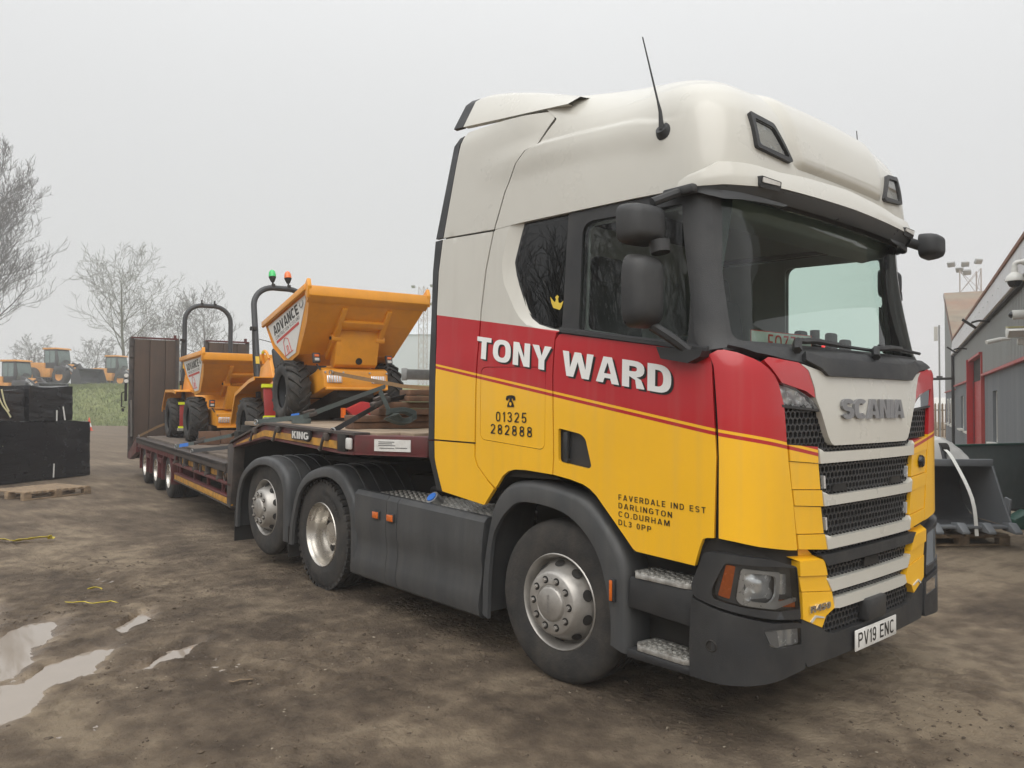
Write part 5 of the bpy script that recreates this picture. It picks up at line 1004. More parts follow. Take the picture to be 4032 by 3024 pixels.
# ------------------------------------------------------------------ side skirts, catwalk, chassis
for sg in (1, -1):
    f_ = lambda q: q if sg == 1 else 2.5 - q
    for xa, xb in ((-3.905, -3.392), (-3.386, -3.232), (-3.226, -2.128)):
        xs = np.linspace(xa, xb, 8); rings = []
        for x in xs:
            t = (x + 4.0) / 1.9; top = .985 - .040 * t; xo = lambda z: (-.075 * (1 - z) if x > -2.2 else 0) - (.07 * sstep(.40, .30, z) if x < -3.89 else 0)
            prof = [(.10, top - .002), (.045, top), (.014, top - .035), (.004, .78), (.004, .66), (.016, .60), (.018, .52), (.004, .42), (-.004, .34), (.012, .27), (.05, .245), (.10, .244)]
            rings.append([(x + xo(z), f_(y + .008), z) for y, z in prof])
        mb = MB(); mb.loft(rings, closed=False); n0 = len(rings[0]); mb.add(rings[0], [tuple(range(n0))]); mb.add(rings[-1], [tuple(range(n0))]); mb.build('side_skirt_panel', M_grey2, truck, smooth=35)
    for x in (-3.525, -3.302):
        mb = MB(); mb.box((x, f_(.005), .808), (.105, .022, .070), ch=.006); q = mb.build('side_marker_lamp', M_black, truck); mb = MB(); mb.box((x, f_(-.006), .808), (.088, .012, .052), ch=.004); mb.build('reflector', M_amber, q)
    mb = MB(); mb.box((-3.02, f_(.32), .915), (1.80, .44, .05)); q = mb.build('catwalk', M_tread, truck, bevel=.006); mb = MB()
    for i in range(44):
        for j in range(9): mb.box((-3.86 + i * .0395, f_(.13 + j * .045 + (.02 if i % 2 else 0)), .944), (.026, .013, .008), Matrix.Rotation(R(45 if (i + j) % 2 else -45), 4, 'Z'))
    tag(mb.build('tread_studs', M_tread, q, smooth=None), kind='stuff')
    mb = MB(); mb.box((-3.02, f_(.42), .58), (1.7, .6, .58)); mb.build('fuel_tank', M_dark, truck, bevel=.05)
    mb = MB(); mb.cyl((-2.93, f_(.20), .94), (-2.93, f_(.14), 1.0), .055, n=20); q = mb.build('tank_cap', M_steel, truck); mb = MB(); mb.cyl((-2.93, f_(.1395), 1.0), (-2.93, f_(.135), 1.005), .04, n=16); mb.build('cap_label', M_blue, q)
    mb = MB(); mb.tube(spline([(-3.35, f_(.45), .95), (-3.2, f_(.35), 1.03), (-2.95, f_(.40), 1.02), (-2.6, f_(.55), 1.08)], 5), .018, 8); mb.build('air_line', M_rubbertrim, truck)
    mb = MB(); mb.box((-3.6, f_(.86), .80), (6.0, .08, .26)); mb.build('chassis_rail', M_dark, truck)
mb = MB(); mb.prism([(-5.5, .75), (-4.3, .75), (-4.2, 1.0), (-4.2, .55), (-5.5, .55)], 'xy', 1.12, 1.17); mb.box((-4.85, 1.25, 1.03), (.9, .9, .2)); mb.build('fifth_wheel', M_dark, truck)
for x in (-1.48, -4.63, -5.94):
    mb = MB(); mb.cyl((x, .25, .5 if x > -5 else .6), (x, 2.25, .5 if x > -5 else .6), .09, n=12); mb.box((x, 1.25, .52), (.4, .5, .4), ch=.08); mb.build('axle', M_dark, truck)
mb = MB(); mb.box((-1.3, 1.25, .85), (1.5, 1.4, .7)); mb.box((-3.1, 1.25, .82), (1.8, 1.2, .5)); mb.box((-5.2, 1.25, .82), (2.6, .9, .3)); mb.build('underbody', M_dark, truck)
mb = MB(); mb.box((-2.63, 1.25, 1.65), (.04, 1.9, 1.2)); mb.build('rear_screen', M_dark, truck)
for i, (y, z, c) in enumerate(((.95, 1.75, M_redlens), (1.1, 1.7, M_gold), (1.3, 1.72, M_black))):
    mb = MB(); mb.tube(spline([(-2.6, y, z), (-3.0, y + .02, z - .35), (-3.4, y + .05, z - .30), (-3.6, y + .1, z - .1)], 6), .016, 8); mb.build('brake_hose', c, truck)
# ------------------------------------------------------------------ low-loader trailer (own frame: x forward, near side at y = 0, far side at y = 2.75)
TW = 2.75; TROT = -math.atan(.13)
trailer = empty('low_loader_trailer', 'dirty red and yellow low-loader trailer with raised neck and upright rear ramps', 'trailer', (-7.0, .30, 0), (0, 0, TROT))
def tb(name, m, *boxes, bevel=0.0, parent=None, smooth=35):
    mb = MB()
    for c, d in boxes: mb.box(c, d)
    return mb.build(name, m, parent or trailer, bevel=bevel, smooth=smooth)
# bed
for k in range(12):
    y = .17 + (TW - .34) * (k + .5) / 12; tb('deck_plank', M_deckgrey, ((-5.3, y, .935 + .004 * math.sin(k * 2.3)), (7.6, (TW - .34) / 12 - .008, .05)), bevel=.004)
for y in (0.0, TW):
    s_ = 1 if y == 0 else -1
    tb('bed_edge_rail', M_tsteel, ((-5.25, y + s_ * .085, .895), (8.35, .17, .065)), ((-5.25, y + s_ * .012, .865), (8.35, .024, .11)), bevel=.006)
    tb('bed_side_beam', M_tsteel, ((-2.75, y + s_ * .11, .775), (4.0, .06, .19)), bevel=.006)
    for i in range(8): tb('reflective_strip', M_tyel, ((-4.45 + i * .5, y + s_ * .076, .735), (.46, .006, .075)))
    for x in (-4.75, -3.95, -3.15, -2.3, -1.55):
        q = tb('side_bracket', M_tsteel, ((x, y + s_ * .06, .78), (.09, .10, .22)), ((x + .02, y + s_ * .03, .69), (.12, .07, .05)), bevel=.008)
    for x in (-4.3, -2.75, -1.2):
        mb = MB(); mb.tube([(x + .06 * math.cos(a), y + s_ * .03, .74 + .06 * math.sin(a)) for a in np.linspace(0, 6.28, 15)], .012, 6); mb.build('lashing_ring', M_tsteel, trailer)
    tb('side_guard_rail', M_tred, ((-2.85, y + s_ * .05, .665), (4.2, .10, .035)), bevel=.005)
    tb('side_guard_rail', M_tred, ((-2.74, y + s_ * .05, .502), (3.97, .10, .028)), bevel=.005)
    tb('side_guard_rail', M_tyel, ((-2.74, y + s_ * .02, .447), (3.97, .03, .085)), bevel=.005)
    tb('side_guard_rail', M_tsteel, ((-2.74, y + s_ * .02, .395), (3.97, .05, .018)))
    for x in (-4.70, -3.33, -2.38, -1.45, -.80): tb('side_guard_post', M_tred, ((x, y + s_ * .07, .58), (.045, .04, .20)))
    tb('red_end_panel', M_tred, ((-4.72, y + s_ * .10, .62), (.28, .05, .50)), bevel=.01)
# running gear: three axles
def twheel(x, y, flip):
    mb = MB(); mb.lathe([(.222, 0), (.214, .006), (.205, -.006), (.200, -.05), (.195, -.11), (.15, -.125), (.10, -.125), (.09, -.06), (0, -.05)], n=32, caps=False); w = mb.build('trailer_wheel', M_rimsteel, trailer, smooth=40)
    mb = MB(); mb.lathe(tyre_profile(.395, .216, .235), n=48, caps=False); mb.build('tyre', M_rubber, w, smooth=40); mb = MB(); mb.lathe([(r, h - .27) for r, h in tyre_profile(.395, .216, .235)], n=40, caps=False); mb.build('inner_tyre', M_rubber, w, smooth=40)
    for k in range(10):
        a = 2 * math.pi * k / 10; mb = MB(); mb.cyl((.125 * math.cos(a), .125, .125 * math.sin(a)), (.125 * math.cos(a), .10, .125 * math.sin(a)), .011, n=6); mb.build('wheel_nut', M_tsteel, w, smooth=None)
    w.location = (x, y, .385); w.rotation_euler = (0, 0, math.pi if flip else 0)
AX = (-5.60, -7.03, -8.46)
for x in AX:
    twheel(x, .06, False); twheel(x, TW - .06, True); mb = MB(); mb.cyl((x, .3, .385), (x, TW - .3, .385), .07, n=10); mb.build('trailer_axle', M_dark, trailer)
    for y in (0.0, TW):
        s_ = 1 if y == 0 else -1; arc = [(x + .52 * math.cos(a), .40 + .50 * math.sin(a)) for a in np.linspace(math.pi * 1.08, -.08 * math.pi, 17)]; mb = MB()
        mb.loft([[(a, y + s_ * .02, b), (a, y + s_ * .5, b), (x + (a - x) * .94, y + s_ * .5, .40 + (b - .40) * .94), (x + (a - x) * .86, y + s_ * .02, .40 + (b - .40) * .86)] for a, b in arc]); mb.build('wheel_arch', M_tred, trailer, smooth=40)
for y in (.03, TW - .03): tb('rear_side_plate', M_tred, ((-7.0, y, .80), (4.6, .03, .14)), ((-7.75, y, .62), (.40, .03, .08)), ((-6.32, y, .62), (.35, .03, .08)))
tb('underframe', M_dark, ((-5.2, TW / 2, .72), (8.3, 2.0, .30)))
mb = MB(); mb.prism([(-9.40, .92), (-10.75, .50), (-10.75, .38), (-10.4, .38), (-9.4, .60)], 'xz', 0.0, .10); mb.build('beavertail_side', M_tred, trailer); mb = MB(); mb.prism([(-9.40, .92), (-10.75, .50), (-10.75, .38), (-10.4, .38), (-9.4, .60)], 'xz', TW - .10, TW); mb.build('beavertail_side', M_tred, trailer)
mb = MB(); mb.prism([(-9.38, .915), (-10.72, .50), (-10.72, .44), (-9.38, .86)], 'xz', .12, TW - .12); mb.build('beavertail_deck', M_deckgrey, trailer)
# upright ramps with timber faces
for y0 in (.0, TW - 1.08):
    for k, (ya, yb) in enumerate(((.09, .42), (.427, .76), (.767, 1.0))):
        mb = MB(); mb.box((-10.66 - .004 * k, y0 + (ya + yb) / 2, 1.83), (.045, yb - ya - .006, 2.72)); mb.build('ramp_board', M_ramp, trailer, bevel=.005)
    tb('ramp_back_plate', M_tsteel, ((-10.72, y0 + .54, 1.83), (.03, .98, 2.74)))
    for yy, w_ in ((.04, .09), (1.04, .08)):
        r_ = tb('ramp_channel', M_tsteel, ((-10.76, y0 + yy, 1.815), (.14, w_, 2.85)), bevel=.006)
    for i in range(10): tb('ramp_rung', M_tsteel, ((-10.70, y0 + .04, .62 + i * .27), (.10, .095, .03)))
    tb('ramp_tip', M_tred, ((-10.72, y0 + .54, 3.235), (.12, 1.04, .035)), ((-10.70, y0 + .98, 3.28), (.06, .06, .10)))
    tb('ramp_foot', M_tsteel, ((-10.72, y0 + .54, .45), (.16, 1.06, .14)), bevel=.01)
    mb = MB(); mb.tube([(-10.60, y0 + .05, .90), (-10.52, y0 + .02, 1.75)], .022, 6); mb.build('ramp_strut', M_steel, trailer)
q = tb('rear_lamp', M_dark, ((-10.74, -.07, 2.0), (.10, .05, .55)), bevel=.01)
for z in (2.33, 2.20): mb = MB(); mb.cyl((-10.66, -.07, z), (-10.70, -.07, z), .045, n=14); mb.build('lamp_lens', M_plate, q)
mb = MB(); mb.tube([(-10.70, -.09, 1.95), (-10.68, -.16, 1.92), (-10.68, -.16, 1.60), (-10.70, -.08, 1.58)], .016, 6); mb.cyl((-10.68, -.13, 1.56), (-10.68, -.13, 1.48), .03, n=10); mb.build('ramp_handle', M_dark, trailer)
# gooseneck
NT = [(-.80, 1.200), (-.74, 1.225), (.717, 1.487), (3.02, 1.466), (3.40, 1.466)]; NB = [(-.80, 1.05), (-.62, 1.165), (.75, 1.334), (3.10, 1.302), (3.40, 1.306)]
for y in (0.0, TW):
    s_ = 1 if y == 0 else -1
    mb = MB(); mb.prism(NT + NB[::-1], 'xz', y + s_ * .02, y + s_ * .12); mb.build('neck_beam', M_tred, trailer, bevel=.006)
    mb = MB(); mb.prism([(a, b - .045) for a, b in NT[2:]] + [(a, b + .012) for a, b in NB[2:][::-1]], 'xz', y + s_ * .012, y + s_ * .03); mb.build('neck_stripe', M_tred, trailer)
    mb = MB(); mb.prism([(-.50, 1.205), (.73, 1.415), (2.98, 1.392), (2.98, 1.325), (.74, 1.350), (-.55, 1.185)], 'xz', y + s_ * .002, y + s_ * .014); mb.build('neck_reflective_strip', M_tyel, trailer)
    for pts, m_ in ((NT, M_tsteel), (NB[1:], M_tred)):
        mb = MB(); mb.loft([[(a, y - s_ * .012, b + .012), (a, y + s_ * .13, b + .012), (a, y + s_ * .13, b - .010), (a, y - s_ * .012, b - .010)] for a, b in pts]); mb.build('neck_flange', m_, trailer)
    mb = MB(); mb.prism([(-.96, .40), (-.76, .40), (-.62, 1.165), (-.80, 1.21), (-.95, 1.17)], 'xz', y + s_ * .0, y + s_ * .14); mb.build('neck_leg', M_tsteel, trailer, bevel=.008)
    for x, z in ((.40, 1.38), (1.30, 1.42), (2.75, 1.40)):
        mb = MB(); mb.box((x, y - s_ * .01, z + .02), (.07, .05, .07), ch=.01); mb.tube([(x - .02, y - s_ * .03, z + .02), (x - .03, y - s_ * .045, z - .05), (x - .06, y - s_ * .045, z - .10), (x - .11, y - s_ * .04, z - .09)], .014, 6); mb.build('lashing_hook', M_tsteel, trailer)
    q = tb('marker_lamp', M_dark, ((3.13, y + s_ * .0, 1.385), (.18, .04, .15)), bevel=.01); tb('lens', M_plate, ((3.30, y - s_ * .014, 1.385), (.10, .03, .095)), bevel=.012, parent=q)
    # chamfered front corner
    c0, c1 = (3.40, y), (3.97, y + s_ * .37); mb = MB(); mb.prism([c0, c1, (3.97, y + s_ * .5), (3.30, y + s_ * .5), (3.30, y + s_ * .02)], 'xy', 1.310, 1.458); mb.build('neck_corner', M_tred, trailer, bevel=.006)
    mb = MB(); mb.prism([(c0[0] - .02, c0[1] - s_ * .015), (c1[0] + .012, c1[1] - s_ * .01), (3.97, y + s_ * .5), (3.30, y + s_ * .5)], 'xy', 1.300, 1.313); mb.build('neck_corner_flange', M_tred, trailer)
d_ = Vector((.57, .37, 0)).normalized(); n_ = Vector((d_.y, -d_.x, 0))
mb = MB(); c_ = Vector((3.40, 0, 1.383)) + d_ * .36 + n_ * .004; mb.box(c_, (.34, .006, .095), Matrix(((d_.x, -n_.x, 0, 0), (d_.y, -n_.y, 0, 0), (0, 0, 1, 0), (0, 0, 0, 1)))); q = mb.build('data_plate', M_plate, trailer)
for i, (u0, u1, zz) in enumerate(((-.13, .02, .028), (-.13, .0, .014), (-.13, .03, .0), (.03, .14, -.018), (-.12, .02, -.022))):
    mb = MB(); mb.box(c_ + d_ * ((u0 + u1) / 2) + Vector((0, 0, zz)) + n_ * .004, (u1 - u0, .002, .005), Matrix(((d_.x, -n_.x, 0, 0), (d_.y, -n_.y, 0, 0), (0, 0, 1, 0), (0, 0, 0, 1)))); mb.build('plate_print', M_grey, q)
mb = MB(); mb.prism(fillet([(1.765, 1.448), (2.17, 1.452), (2.24, 1.462), (2.325, 1.452), (2.33, 1.385), (2.26, 1.352), (2.15, 1.362), (1.78, 1.362)], .012), 'xz', -.020, .004); q = mb.build('maker_plate', M_dark, trailer)
for v, f in text_glyphs('KING', .26, .06): A = np.stack([1.80 + .50 * v[:, 0], np.full(len(v), -.0225), 1.372 + .070 * v[:, 1]], 1); mesh_obj('maker_letter', A, f, M_plate, q, smooth=None)
# neck deck, timber ramp up to it
for k in range(12):
    y = .14 + (TW - .28) * (k + .5) / 12; tb('neck_plank', M_deck, ((1.42, y, 1.455 + .003 * math.sin(k * 1.7)), (4.7 - (.5 if k in (0, 11) else 0), (TW - .28) / 12 - .006, .045)), bevel=.004)
for k in range(10):
    y = .30 + (TW - .6) * (k + .5) / 10; mb = MB(); mb.prism([(-.92, 1.475), (-.92, 1.43), (-1.60, .96), (-1.66, .96)], 'xz', y - .104, y + .104); mb.build('slope_board', M_timber, trailer, bevel=.004)
tb('neck_underframe', M_dark, ((1.2, TW / 2, 1.36), (4.4, 2.4, .12)), ((-.82, TW / 2, .9), (.2, 2.6, .9)))
# ------------------------------------------------------------------ two site dumpers (own frame: front axle at x = 0, ground at z = 0, centre line y = 0)
def ag_tyre(Ro, Ri, wd, lugs=17):
    mb = MB(); h = wd / 2; mb.lathe([(Ri, -h * .8), (Ri + .05, -h * 1.0), (Ro - .09, -h * 1.02), (Ro - .05, -h * .85), (Ro - .03, -h * .4), (Ro - .028, h * .4), (Ro - .05, h * .85), (Ro - .09, h * 1.02), (Ri + .05, h), (Ri, h * .8)], n=40, caps=False)
    for k in range(lugs):
        for sgn in (-1, 1):
            a0 = 2 * math.pi * (k + (.5 if sgn > 0 else 0)) / lugs; rings = []
            for t in (0, .33, .66, 1.0, 1.14):
                yy = sgn * (-.012 + (h * 1.03) * min(t, 1.0)); a = a0 + .34 * t; rad = Ro - .004 - .030 * max(t - .55, 0) - (.075 if t > 1 else 0); da = .062; base = rad - .034 if t <= 1 else rad - .01
                rings.append([(rad * math.cos(a - da * .7), yy, rad * math.sin(a - da * .7)), (rad * math.cos(a + da * .7), yy, rad * math.sin(a + da * .7)), (base * math.cos(a + da), yy, base * math.sin(a + da)), (base * math.cos(a - da), yy, base * math.sin(a - da))])
            mb.loft(rings)
    return mb
def make_dumper(label, loc, pitch, beacons, tilt=0.0, dz=0.0, scale=1.0):
    root = empty('site_dumper', label, 'dumper', (0, 0, 0))
    B = lambda n, m, mb, bev=0.0, par=None, sm=35: mb.build(n, m, par or root, bevel=bev, smooth=sm)
    # wheels
    for x in (0, -2.0):
        for s_ in (-1, 1):
            w = B('wheel', M_dgrey, (lambda q: (q.lathe([(.225, -.10), (.20, -.06), (.18, .01), (.12, .02), (.11, -.05), (.07, -.07), (0, -.075)], n=28, caps=False), q)[1])(MB()), sm=40)
            B('tyre', M_lug, ag_tyre(.42, .215, .30), par=w, sm=40); mb = MB(); mb.cyl((0, .09, 0), (0, -.09, 0), .225, .225, n=28, caps=False); B('rim', M_dgrey, mb, par=w)
            for k in range(6): a = math.pi / 3 * k; mb = MB(); mb.cyl((.145 * math.cos(a), -.015, .145 * math.sin(a)), (.145 * math.cos(a), -.035, .145 * math.sin(a)), .013, n=6); B('wheel_nut', M_steel, mb, par=w, sm=None)
            w.location = (x, s_ * .652, .415); w.rotation_euler = (0, random.uniform(0, 6), 0 if s_ < 0 else math.pi)
            if s_ > 0: w.rotation_euler = (0, random.uniform(0, 6), math.pi)
        mb = MB(); mb.cyl((x, -.55, .395), (x, .55, .395), .075, n=12); mb.box((x, 0, .40), (.26, .30, .26), ch=.05); B('axle', M_dark, mb)
    # front chassis
    mb = MB(); mb.prism([(.66, .30), (.68, .53), (.60, .58), (-.30, .62), (-.80, .60), (-.80, .36), (.2, .32)], 'xz', -.44, .44); ch = B('front_chassis', M_dumper, mb, .012)
    mb = MB(); mb.box((.665, 0, .285), (.06, .84, .035)); B('front_bumper_lip', M_dumper, mb, .008)
    for s_ in (-1, 1):
        mb = MB(); mb.box((.675, s_ * .30, .41), (.02, .20, .10), ch=.012); q = B('work_lamp', M_lampbody, mb, par=None)
        mb = MB()
        for i in range(6): mb.box((.688, s_ * (.215 + .034 * i), .41), (.006, .006, .09))
        tag(B('lamp_grille_bars', M_dumper, mb, par=q, sm=None), kind='stuff')
        mb = MB(); mb.tube([(.60, s_ * .45, .55), (.62, s_ * .50, .62)], .012, 6); mb.box((.62, s_ * .50, .70), (.05, .095, .13), ch=.012); q = B('indicator_pod', M_dgrey, mb); mb = MB(); mb.box((.648, s_ * .50, .725), (.010, .060, .035), ch=.004); B('indicator', M_orange, mb, par=q); mb = MB(); mb.box((.648, s_ * .50, .675), (.010, .060, .035), ch=.004); B('side_light', M_plate, mb, par=q)
        for dx in (-.12, .12): mb = MB(); mb.cyl((.68, s_ * .30 + dx, .495), (.695, s_ * .30 + dx, .495), .012, n=6); B('bolt', M_steel, mb, sm=None)
    # turret under the skip
    mb = MB(); mb.prism([(-.40, .0), (-.30, -.33), (.35, -.40), (.52, -.25), (.55, 0), (.52, .25), (.35, .40), (-.30, .33)], 'xy', .60, .635); B('slew_ring', M_dumper, mb, .01)
    # skip: open hopper
    HT, HB_ = .79, .66
    prof = [(-.56, 1.54, HT), (-.40, 1.16, .74), (-.05, .84, HB_), (.45, .86, HB_), (.98, 1.13, .72), (1.29, 1.33, .78)]
    t_ = .012
    for s_ in (-1, 1):
        side = [(-.56, 1.54), (-.40, 1.16), (-.05, .84), (.45, .86), (1.29, 1.33), (1.27, 1.46)]; yy = lambda z: s_ * (HB_ + (HT - HB_) * (z - .84) / .70); mb = MB(); n = len(side)
        mb.add([(a, yy(b), b) for a, b in side] + [(a, yy(b) - s_ * t_, b) for a, b in side], [tuple(range(n)), tuple(range(n, 2 * n))[::-1]] + [(i, (i + 1) % n, n + (i + 1) % n, n + i) for i in range(n)]); sk = B('skip_side', M_dumper, mb, sm=None)
        # white livery plate
        wp = [(-.44, 1.475), (-.33, 1.20), (.02, .90), (.36, .90), (.40, .93), (1.10, 1.36), (1.12, 1.425)]; mb = MB(); n = len(wp)
        mb.add([(a, yy(b) + s_ * .006, b) for a, b in wp] + [(a, yy(b), b) for a, b in wp], [tuple(range(n)), tuple(range(n, 2 * n))[::-1]] + [(i, (i + 1) % n, n + (i + 1) % n, n + i) for i in range(n)]); pl = B('livery_plate', M_letterwhite, mb, par=sk, sm=None)
        def word(txt, x0, x1, z0, hgt, m, bold, sp, dz=0.0):
            for v, f in text_glyphs(txt, bold, sp):
                u = v[:, 0] if s_ < 0 else 1 - v[:, 0]; xx = x0 + (x1 - x0) * u; zz = z0 + dz * u + hgt * v[:, 1]; A = np.stack([xx, np.array([yy(q) + s_ * .009 for q in zz]), zz], 1); mesh_obj('plate_letter', A, f, m, pl, smooth=None)
        word('ADVANCE', -.26, .80, 1.290, .125, M_letterblack, .24, .10); word('CONSTRUCTION SCOTLAND', -.24, .78, 1.228, .042, M_grey, .13, .2)
        mb = MB(); mb.add([(a, yy(b) + s_ * .008, b) for a, b in [(-.24, 1.175), (.72, 1.175), (.72, 1.210), (-.24, 1.210)]], [(0, 1, 2, 3)]); B('plate_band', M_fz, mb, par=pl, sm=None)
        for a, b in (((-.02, .95), (.02, 1.13)), ((.24, .95), (.21, 1.13)), ((.02, 1.13), (.10, 1.165)), ((.10, 1.165), (.21, 1.13)), ((-.05, .95), (.30, .95)), ((.10, .95), (.10, 1.05)), ((.15, .95), (.15, 1.05)), ((.10, 1.05), (.15, 1.05))):
            mb = MB(); mb.tube([(a[0], yy(a[1]) + s_ * .007, a[1]), (b[0], yy(b[1]) + s_ * .007, b[1])], .006, 4); B('plate_sketch_line', M_fz, mb, par=pl, sm=None)
        mb = MB(); mb.tube([(.95 + .065 * math.cos(a), yy(1.36) + s_ * .010, 1.368 + .045 * math.sin(a)) for a in np.linspace(0, 6.28, 21)], .0045, 4); B('plate_emblem', M_dgrey, mb, par=pl)
        mb = MB(); mb.loft([[(a, s_ * (HT - .005), b + .03), (a, s_ * (HT + .045), b + .03), (a, s_ * (HT + .045), b - .045), (a, s_ * (HT + .015), b - .055)] for a, b in [(-.58, 1.545), (1.30, 1.475)]]); B('skip_rim', M_dumper, mb, .006)
        mb = MB(); mb.prism([(1.24, 1.505), (1.36, 1.56), (1.38, 1.46), (1.33, 1.32), (1.25, 1.36)], 'xz', s_ * (HT - .02), s_ * (HT + .03)); B('skip_horn', M_dumper, mb, .008)
    for i in range(len(prof) - 1):
        (xa, za, wa), (xb, zb, wb) = prof[i], prof[i + 1]; nx, nz = (zb - za), -(xb - xa); l = math.hypot(nx, nz); nx, nz = -nx / l * t_, -nz / l * t_; mb = MB()
        mb.add([(xa, -wa, za), (xa, wa, za), (xb, wb, zb), (xb, -wb, zb)] + [(xa + nx, -wa, za + nz), (xa + nx, wa, za + nz), (xb + nx, wb, zb + nz), (xb + nx, -wb, zb + nz)], [(0, 1, 2, 3), (7, 6, 5, 4), (0, 4, 5, 1), (1, 5, 6, 2), (2, 6, 7, 3), (3, 7, 4, 0)]); B('skip_floor', M_dumper, mb, sm=None)
    mb = MB(); mb.prism([(1.24, 1.29), (1.36, 1.35), (1.37, 1.47), (1.33, 1.475), (1.30, 1.40)], 'xz', -.80, .80); B('skip_lip', M_dumper, mb, .006)
    sl = Vector((.84, 0, .47)).normalized(); nn2 = Vector((.47, 0, -.84)).normalized()
    for yc in (-.30, .30):
        mb = MB(); a, b = Vector((.46, yc, .865)), Vector((1.20, yc, 1.275)); rings = []
        for p_, h in ((a, .10), (a.lerp(b, .5), .085), (b, .03)): rings.append([p_ + Vector((0, -.035, 0)), p_ + Vector((0, .035, 0)), p_ + Vector((0, .035, 0)) + nn2 * h, p_ + Vector((0, -.035, 0)) + nn2 * h])
        mb.loft(rings); B('skip_rib', M_dumper, mb, .006)
        mb = MB(); p_ = Vector((.78, yc, 1.04)) + nn2 * .06; mb.cyl(p_ + Vector((0, -.06, 0)), p_ + Vector((0, .06, 0)), .05, n=14); B('pivot_boss', M_dumper, mb); mb = MB(); mb.cyl(p_ + Vector((0, -.075, 0)), p_ + Vector((0, .075, 0)), .022, n=10); B('pivot_pin', M_dark, mb)
    for t in (.35, .72):
        p_ = Vector((.46, 0, .865)).lerp(Vector((1.20, 0, 1.275)), t) + nn2 * .04; mb = MB(); mb.box(p_, (.10, .56, .05), Matrix.Rotation(-math.atan2(.47, .84), 4, 'Y')); B('skip_crossmember', M_dumper, mb, .006)
    mb = MB(); mb.prism([(.62, .58), (.70, .60), (.90, 1.00), (.82, 1.02), (.50, .66)], 'xz', -.29, .29); tp_ = B('turret_plate', M_dumper, mb, .010)
    mb = MB(); mb.lathe([(.045, .0), (.045, .012), (.02, .014), (0, .014)], o=(.715, .03, .645), axis=(.9, 0, -.43), n=18); B('turret_port', M_dark, mb, par=tp_)
    mb = MB(); mb.box((.0, 0, .30), (1.2, .5, .22)); mb.box((-1.3, 0, .40), (1.6, .4, .25)); B('underframe', M_dark, mb)
    # rear body
    mb = MB(); mb.prism([(-2.85, .50), (-2.80, 1.10), (-2.30, 1.20), (-1.95, 1.18), (-1.60, .95), (-1.20, .90), (-1.05, .55)], 'xz', -.44, .44); B('engine_cover', M_dumper, mb, .02)
    for s_ in (-1, 1):
        mb = MB(); rr = [(-2.72, .60), (-2.68, .66), (-2.34, 1.00), (-1.48, .985), (-1.20, .95)]; mb.loft([[(a, s_ * .44, b), (a, s_ * .80, b), (a, s_ * .80, b - .055), (a, s_ * .785, b - .055), (a, s_ * .785, b - .015), (a, s_ * .44, b - .015)] for a, b in rr]); B('rear_mudguard', M_dumper, mb, sm=None)
        mb = MB(); mb.prism([(-2.15, .99), (-1.90, 1.30), (-1.45, 1.32), (-1.30, .97)], 'xz', s_ * .44, s_ * .50); B('cab_side_panel', M_dumper, mb, .012)
    mb = MB(); mb.tube(spline([(-1.42, -.50, 1.30), (-1.46, -.53, 1.42), (-1.62, -.53, 1.45), (-1.72, -.50, 1.31)], 5), .022, 8); gr = B('grab_handle', M_dumper, mb); mb = MB(); mb.tube([(-1.50, -.532, 1.44), (-1.61, -.532, 1.452)], .0245, 8); B('handle_tape', M_hivis, mb, par=gr)
    # access step: red panel with hi-vis ends
    for s_ in (-1, 1):
        mb = MB(); mb.box((-.86, s_ * .62, .48), (.06, .30, .40)); q = B('access_step', M_redplate, mb, .01)
        for z in (.73, .27): mb = MB(); mb.box((-.83, s_ * .63, z - .02), (.05, .34, .05)); B('hi_vis_strip', M_hivis, mb, par=q)
        mb = MB(); mb.box((-.82, s_ * .64, .215), (.16, .34, .05)); B('step_tread', M_tread, mb, par=q)
    # seat, wheel, roll bar
    mb = MB(); mb.box((-1.95, 0, 1.25), (.45, .46, .10), ch=.04); st = B('operator_seat', M_interdark, mb); mb = MB(); mb.box((-2.17, 0, 1.50), (.10, .44, .44), Matrix.Rotation(R(-10), 4, 'Y'), ch=.04); B('seat_back', M_interdark, mb, par=st)
    mb = MB(); c_ = Vector((-1.30, 0, 1.62)); ax = Vector((-.5, 0, .86)).normalized(); q_ = ax.to_track_quat('Z', 'Y'); mb.tube([c_ + q_ @ Vector((.19 * math.cos(a), .19 * math.sin(a), 0)) for a in np.linspace(0, 2 * math.pi, 29)], .016, 8)
    for a in (.5, math.pi - .5, -math.pi / 2): mb.tube([c_, c_ + q_ @ Vector((.19 * math.cos(a), .19 * math.sin(a), 0))], .015, 6)
    mb.tube([c_, (-1.12, 0, 1.05)], .035, 8); B('steering_wheel', M_interdark, mb)
    mb = MB(); mb.box((-1.10, 0, 1.12), (.16, .50, .34), ch=.03); B('dash_panel', M_dgrey, mb)
    hw, ht, rc = .46, 2.78, .34; path = [(-2.22, -hw, .72), (-2.22, -hw, ht - rc)] + [(-2.22, -hw + rc - rc * math.cos(a), ht - rc + rc * math.sin(a)) for a in np.linspace(.15, math.pi / 2, 8)] + [(-2.22, hw - rc + rc * math.sin(a), ht - rc + rc * math.cos(a)) for a in np.linspace(0, math.pi / 2 - .15, 8)] + [(-2.22, hw, ht - rc), (-2.22, hw, .72)]
    mb = MB(); mb.tube(path, .047, 12); rb = B('roll_bar', M_dgrey, mb, sm=50)
    mb = MB(); mb.box((-2.17, -hw - .005, 1.50), (.008, .06, .12)); B('warning_sticker', M_gold, mb, par=rb)
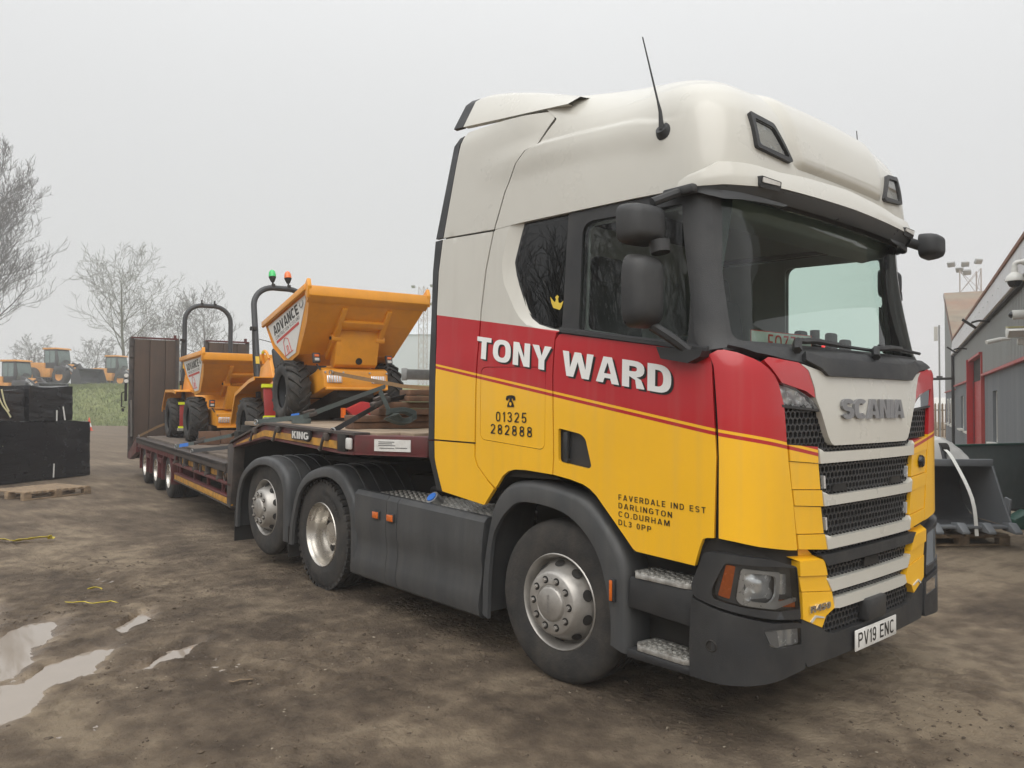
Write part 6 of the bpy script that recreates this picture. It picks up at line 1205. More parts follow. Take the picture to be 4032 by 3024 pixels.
    mb = MB(); mb.tube([(-2.16, -hw - .06, 2.02), (-2.15, -hw - .075, 1.55), (-2.15, -hw - .07, 1.14)], .012, 6); mb.box((-2.18, -hw - .04, 2.03), (.06, .10, .05)); mb.box((-2.18, -hw - .04, 1.14), (.07, .10, .09)); B('gas_strut', M_dark, mb, par=rb)
    mb = MB(); mb.tube(spline([(-2.16, -hw + .04, 1.85), (-2.0, -hw + .30, 1.70), (-1.95, -hw + .36, 1.45), (-2.05, -hw + .15, 1.30), (-2.15, -hw, 1.33)], 5), .006, 5); B('beacon_cable', M_dark, mb, par=rb)
    for yy_, m_ in ((-.13, M_green), (.13, M_orange)):
        mb = MB(); mb.cyl((-2.22, yy_, ht + .03), (-2.22, yy_, ht + .12), .016, n=8); mb.box((-2.20, yy_, ht + .03), (.06, .05, .05)); st_ = B('beacon_stub', M_dark, mb)
        if beacons:
            mb = MB(); mb.cyl((-2.22, yy_, ht + .11), (-2.22, yy_, ht + .19), .030, .062, n=20); B('beacon_base', M_dark, mb); mb = MB(); mb.lathe([(.060, .0), (.061, .03), (.055, .08), (.038, .115), (.015, .130), (0, .132)], o=(-2.22, yy_, ht + .19), axis=(0, 0, 1), n=20); B('beacon_lens', m_, mb, sm=60)
    mb = MB(); mb.box((-1.30, -.30, 1.30), (.10, .12, .20), ch=.02); q = B('lamp_pod', M_dgrey, mb); mb = MB(); mb.box((-1.245, -.30, 1.37), (.012, .09, .035)); B('side_lens', M_redlens, mb, par=q)
    Mt = Matrix.Translation((.2, 0, .85 + dz)) @ Matrix.Rotation(-tilt, 4, 'Y') @ Matrix.Translation((-.2, 0, -.85))
    for o in root.children:
        if o.name.split('.')[0] in ('skip_side', 'skip_rim', 'skip_horn', 'skip_floor', 'skip_lip', 'skip_rib', 'pivot_boss', 'pivot_pin', 'skip_crossmember'): o.matrix_local = Mt @ o.matrix_local
    c, s = math.cos(TROT), math.sin(TROT); x, y, z = loc; root.scale = (scale,) * 3
    root.location = (-7.0 + c * x - s * y, .30 + s * x + c * y, z); root.rotation_euler = (0, -pitch, TROT)
    return root
M_redplate = mat('red_step_paint', (.36, .02, .02), .5, dirt=(.10, .05, .04), damt=.5)
make_dumper('orange site dumper with green and amber beacons, front wheels up on the trailer neck', (-.625, 1.40, 1.462), R(14), True, R(-2.5), -.05)
make_dumper('orange site dumper without beacons standing level on the trailer bed', (-6.20, 1.30, .950), R(.5), False, R(2.5), .03, 1.05)
# ------------------------------------------------------------------ grass bank
M_grass = mat('grass_blades', (.155, .185, .062), .9, var=.35, vscale=1.2, dirt=(.21, .20, .085), damt=.6, dscale=.6)
def bank_h(u, v):
    "u along the foot of the bank, v up and away from it"
    return np.interp(v, [-3, 0, 1.5, 8, 11, 40, 90], [-.30, -.05, .28, 2.75, 3.12, 3.25, 3.6]) + .12 * fbm(u * .15, v * .15, 3, 81)
BU, BV = np.array([.80, .60]), np.array([-.60, .80]); BO = np.array([-60.0, 8.6])
us = np.concatenate([np.arange(-60, 40, .8)]); vs_ = np.concatenate([np.arange(-3, 12, .4), np.arange(12, 90, 3)])
UU, VV = np.meshgrid(us, vs_, indexing='ij'); ZZ = bank_h(UU, VV); PX = BO[0] + UU * BU[0] + VV * BV[0]; PY = BO[1] + UU * BU[1] + VV * BV[1]
nn_a, nn_b = UU.shape; idx = np.arange(nn_a * nn_b).reshape(nn_a, nn_b)
bk = mesh_obj('grass_bank', np.stack([PX.ravel(), PY.ravel(), ZZ.ravel()], 1), np.stack([idx[:-1, :-1].ravel(), idx[1:, :-1].ravel(), idx[1:, 1:].ravel(), idx[:-1, 1:].ravel()], 1), M_grass, smooth=60); tag(bk, kind='structure')
def bank_at(x, y):
    d = np.array([x, y]) - BO; u, v = d @ BU, d @ BV; return float(bank_h(np.array(u), np.array(v)))
rg = np.random.default_rng(9); n_ = 26000; gu = rg.uniform(-14, 16, n_); gv_ = rg.uniform(-.6, 12, n_); hz_ = bank_h(gu, gv_); gxp = BO[0] + gu * BU[0] + gv_ * BV[0]; gyp = BO[1] + gu * BU[1] + gv_ * BV[1]
a_ = rg.uniform(0, 6.28, n_); hh_ = rg.uniform(.08, .26, n_); wd_ = .035; lx, ly = rg.normal(0, .08, n_), rg.normal(0, .08, n_)
V = np.stack([np.stack([gxp - wd_ * np.cos(a_), gyp - wd_ * np.sin(a_), hz_ - .03], 1), np.stack([gxp + wd_ * np.cos(a_), gyp + wd_ * np.sin(a_), hz_ - .03], 1), np.stack([gxp + lx, gyp + ly, hz_ + hh_], 1)], 1).reshape(-1, 3)
go = mesh_obj('grass', V, np.arange(3 * n_).reshape(-1, 3), M_grass, smooth=None); tag(go, 'short rough grass covering the bank', 'grass', kind='stuff')
# ------------------------------------------------------------------ bare winter trees
M_bark = mat('grey_bark', (.085, .075, .068), .9, var=.3, vscale=3); M_bark2 = mat('greenish_bark', (.115, .115, .085), .9, var=.3, vscale=3)
def bare_tree(label, x, y, z, h, seed, spread=.55, up_=.25, levels=5, kids=(9, 6, 5, 4), trunk=.25, start=.22, name='bare_tree', group=None, m=None, lens=.62, twig=.008):
    rs = random.Random(seed); tr = MB(); br = MB(); m = m or M_bark
    root = empty(name, label, 'tree', (x, y, z), group=group)
    def grow(p, d, ln, r, lv):
        n = 4 if lv < 2 else 3; pts = [p]; rad = [r]; q = Vector(p); dd = Vector(d)
        for i in range(n):
            dd = (dd + Vector((rs.uniform(-1, 1), rs.uniform(-1, 1), rs.uniform(-.5, 1) + up_)) * (.10 + .05 * lv)).normalized(); q = q + dd * ln / n; pts.append(q.copy()); rad.append(max(r * (1 - (i + 1) / n * .72), twig))
        (tr if lv == 0 else br).tube(pts, rad, 7 if lv == 0 else (5 if lv == 1 else 3), caps=False)
        if lv >= levels: return
        k = kids[min(lv, len(kids) - 1)]
        for j in range(k):
            t = (start + (1 - start) * (j + rs.random()) / k) if lv == 0 else (.25 + .75 * (j + rs.random()) / k); f = t * n; i = min(int(f), n - 1); c = pts[i].lerp(pts[i + 1], f - i); r0 = rad[i] + (rad[i + 1] - rad[i]) * (f - i)
            ax = (pts[i + 1] - pts[i]).normalized(); az = rs.uniform(0, 6.28) if lv else j * 2.4 + rs.uniform(-.4, .4); o = ax.orthogonal().normalized(); o = Matrix.Rotation(az, 3, ax) @ o
            sp_ = spread * rs.uniform(.75, 1.2); nd = (ax * math.cos(sp_ * 1.25) + o * math.sin(sp_ * 1.25)).normalized()
            grow(c, nd, ln * lens * (1.0 - .45 * t if lv == 0 else rs.uniform(.62, .95)), max(r0 * (.55 if lv else .42), twig), lv + 1)
    grow(Vector((0, 0, 0)), Vector((0, 0, 1)), h, trunk, 0)
    tr.build('trunk', m, root, smooth=60); br.build('crown', m, root, smooth=60); return root
bare_tree('dense bare tree with steep upswept branches above the loaders at the left edge', -92.7, 5.0, 3.4, 18.5, 5, .50, .55, 4, (40, 9, 6, 4), .32, .10, lens=.52, twig=.016)
bare_tree('open bare tree with a pale trunk standing behind the upright ramp', -90.5, 19.4, 3.5, 11.4, 12, .62, .12, 4, (17, 5, 4, 3), .22, .22, m=M_bark2, lens=.64, twig=.016)
bare_tree('faint bare tree just right of the pale-trunked one', -112.0, 32.0, 3.6, 9.5, 21, .65, .2, 4, (12, 5, 4, 3), .2, .2, group='far bare trees', twig=.02)
bare_tree('faint bare tree framed by the roll bar of the level dumper', -115.0, 37.0, 3.6, 11.3, 22, .6, .25, 4, (13, 5, 4, 3), .22, .2, group='far bare trees', twig=.02)
bare_tree('faint bare tree half hidden by the near ramp', -116.0, 27.5, 3.6, 8.5, 23, .7, .15, 4, (12, 5, 4, 3), .18, .2, group='far bare trees', twig=.02)
bare_tree('misty shrubby tree in the gap between the two left loaders', -138.0, 18.0, 3.6, 6.6, 24, .8, .2, 4, (14, 5, 4, 3), .15, .05, group='misty shrubs', twig=.022)
bare_tree('misty shrubby tree behind the arm of the middle loader', -131.0, 25.0, 3.6, 6.4, 25, .8, .2, 4, (14, 5, 4, 3), .15, .05, group='misty shrubs', twig=.022)
for k, (x, y, hh) in enumerate(((-13, -19, 8.5), (-18.5, -20.5, 9.5), (-24, -22, 8.8), (-29, -23, 10), (-36, -25, 9.5), (-44, -26, 10))):
    bare_tree('tall bare hedgerow tree mirrored in the lorry door window, %s of the row' % ('first', 'second', 'third', 'fourth', 'fifth', 'last')[k], x, y, -.1, hh, 40 + k, .55, .35, 3, (26, 8, 6), .12, .04, name='hedgerow_tree', group='hedgerow trees mirrored in the window', lens=.55, twig=.012)
# ------------------------------------------------------------------ wheel loaders on the bank
M_lo = mat('loader_orange', (.62, .27, .045), .5, var=.1, dirt=(.20, .13, .07), damt=.4); M_lk = mat('loader_dark', (.035, .037, .040), .55, var=.15, dirt=(.10, .09, .08), damt=.4); M_lglass = mat('loader_glass', (.16, .21, .20), .15, var=.2, vscale=2)
def make_loader(label, x, y, z, rz):
    root = empty('wheel_loader', label, 'loader', (x, y, z), (0, 0, rz), group='wheel loaders parked along the bank'); B = lambda n, m, mb, bev=0.0, par=None, sm=35: mb.build(n, m, par or root, bevel=bev, smooth=sm)
    for wx in (-1.6, 1.7):
        for s_ in (-1, 1):
            mb = MB(); mb.lathe([(.42, .27), (.40, .20), (.30, .16), (.12, .18), (0, .2)], n=24, caps=False); w = B('wheel', M_lo, mb); mb = MB(); mb.lathe([(.42, .28), (.55, .34), (.74, .30), (.80, .18), (.80, -.18), (.74, -.30), (.55, -.34), (.42, -.28)], n=30, caps=False); B('tyre', M_lug, mb, par=w, sm=40)
            for k in range(20): a = 2 * math.pi * k / 20; mb2 = MB()
            w.location = (wx, s_ * 1.05, .80); w.rotation_euler = (0, 0, 0 if s_ < 0 else math.pi)
    mb = MB(); mb.prism([(-3.2, .75), (-3.25, 1.55), (-3.0, 1.95), (-1.5, 2.05), (-.4, 2.0), (-.4, .75)], 'xz', -.85, .85); B('engine_hood', M_lo, mb, .06)
    mb = MB(); mb.prism([(-.5, .7), (-.5, 1.5), (.4, 1.5), (.4, .7)], 'xz', -1.0, 1.0); B('cab_base', M_lo, mb, .04)
    mb = MB(); mb.prism([(-.6, 1.5), (-.62, 3.2), (.75, 3.2), (.95, 2.2), (.75, 1.5)], 'xz', -.72, .72); cb = B('cab', M_lk, mb, .05); mb = MB(); mb.prism([(-.72, 3.2), (-.70, 3.36), (.80, 3.36), (.95, 3.22), (.9, 3.2)], 'xz', -.80, .80); B('cab_roof', M_lo, mb, .04)
    for xa, xb in ((-.48, .02), (.10, .62)):
        for s_ in (-1, 1): mb = MB(); mb.box(((xa + xb) / 2, s_ * .725, 2.55), (xb - xa, .02, 1.05)); B('window', M_lglass, mb, par=cb)
    mb = MB(); mb.prism([(.78, 3.1), (.95, 2.25), (.80, 1.75), (.83, 1.75), (.975, 2.25), (.80, 3.1)], 'xz', -.62, .62); B('window', M_lglass, mb, par=cb)
    mb = MB(); mb.tube([(-1.3, .2, 2.0), (-1.3, .2, 2.55), (-1.45, .2, 2.8)], [.13, .13, .12], 10); B('exhaust', M_lk, mb)
    mb = MB(); mb.tube([(-2.2, -.75, 1.95), (-2.2, -.75, 2.5), (-1.7, -.75, 2.5), (-1.7, -.75, 2.0)], .03, 6); B('handrail', M_lk, mb)
    mb = MB(); mb.prism([(.4, .6), (.4, 1.3), (1.2, 1.9), (1.6, 1.9), (2.2, .9), (2.2, .6)], 'xz', -.45, .45); B('front_frame', M_lo, mb, .04)
    mb = MB(); mb.prism([(2.2, .95), (1.0, .95), (1.1, 1.65), (2.0, 1.70), (2.5, 1.5)], 'xz', -1.30, -1.0); B('front_mudguard', M_lk, mb, .03)
    for s_ in (-1, 1):
        mb = MB(); mb.prism([(1.15, 1.95), (1.35, 2.1), (2.4, 1.65), (3.35, .75), (3.3, .45), (3.1, .45), (2.2, 1.25), (1.2, 1.7)], 'xz', s_ * .52, s_ * .66); ar = B('lift_arm', M_lk, mb, .03)
        ux, uz = (.82, -.57)
        for v, f in text_glyphs('HYUNDAI', .2, .12):
            u = v[:, 0] if s_ < 0 else 1 - v[:, 0]; A = np.stack([1.75 + u * 1.15 * ux + v[:, 1] * .20 * .57, np.full(len(v), s_ * .668), 1.68 + u * 1.15 * uz + v[:, 1] * .20 * .82], 1); mesh_obj('arm_letter', A, f, M_letterwhite, ar, smooth=None)
    mb = MB(); mb.prism([(3.15, .12), (4.35, .08), (4.4, .16), (3.55, .32), (3.35, .75), (3.5, 1.25), (3.85, 1.45), (3.75, 1.5), (3.35, 1.32), (3.1, .8)], 'xz', -1.42, 1.42); B('bucket', M_lk, mb, .015)
    for s_ in (-1, 1): mb = MB(); mb.prism([(3.15, .12), (4.35, .08), (3.85, 1.48), (3.4, 1.32), (3.1, .8)], 'xz', s_ * 1.40, s_ * 1.45); B('bucket_side', M_lk, mb)
    mb = MB(); mb.tube([(1.5, 0, 1.5), (2.6, 0, 1.9), (3.2, 0, 1.2)], .09, 8); B('tilt_linkage', M_lk, mb)
    for k in range(3): mb = MB(); mb.tube(spline([(.9, -.2 + k * .12, 1.9), (1.15, -.2 + k * .12, 2.25), (1.5, -.2 + k * .12, 2.05)], 4), .03, 6); B('hydraulic_hose', M_lk, mb)
for lb, x, y, rz in (('orange and black wheel loader cut off by the left edge, under the dense tree', -71.3, 6.7, R(34)), ('orange and black wheel loader in the middle of the row on the bank', -77.3, 10.6, R(34)), ('orange and black wheel loader at the end of the row, half behind the ramp', -86.1, 17.6, R(36))):
    make_loader(lb, x, y, bank_at(x, y) - .05, rz)
# ------------------------------------------------------------------ wrapped stacks, pallets, cone
def film_block(name, label, x0, x1, y0, y1, z0, z1, seed, bands=(), group='black film wrapped loads'):
    "box of goods under tight black stretch film: creased, slightly bulging faces"
    rg_ = np.random.default_rng(seed); o, ex, ey = np.array([-17.38, .13]), np.array([-.54, .842]), np.array([-.842, -.54]); bm = bmesh.new(); bmesh.ops.create_cube(bm, size=1.0); bmesh.ops.subdivide_edges(bm, edges=bm.edges[:], cuts=22, use_grid_fill=True)
    P_ = np.array([v.co for v in bm.verts]); cx, cy_, cz = (x0 + x1) / 2, (y0 + y1) / 2, (z0 + z1) / 2; D = np.array([x1 - x0, y1 - y0, z1 - z0]); q = P_ * D; nrm = np.zeros_like(q)
    for a in range(3): nrm[:, a] = np.where(np.abs(P_[:, a]) > .499, np.sign(P_[:, a]), 0)
    nrm /= np.maximum(np.linalg.norm(nrm, axis=1, keepdims=True), 1e-6); u = q[:, 0] + q[:, 1] * 1.3; w = q[:, 2]
    edge = np.minimum.reduce([.5 - np.abs(P_[:, a]) + (1 - (np.abs(P_[:, a]) < .499)) * 9 for a in range(3)])
    d = .018 * (1 - np.abs(fbm(u * .9 + seed, w * 8 + u * .7, 2, seed))) + .022 * fbm(u * 1.1, w * 2.2, 2, seed + 5) - .01; q = q + nrm * d[:, None]
    q += (rg_.normal(0, 1, 3) * [.02, .02, 0]) * (P_[:, 2:3] + .5); sag = (P_[:, 2] > .49) * (-.02 * np.cos(P_[:, 0] * 6 + seed) - .02); q[:, 2] += sag
    bx = np.stack([o[0] + (q[:, 0] + cx) * ex[0] + (q[:, 1] + cy_) * ey[0], o[1] + (q[:, 0] + cx) * ex[1] + (q[:, 1] + cy_) * ey[1], q[:, 2] + cz], 1)
    c0 = np.array([o[0] + cx * ex[0] + cy_ * ey[0], o[1] + cx * ex[1] + cy_ * ey[1], z0]); root = empty(name, label, 'wrapped load', tuple(c0), group=group)
    F = [tuple(v.index for v in f.verts) for f in bm.faces]; bm.free(); mesh_obj('film_cover', bx - c0, F, M_wrap, root, smooth=55)
    L3 = lambda a, b, c: Vector((o[0] + a * ex[0] + b * ey[0], o[1] + a * ex[1] + b * ey[1], c)) - Vector(c0); nv_ = Vector((-ey[0], -ey[1], 0))
    for pts, m_ in bands:
        mb = MB(); path = spline([L3(a, y0 - .035, c) for a, c in pts], 5); tdir = (path[-1] - path[0]).normalized(); mb.ribbon(path, .034, nv_.cross(tdir), .003); mb.build('strapping_band', m_, root)
    return root
film_block('wrapped_load', 'big black film wrapped load with a pale yellow strap end poking out, lower row', -2.3, -.03, 0, 1.1, .02, 1.28, 3, [([(-1.28, .86), (-1.0, 1.02), (-.66, 1.12)], M_bandyel), ([(-1.28, .80), (-.95, 1.0), (-.72, 1.09), (-.66, 1.13), (-.78, 1.20)], M_bandyel), ([(-.05, .05), (-.04, .35)], M_bandwhite)])
film_block('wrapped_load', 'smooth black film wrapped load at the end of the lower row beside the track', .0, .98, .03, 1.1, .02, 1.29, 4)
film_block('wrapped_load', 'black film wrapped load with two crossing pale yellow bands, upper row', -1.9, -.68, .10, 1.0, 1.30, 1.96, 6, [([(-1.24, 1.96), (-1.17, 1.7), (-1.06, 1.50)], M_bandyel), ([(-1.30, 1.80), (-1.2, 1.62), (-1.10, 1.50), (-1.02, 1.38)], M_bandyel)])
film_block('wrapped_load', 'creased black film wrapped load with two upright white bands, upper row', -.60, .50, .06, 1.0, 1.30, 2.05, 7, [([(.06, 1.52), (.06, 1.28)], M_bandwhite), ([(.22, 1.60), (.28, 1.29)], M_bandwhite)])
def make_pallet(label, loc, rz, group='wooden pallets', nb=7, Lx=1.2, Ly=1.0):
    root = empty('wooden_pallet', label, 'pallet', loc, (0, 0, rz), group=group); rs = random.Random(int(loc[0] * 100))
    for i in range(nb): mb = MB(); mb.box((-Lx / 2 + Lx * (i + .5) / nb, rs.uniform(-.01, .01), .133), (Lx / nb - .045, Ly, .022)); mb.build('top_board', M_pallet, root, bevel=.003)
    for y in (-Ly / 2 + .05, 0, Ly / 2 - .05):
        mb = MB(); mb.box((0, y, .111), (Lx, .10, .02)); mb.build('stringer_board', M_pallet, root, bevel=.003); mb = MB(); mb.box((0, y, .011), (Lx, .10, .022)); mb.build('bottom_board', M_pallet, root, bevel=.003)
        for x in (-Lx / 2 + .07, 0, Lx / 2 - .07): mb = MB(); mb.box((x, y, .061), (.14, .095, .078)); mb.build('block', M_pallet, root, bevel=.004)
    return root
make_pallet('broken grey-brown pallet lying in front of the black wrapped loads', (-14.25, -.62, .0), math.atan2(.92, -.40), nb=9, Lx=1.25)
cn = empty('traffic_cone', 'orange and white traffic cone beside the track below the bank', 'cone', (-47.9, 7.2, 0))
mb = MB(); mb.lathe([(.17, .03), (.135, .20), (.135, .20), (.085, .42)], axis=(0, 0, 1), n=20, caps=False); mb.build('cone_body', M_cone, cn); mb = MB(); mb.lathe([(.137, .22), (.092, .44)], axis=(0, 0, 1), n=20, caps=False); mb.build('white_sleeve', M_letterwhite, cn); mb = MB(); mb.lathe([(.086, .42), (.022, .76), (0, .76)], axis=(0, 0, 1), n=20, caps=False); mb.build('cone_tip', M_cone, cn); mb = MB(); mb.box((0, 0, .015), (.40, .40, .03)); mb.build('cone_base', M_cone, cn, bevel=.01)
bg_ = MB(); bg_.lathe([(.0, .42), (.10, .40), (.17, .25), (.18, .1), (.15, 0)], axis=(0, 0, 1), n=12); o = bg_.build('white_sack', M_letterwhite, smooth=50); o.location = (-46.6, 6.35, 0); tag(o, 'small white sack leaning beside the traffic cone', 'sack')
# scraps of strapping on the mud
for lb, pts, w_ in (('curled yellow strapping scrap lying farthest from the lorry wheels', [(-9.35, -1.85, .03), (-9.15, -1.70, .035), (-8.95, -1.55, .05), (-8.85, -1.42, .07), (-8.93, -1.36, .04)], .07), ('small yellow scrap above the puddle', [(-5.83, -1.60, .03), (-5.78, -1.55, .04), (-5.76, -1.51, .025)], .05), ('long bent yellow strapping scrap at the edge of the puddle', [(-5.42, -1.86, .02), (-5.28, -1.75, .03), (-5.15, -1.64, .04), (-5.06, -1.55, .045)], .03), ('pale stick lying on the mud near the middle', [(-2.77, -1.47, .015), (-2.72, -1.42, .02), (-2.67, -1.36, .018)], .02)):
    mb = MB(); P0 = Vector(pts[0]); mb.ribbon([Vector(p) - P0 + Vector((0, 0, gz(p[0], p[1]) - gz(pts[0][0], pts[0][1]))) for p in spline(pts, 4)], w_, (.7, -.6, .35), .004); o = mb.build('strap_scrap' if 'yellow' in lb else 'stick', M_scrap if 'yellow' in lb else M_pallet); o.location = P0 + Vector((0, 0, gz(pts[0][0], pts[0][1]))); tag(o, lb, 'litter')
# ------------------------------------------------------------------ workshop on the right: x along the wall, y out of it
WD = Vector((-.375, .927, 0)).normalized(); WB0 = (-2.17, 11.55, 0); WR = math.atan2(WD.y, WD.x)
M_render = mat('painted_render', (.15, .165, .18), .8, var=.12, vscale=1.5, dirt=(.26, .27, .27), damt=.55, dscale=2.2, streak=True)
M_clad = mat('grey_cladding', (.30, .315, .305), .5, var=.06, vscale=2, dirt=(.20, .19, .17), damt=.35, dscale=3, streak=True)
M_fascia = mat('pale_fascia', (.62, .63, .64), .45, var=.06, dirt=(.35, .24, .18), damt=.35, dscale=2.5)
M_rust = mat('rusty_flashing', (.24, .115, .075), .8, var=.4, vscale=6); M_rtrim = mat('red_trim', (.42, .055, .045), .5, var=.1); M_rdoor = mat('red_door_paint', (.40, .018, .020), .5, var=.06)
M_frame = mat('white_upvc', (.70, .69, .64), .4, var=.05); M_wglass = mat('dark_window_glass', (.03, .034, .038), .08, var=.1)
ws = empty('workshop', 'grey clad workshop with red trim and red doorway at the right edge', 'building', WB0, (0, 0, WR))
def wb(name, m, c, d, par=None, bev=0.0): mb = MB(); mb.box(c, d); return mb.build(name, m, par or ws, bevel=bev)
DOOR = (7.15, 10.85); L1 = 19.7
WINS = [(4.10, 5.05), (11.75, 13.3), (15.0, 16.6)]
# lower wall built round its openings
xs = [-7.0]
segs = []; cur = -7.0
for a, b, zb, zt_ in sorted([(DOOR[0], DOOR[1], 0.0, 2.45)] + [(a, b, .90, 2.05) for a, b in WINS]):
    segs.append((cur, a, 0, 2.45)); 
    if zb > 0: segs.append((a, b, 0, zb))
    if zt_ < 2.45: segs.append((a, b, zt_, 2.45))
    cur = b
segs.append((cur, L1, 0, 2.45))
for a, b, z0, z1 in segs: mb = MB(); mb.box(((a + b) / 2, -.15, (z0 + z1) / 2), (b - a, .30, z1 - z0)); mb.build('wall_section', M_render, ws)
def sheet(x0, x1, z0, z1, par, m, pitch=.20, depth=.032, y=0.0):
    n = max(1, int(round((x1 - x0) / pitch))); p = (x1 - x0) / n; pr = []
    for i in range(n): q = x0 + i * p; pr += [(q, 0), (q + p * .55, 0), (q + p * .65, depth), (q + p * .92, depth)]
    pr.append((x1, 0)); mb = MB(); V = [(a, y + b, z0) for a, b in pr] + [(a, y + b, z1) for a, b in pr]; k = len(pr); mb.add(V, [(i, i + 1, k + i + 1, k + i) for i in range(k - 1)]); return mb.build('cladding_sheet', m, par, smooth=None)
x = -7.0
while x < L1 - .05:
    x1 = min(x + 1.0, L1); zb = 2.50
    if x1 > DOOR[0] + .02 and x < DOOR[1] - .02: zb = 3.06
    sheet(x, x1 - .004, zb, 3.80, ws, M_clad, y=.012); x = x1
wb('wall_core', M_dark, (6.35, -.2, 3.1), (26.5, .35, 1.4))
for a, b in ((-7.0, DOOR[0] - .12), (DOOR[1] + .12, L1)): wb('red_drip_trim', M_rtrim, ((a + b) / 2, .035, 2.475), (b - a, .09, .055))
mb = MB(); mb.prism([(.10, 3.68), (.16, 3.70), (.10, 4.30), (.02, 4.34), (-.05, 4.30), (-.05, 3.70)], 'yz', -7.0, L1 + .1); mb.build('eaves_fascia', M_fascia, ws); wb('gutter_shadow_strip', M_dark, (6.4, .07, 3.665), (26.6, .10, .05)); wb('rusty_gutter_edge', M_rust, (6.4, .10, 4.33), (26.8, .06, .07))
for k in range(24): mb = MB(); mb.cyl((-6.6 + k * 1.1, .128, 4.0), (-6.6 + k * 1.1, .140, 4.0), .014, n=6); mb.build('fascia_rivet', M_steel, ws, smooth=None)
mb = MB(); mb.prism([(.0, 4.33), (-7.0, 5.9), (-7.0, 5.8), (.0, 4.25)], 'yz', -7.0, L1); mb.build('workshop_roof', M_clad, ws)
dr = wb('red_door', M_rdoor, ((DOOR[0] + DOOR[1]) / 2, -.06, 1.5), (DOOR[1] - DOOR[0] - .05, .05, 3.0))
wb('door_head', M_rtrim, ((DOOR[0] + DOOR[1]) / 2, .00, 3.03), (DOOR[1] - DOOR[0] + .2, .24, .06)); wb('door_jamb', M_rdoor, (DOOR[1] + .05, -.02, 1.53), (.10, .36, 3.06)); wb('door_jamb', M_rtrim, (DOOR[0] - .05, .0, 1.53), (.10, .16, 3.06))
nt_ = wb('door_notice', M_letterwhite, (7.75, -.025, 1.62), (.75, .012, .30))
for k in range(3): wb('notice_line', M_grey, (7.72 + .05 * k, -.017, 1.70 - .07 * k), (.45 - .1 * k, .004, .03), nt_)
for k, (z, c) in enumerate(((1.75, M_letterwhite), (1.42, M_letterwhite), (1.12, M_rdoor), (.85, M_blue), (.62, M_letterwhite))): wb('safety_sign', c, (11.25, .012, z), (.34, .012, .24))
for a, b in WINS:
    f = MB(); f.box((a + .05, -.10, 1.475), (.07, .07, 1.15)); f.box((b - .05, -.10, 1.475), (.07, .07, 1.15)); f.box(((a + b) / 2, -.10, .94), (b - a, .07, .07)); f.box(((a + b) / 2, -.10, 2.01), (b - a, .07, .07)); w = f.build('window', M_frame, ws)
    wb('pane', M_wglass, ((a + b) / 2, -.11, 1.475), (b - a - .1, .01, 1.05), w); wb('sill', M_frame, ((a + b) / 2, .05, .88), (b - a + .12, .16, .05), w)
for x0 in (19.6,): mb = MB(); mb.cyl((x0, .10, 0), (x0, .10, 3.7), .055, n=12); mb.build('downpipe', M_dark, ws)
# second, taller shed beyond it
sh = empty('far_shed', 'taller shed with rusty ribbed roof behind the workshop', 'building', (WB0[0] + WD.x * 20, WB0[1] + WD.y * 20, 0), (0, 0, WR))
mb = MB(); mb.prism([(-.2, 0), (9.0, 0), (9.0, 7.35), (-.2, 4.0)], 'xz', -.30, -.04); mb.build('gable_wall', M_clad, sh, smooth=None)
k = 0; x = 0.0
while x < 8.9:
    x1 = min(x + 1.0, 9.0); q = sheet(x, x1 - .004, 2.35, 4.05 + 3.35 * (x / 9.0), sh, M_clad, y=-.03); x = x1
mb = MB(); mb.box((4.4, -.16, 1.17), (9.2, .30, 2.34)); mb.build('lower_wall', M_render, sh); mb = MB(); mb.box((4.5, .0, 2.36), (9.0, .08, .05)); mb.build('red_drip_trim', M_rtrim, sh)
M_shroof = mat('weathered_roof', (.23, .19, .14), .8, var=.3, vscale=1.2, dirt=(.27, .12, .075), damt=.8, dscale=.8); M_rib = mat('translucent_roof_strip', (.46, .42, .22), .6, var=.15)
rsl = math.atan2(3.35, 9.2); mb = MB(); mb.add([(-.4, .02, 3.93), (9.1, .02, 7.40), (9.1, -12, 7.40), (-.4, -12, 3.93), (-.4, .02, 3.85), (9.1, .02, 7.32), (9.1, -12, 7.32), (-.4, -12, 3.85)], [(0, 1, 2, 3), (7, 6, 5, 4), (0, 4, 5, 1), (1, 5, 6, 2), (2, 6, 7, 3), (3, 7, 4, 0)]); mb.build('shed_roof', M_shroof, sh, smooth=None)
for i in range(9):
    y = -2.6 - i * .95; mb = MB(); mb.add([(-.3, y, 3.99), (9.0, y, 7.40), (9.0, y - .16, 7.40), (-.3, y - .16, 3.99), (-.3, y, 4.05), (9.0, y, 7.46), (9.0, y - .16, 7.46), (-.3, y - .16, 4.05)], [(0, 3, 2, 1), (4, 5, 6, 7), (0, 1, 5, 4), (1, 2, 6, 5), (2, 3, 7, 6), (3, 0, 4, 7)]); mb.build('roof_rib', M_rib, sh, smooth=None)
mb = MB(); mb.add([(-.4, .05, 3.95), (9.1, .05, 7.42), (9.1, .05, 7.20), (-.4, .05, 3.72)], [(0, 1, 2, 3)]); mb.build('verge_flashing', M_rust, sh, smooth=None)
for a, b in ((3.0, 3.9), (5.6, 6.4), (.6, 1.5)):
    f = MB(); f.box(((a + b) / 2, .0, 1.45), (b - a, .05, 1.15)); w = f.build('window', M_frame, sh); wb('pane', M_wglass, ((a + b) / 2, .03, 1.45), (b - a - .16, .01, 1.0), w); wb('sill', M_frame, ((a + b) / 2, .08, .86), (b - a + .1, .14, .05), w)
def wpt(x, y, z): return (WB0[0] + WD.x * x - WD.y * y, WB0[1] + WD.y * x + WD.x * y, z)
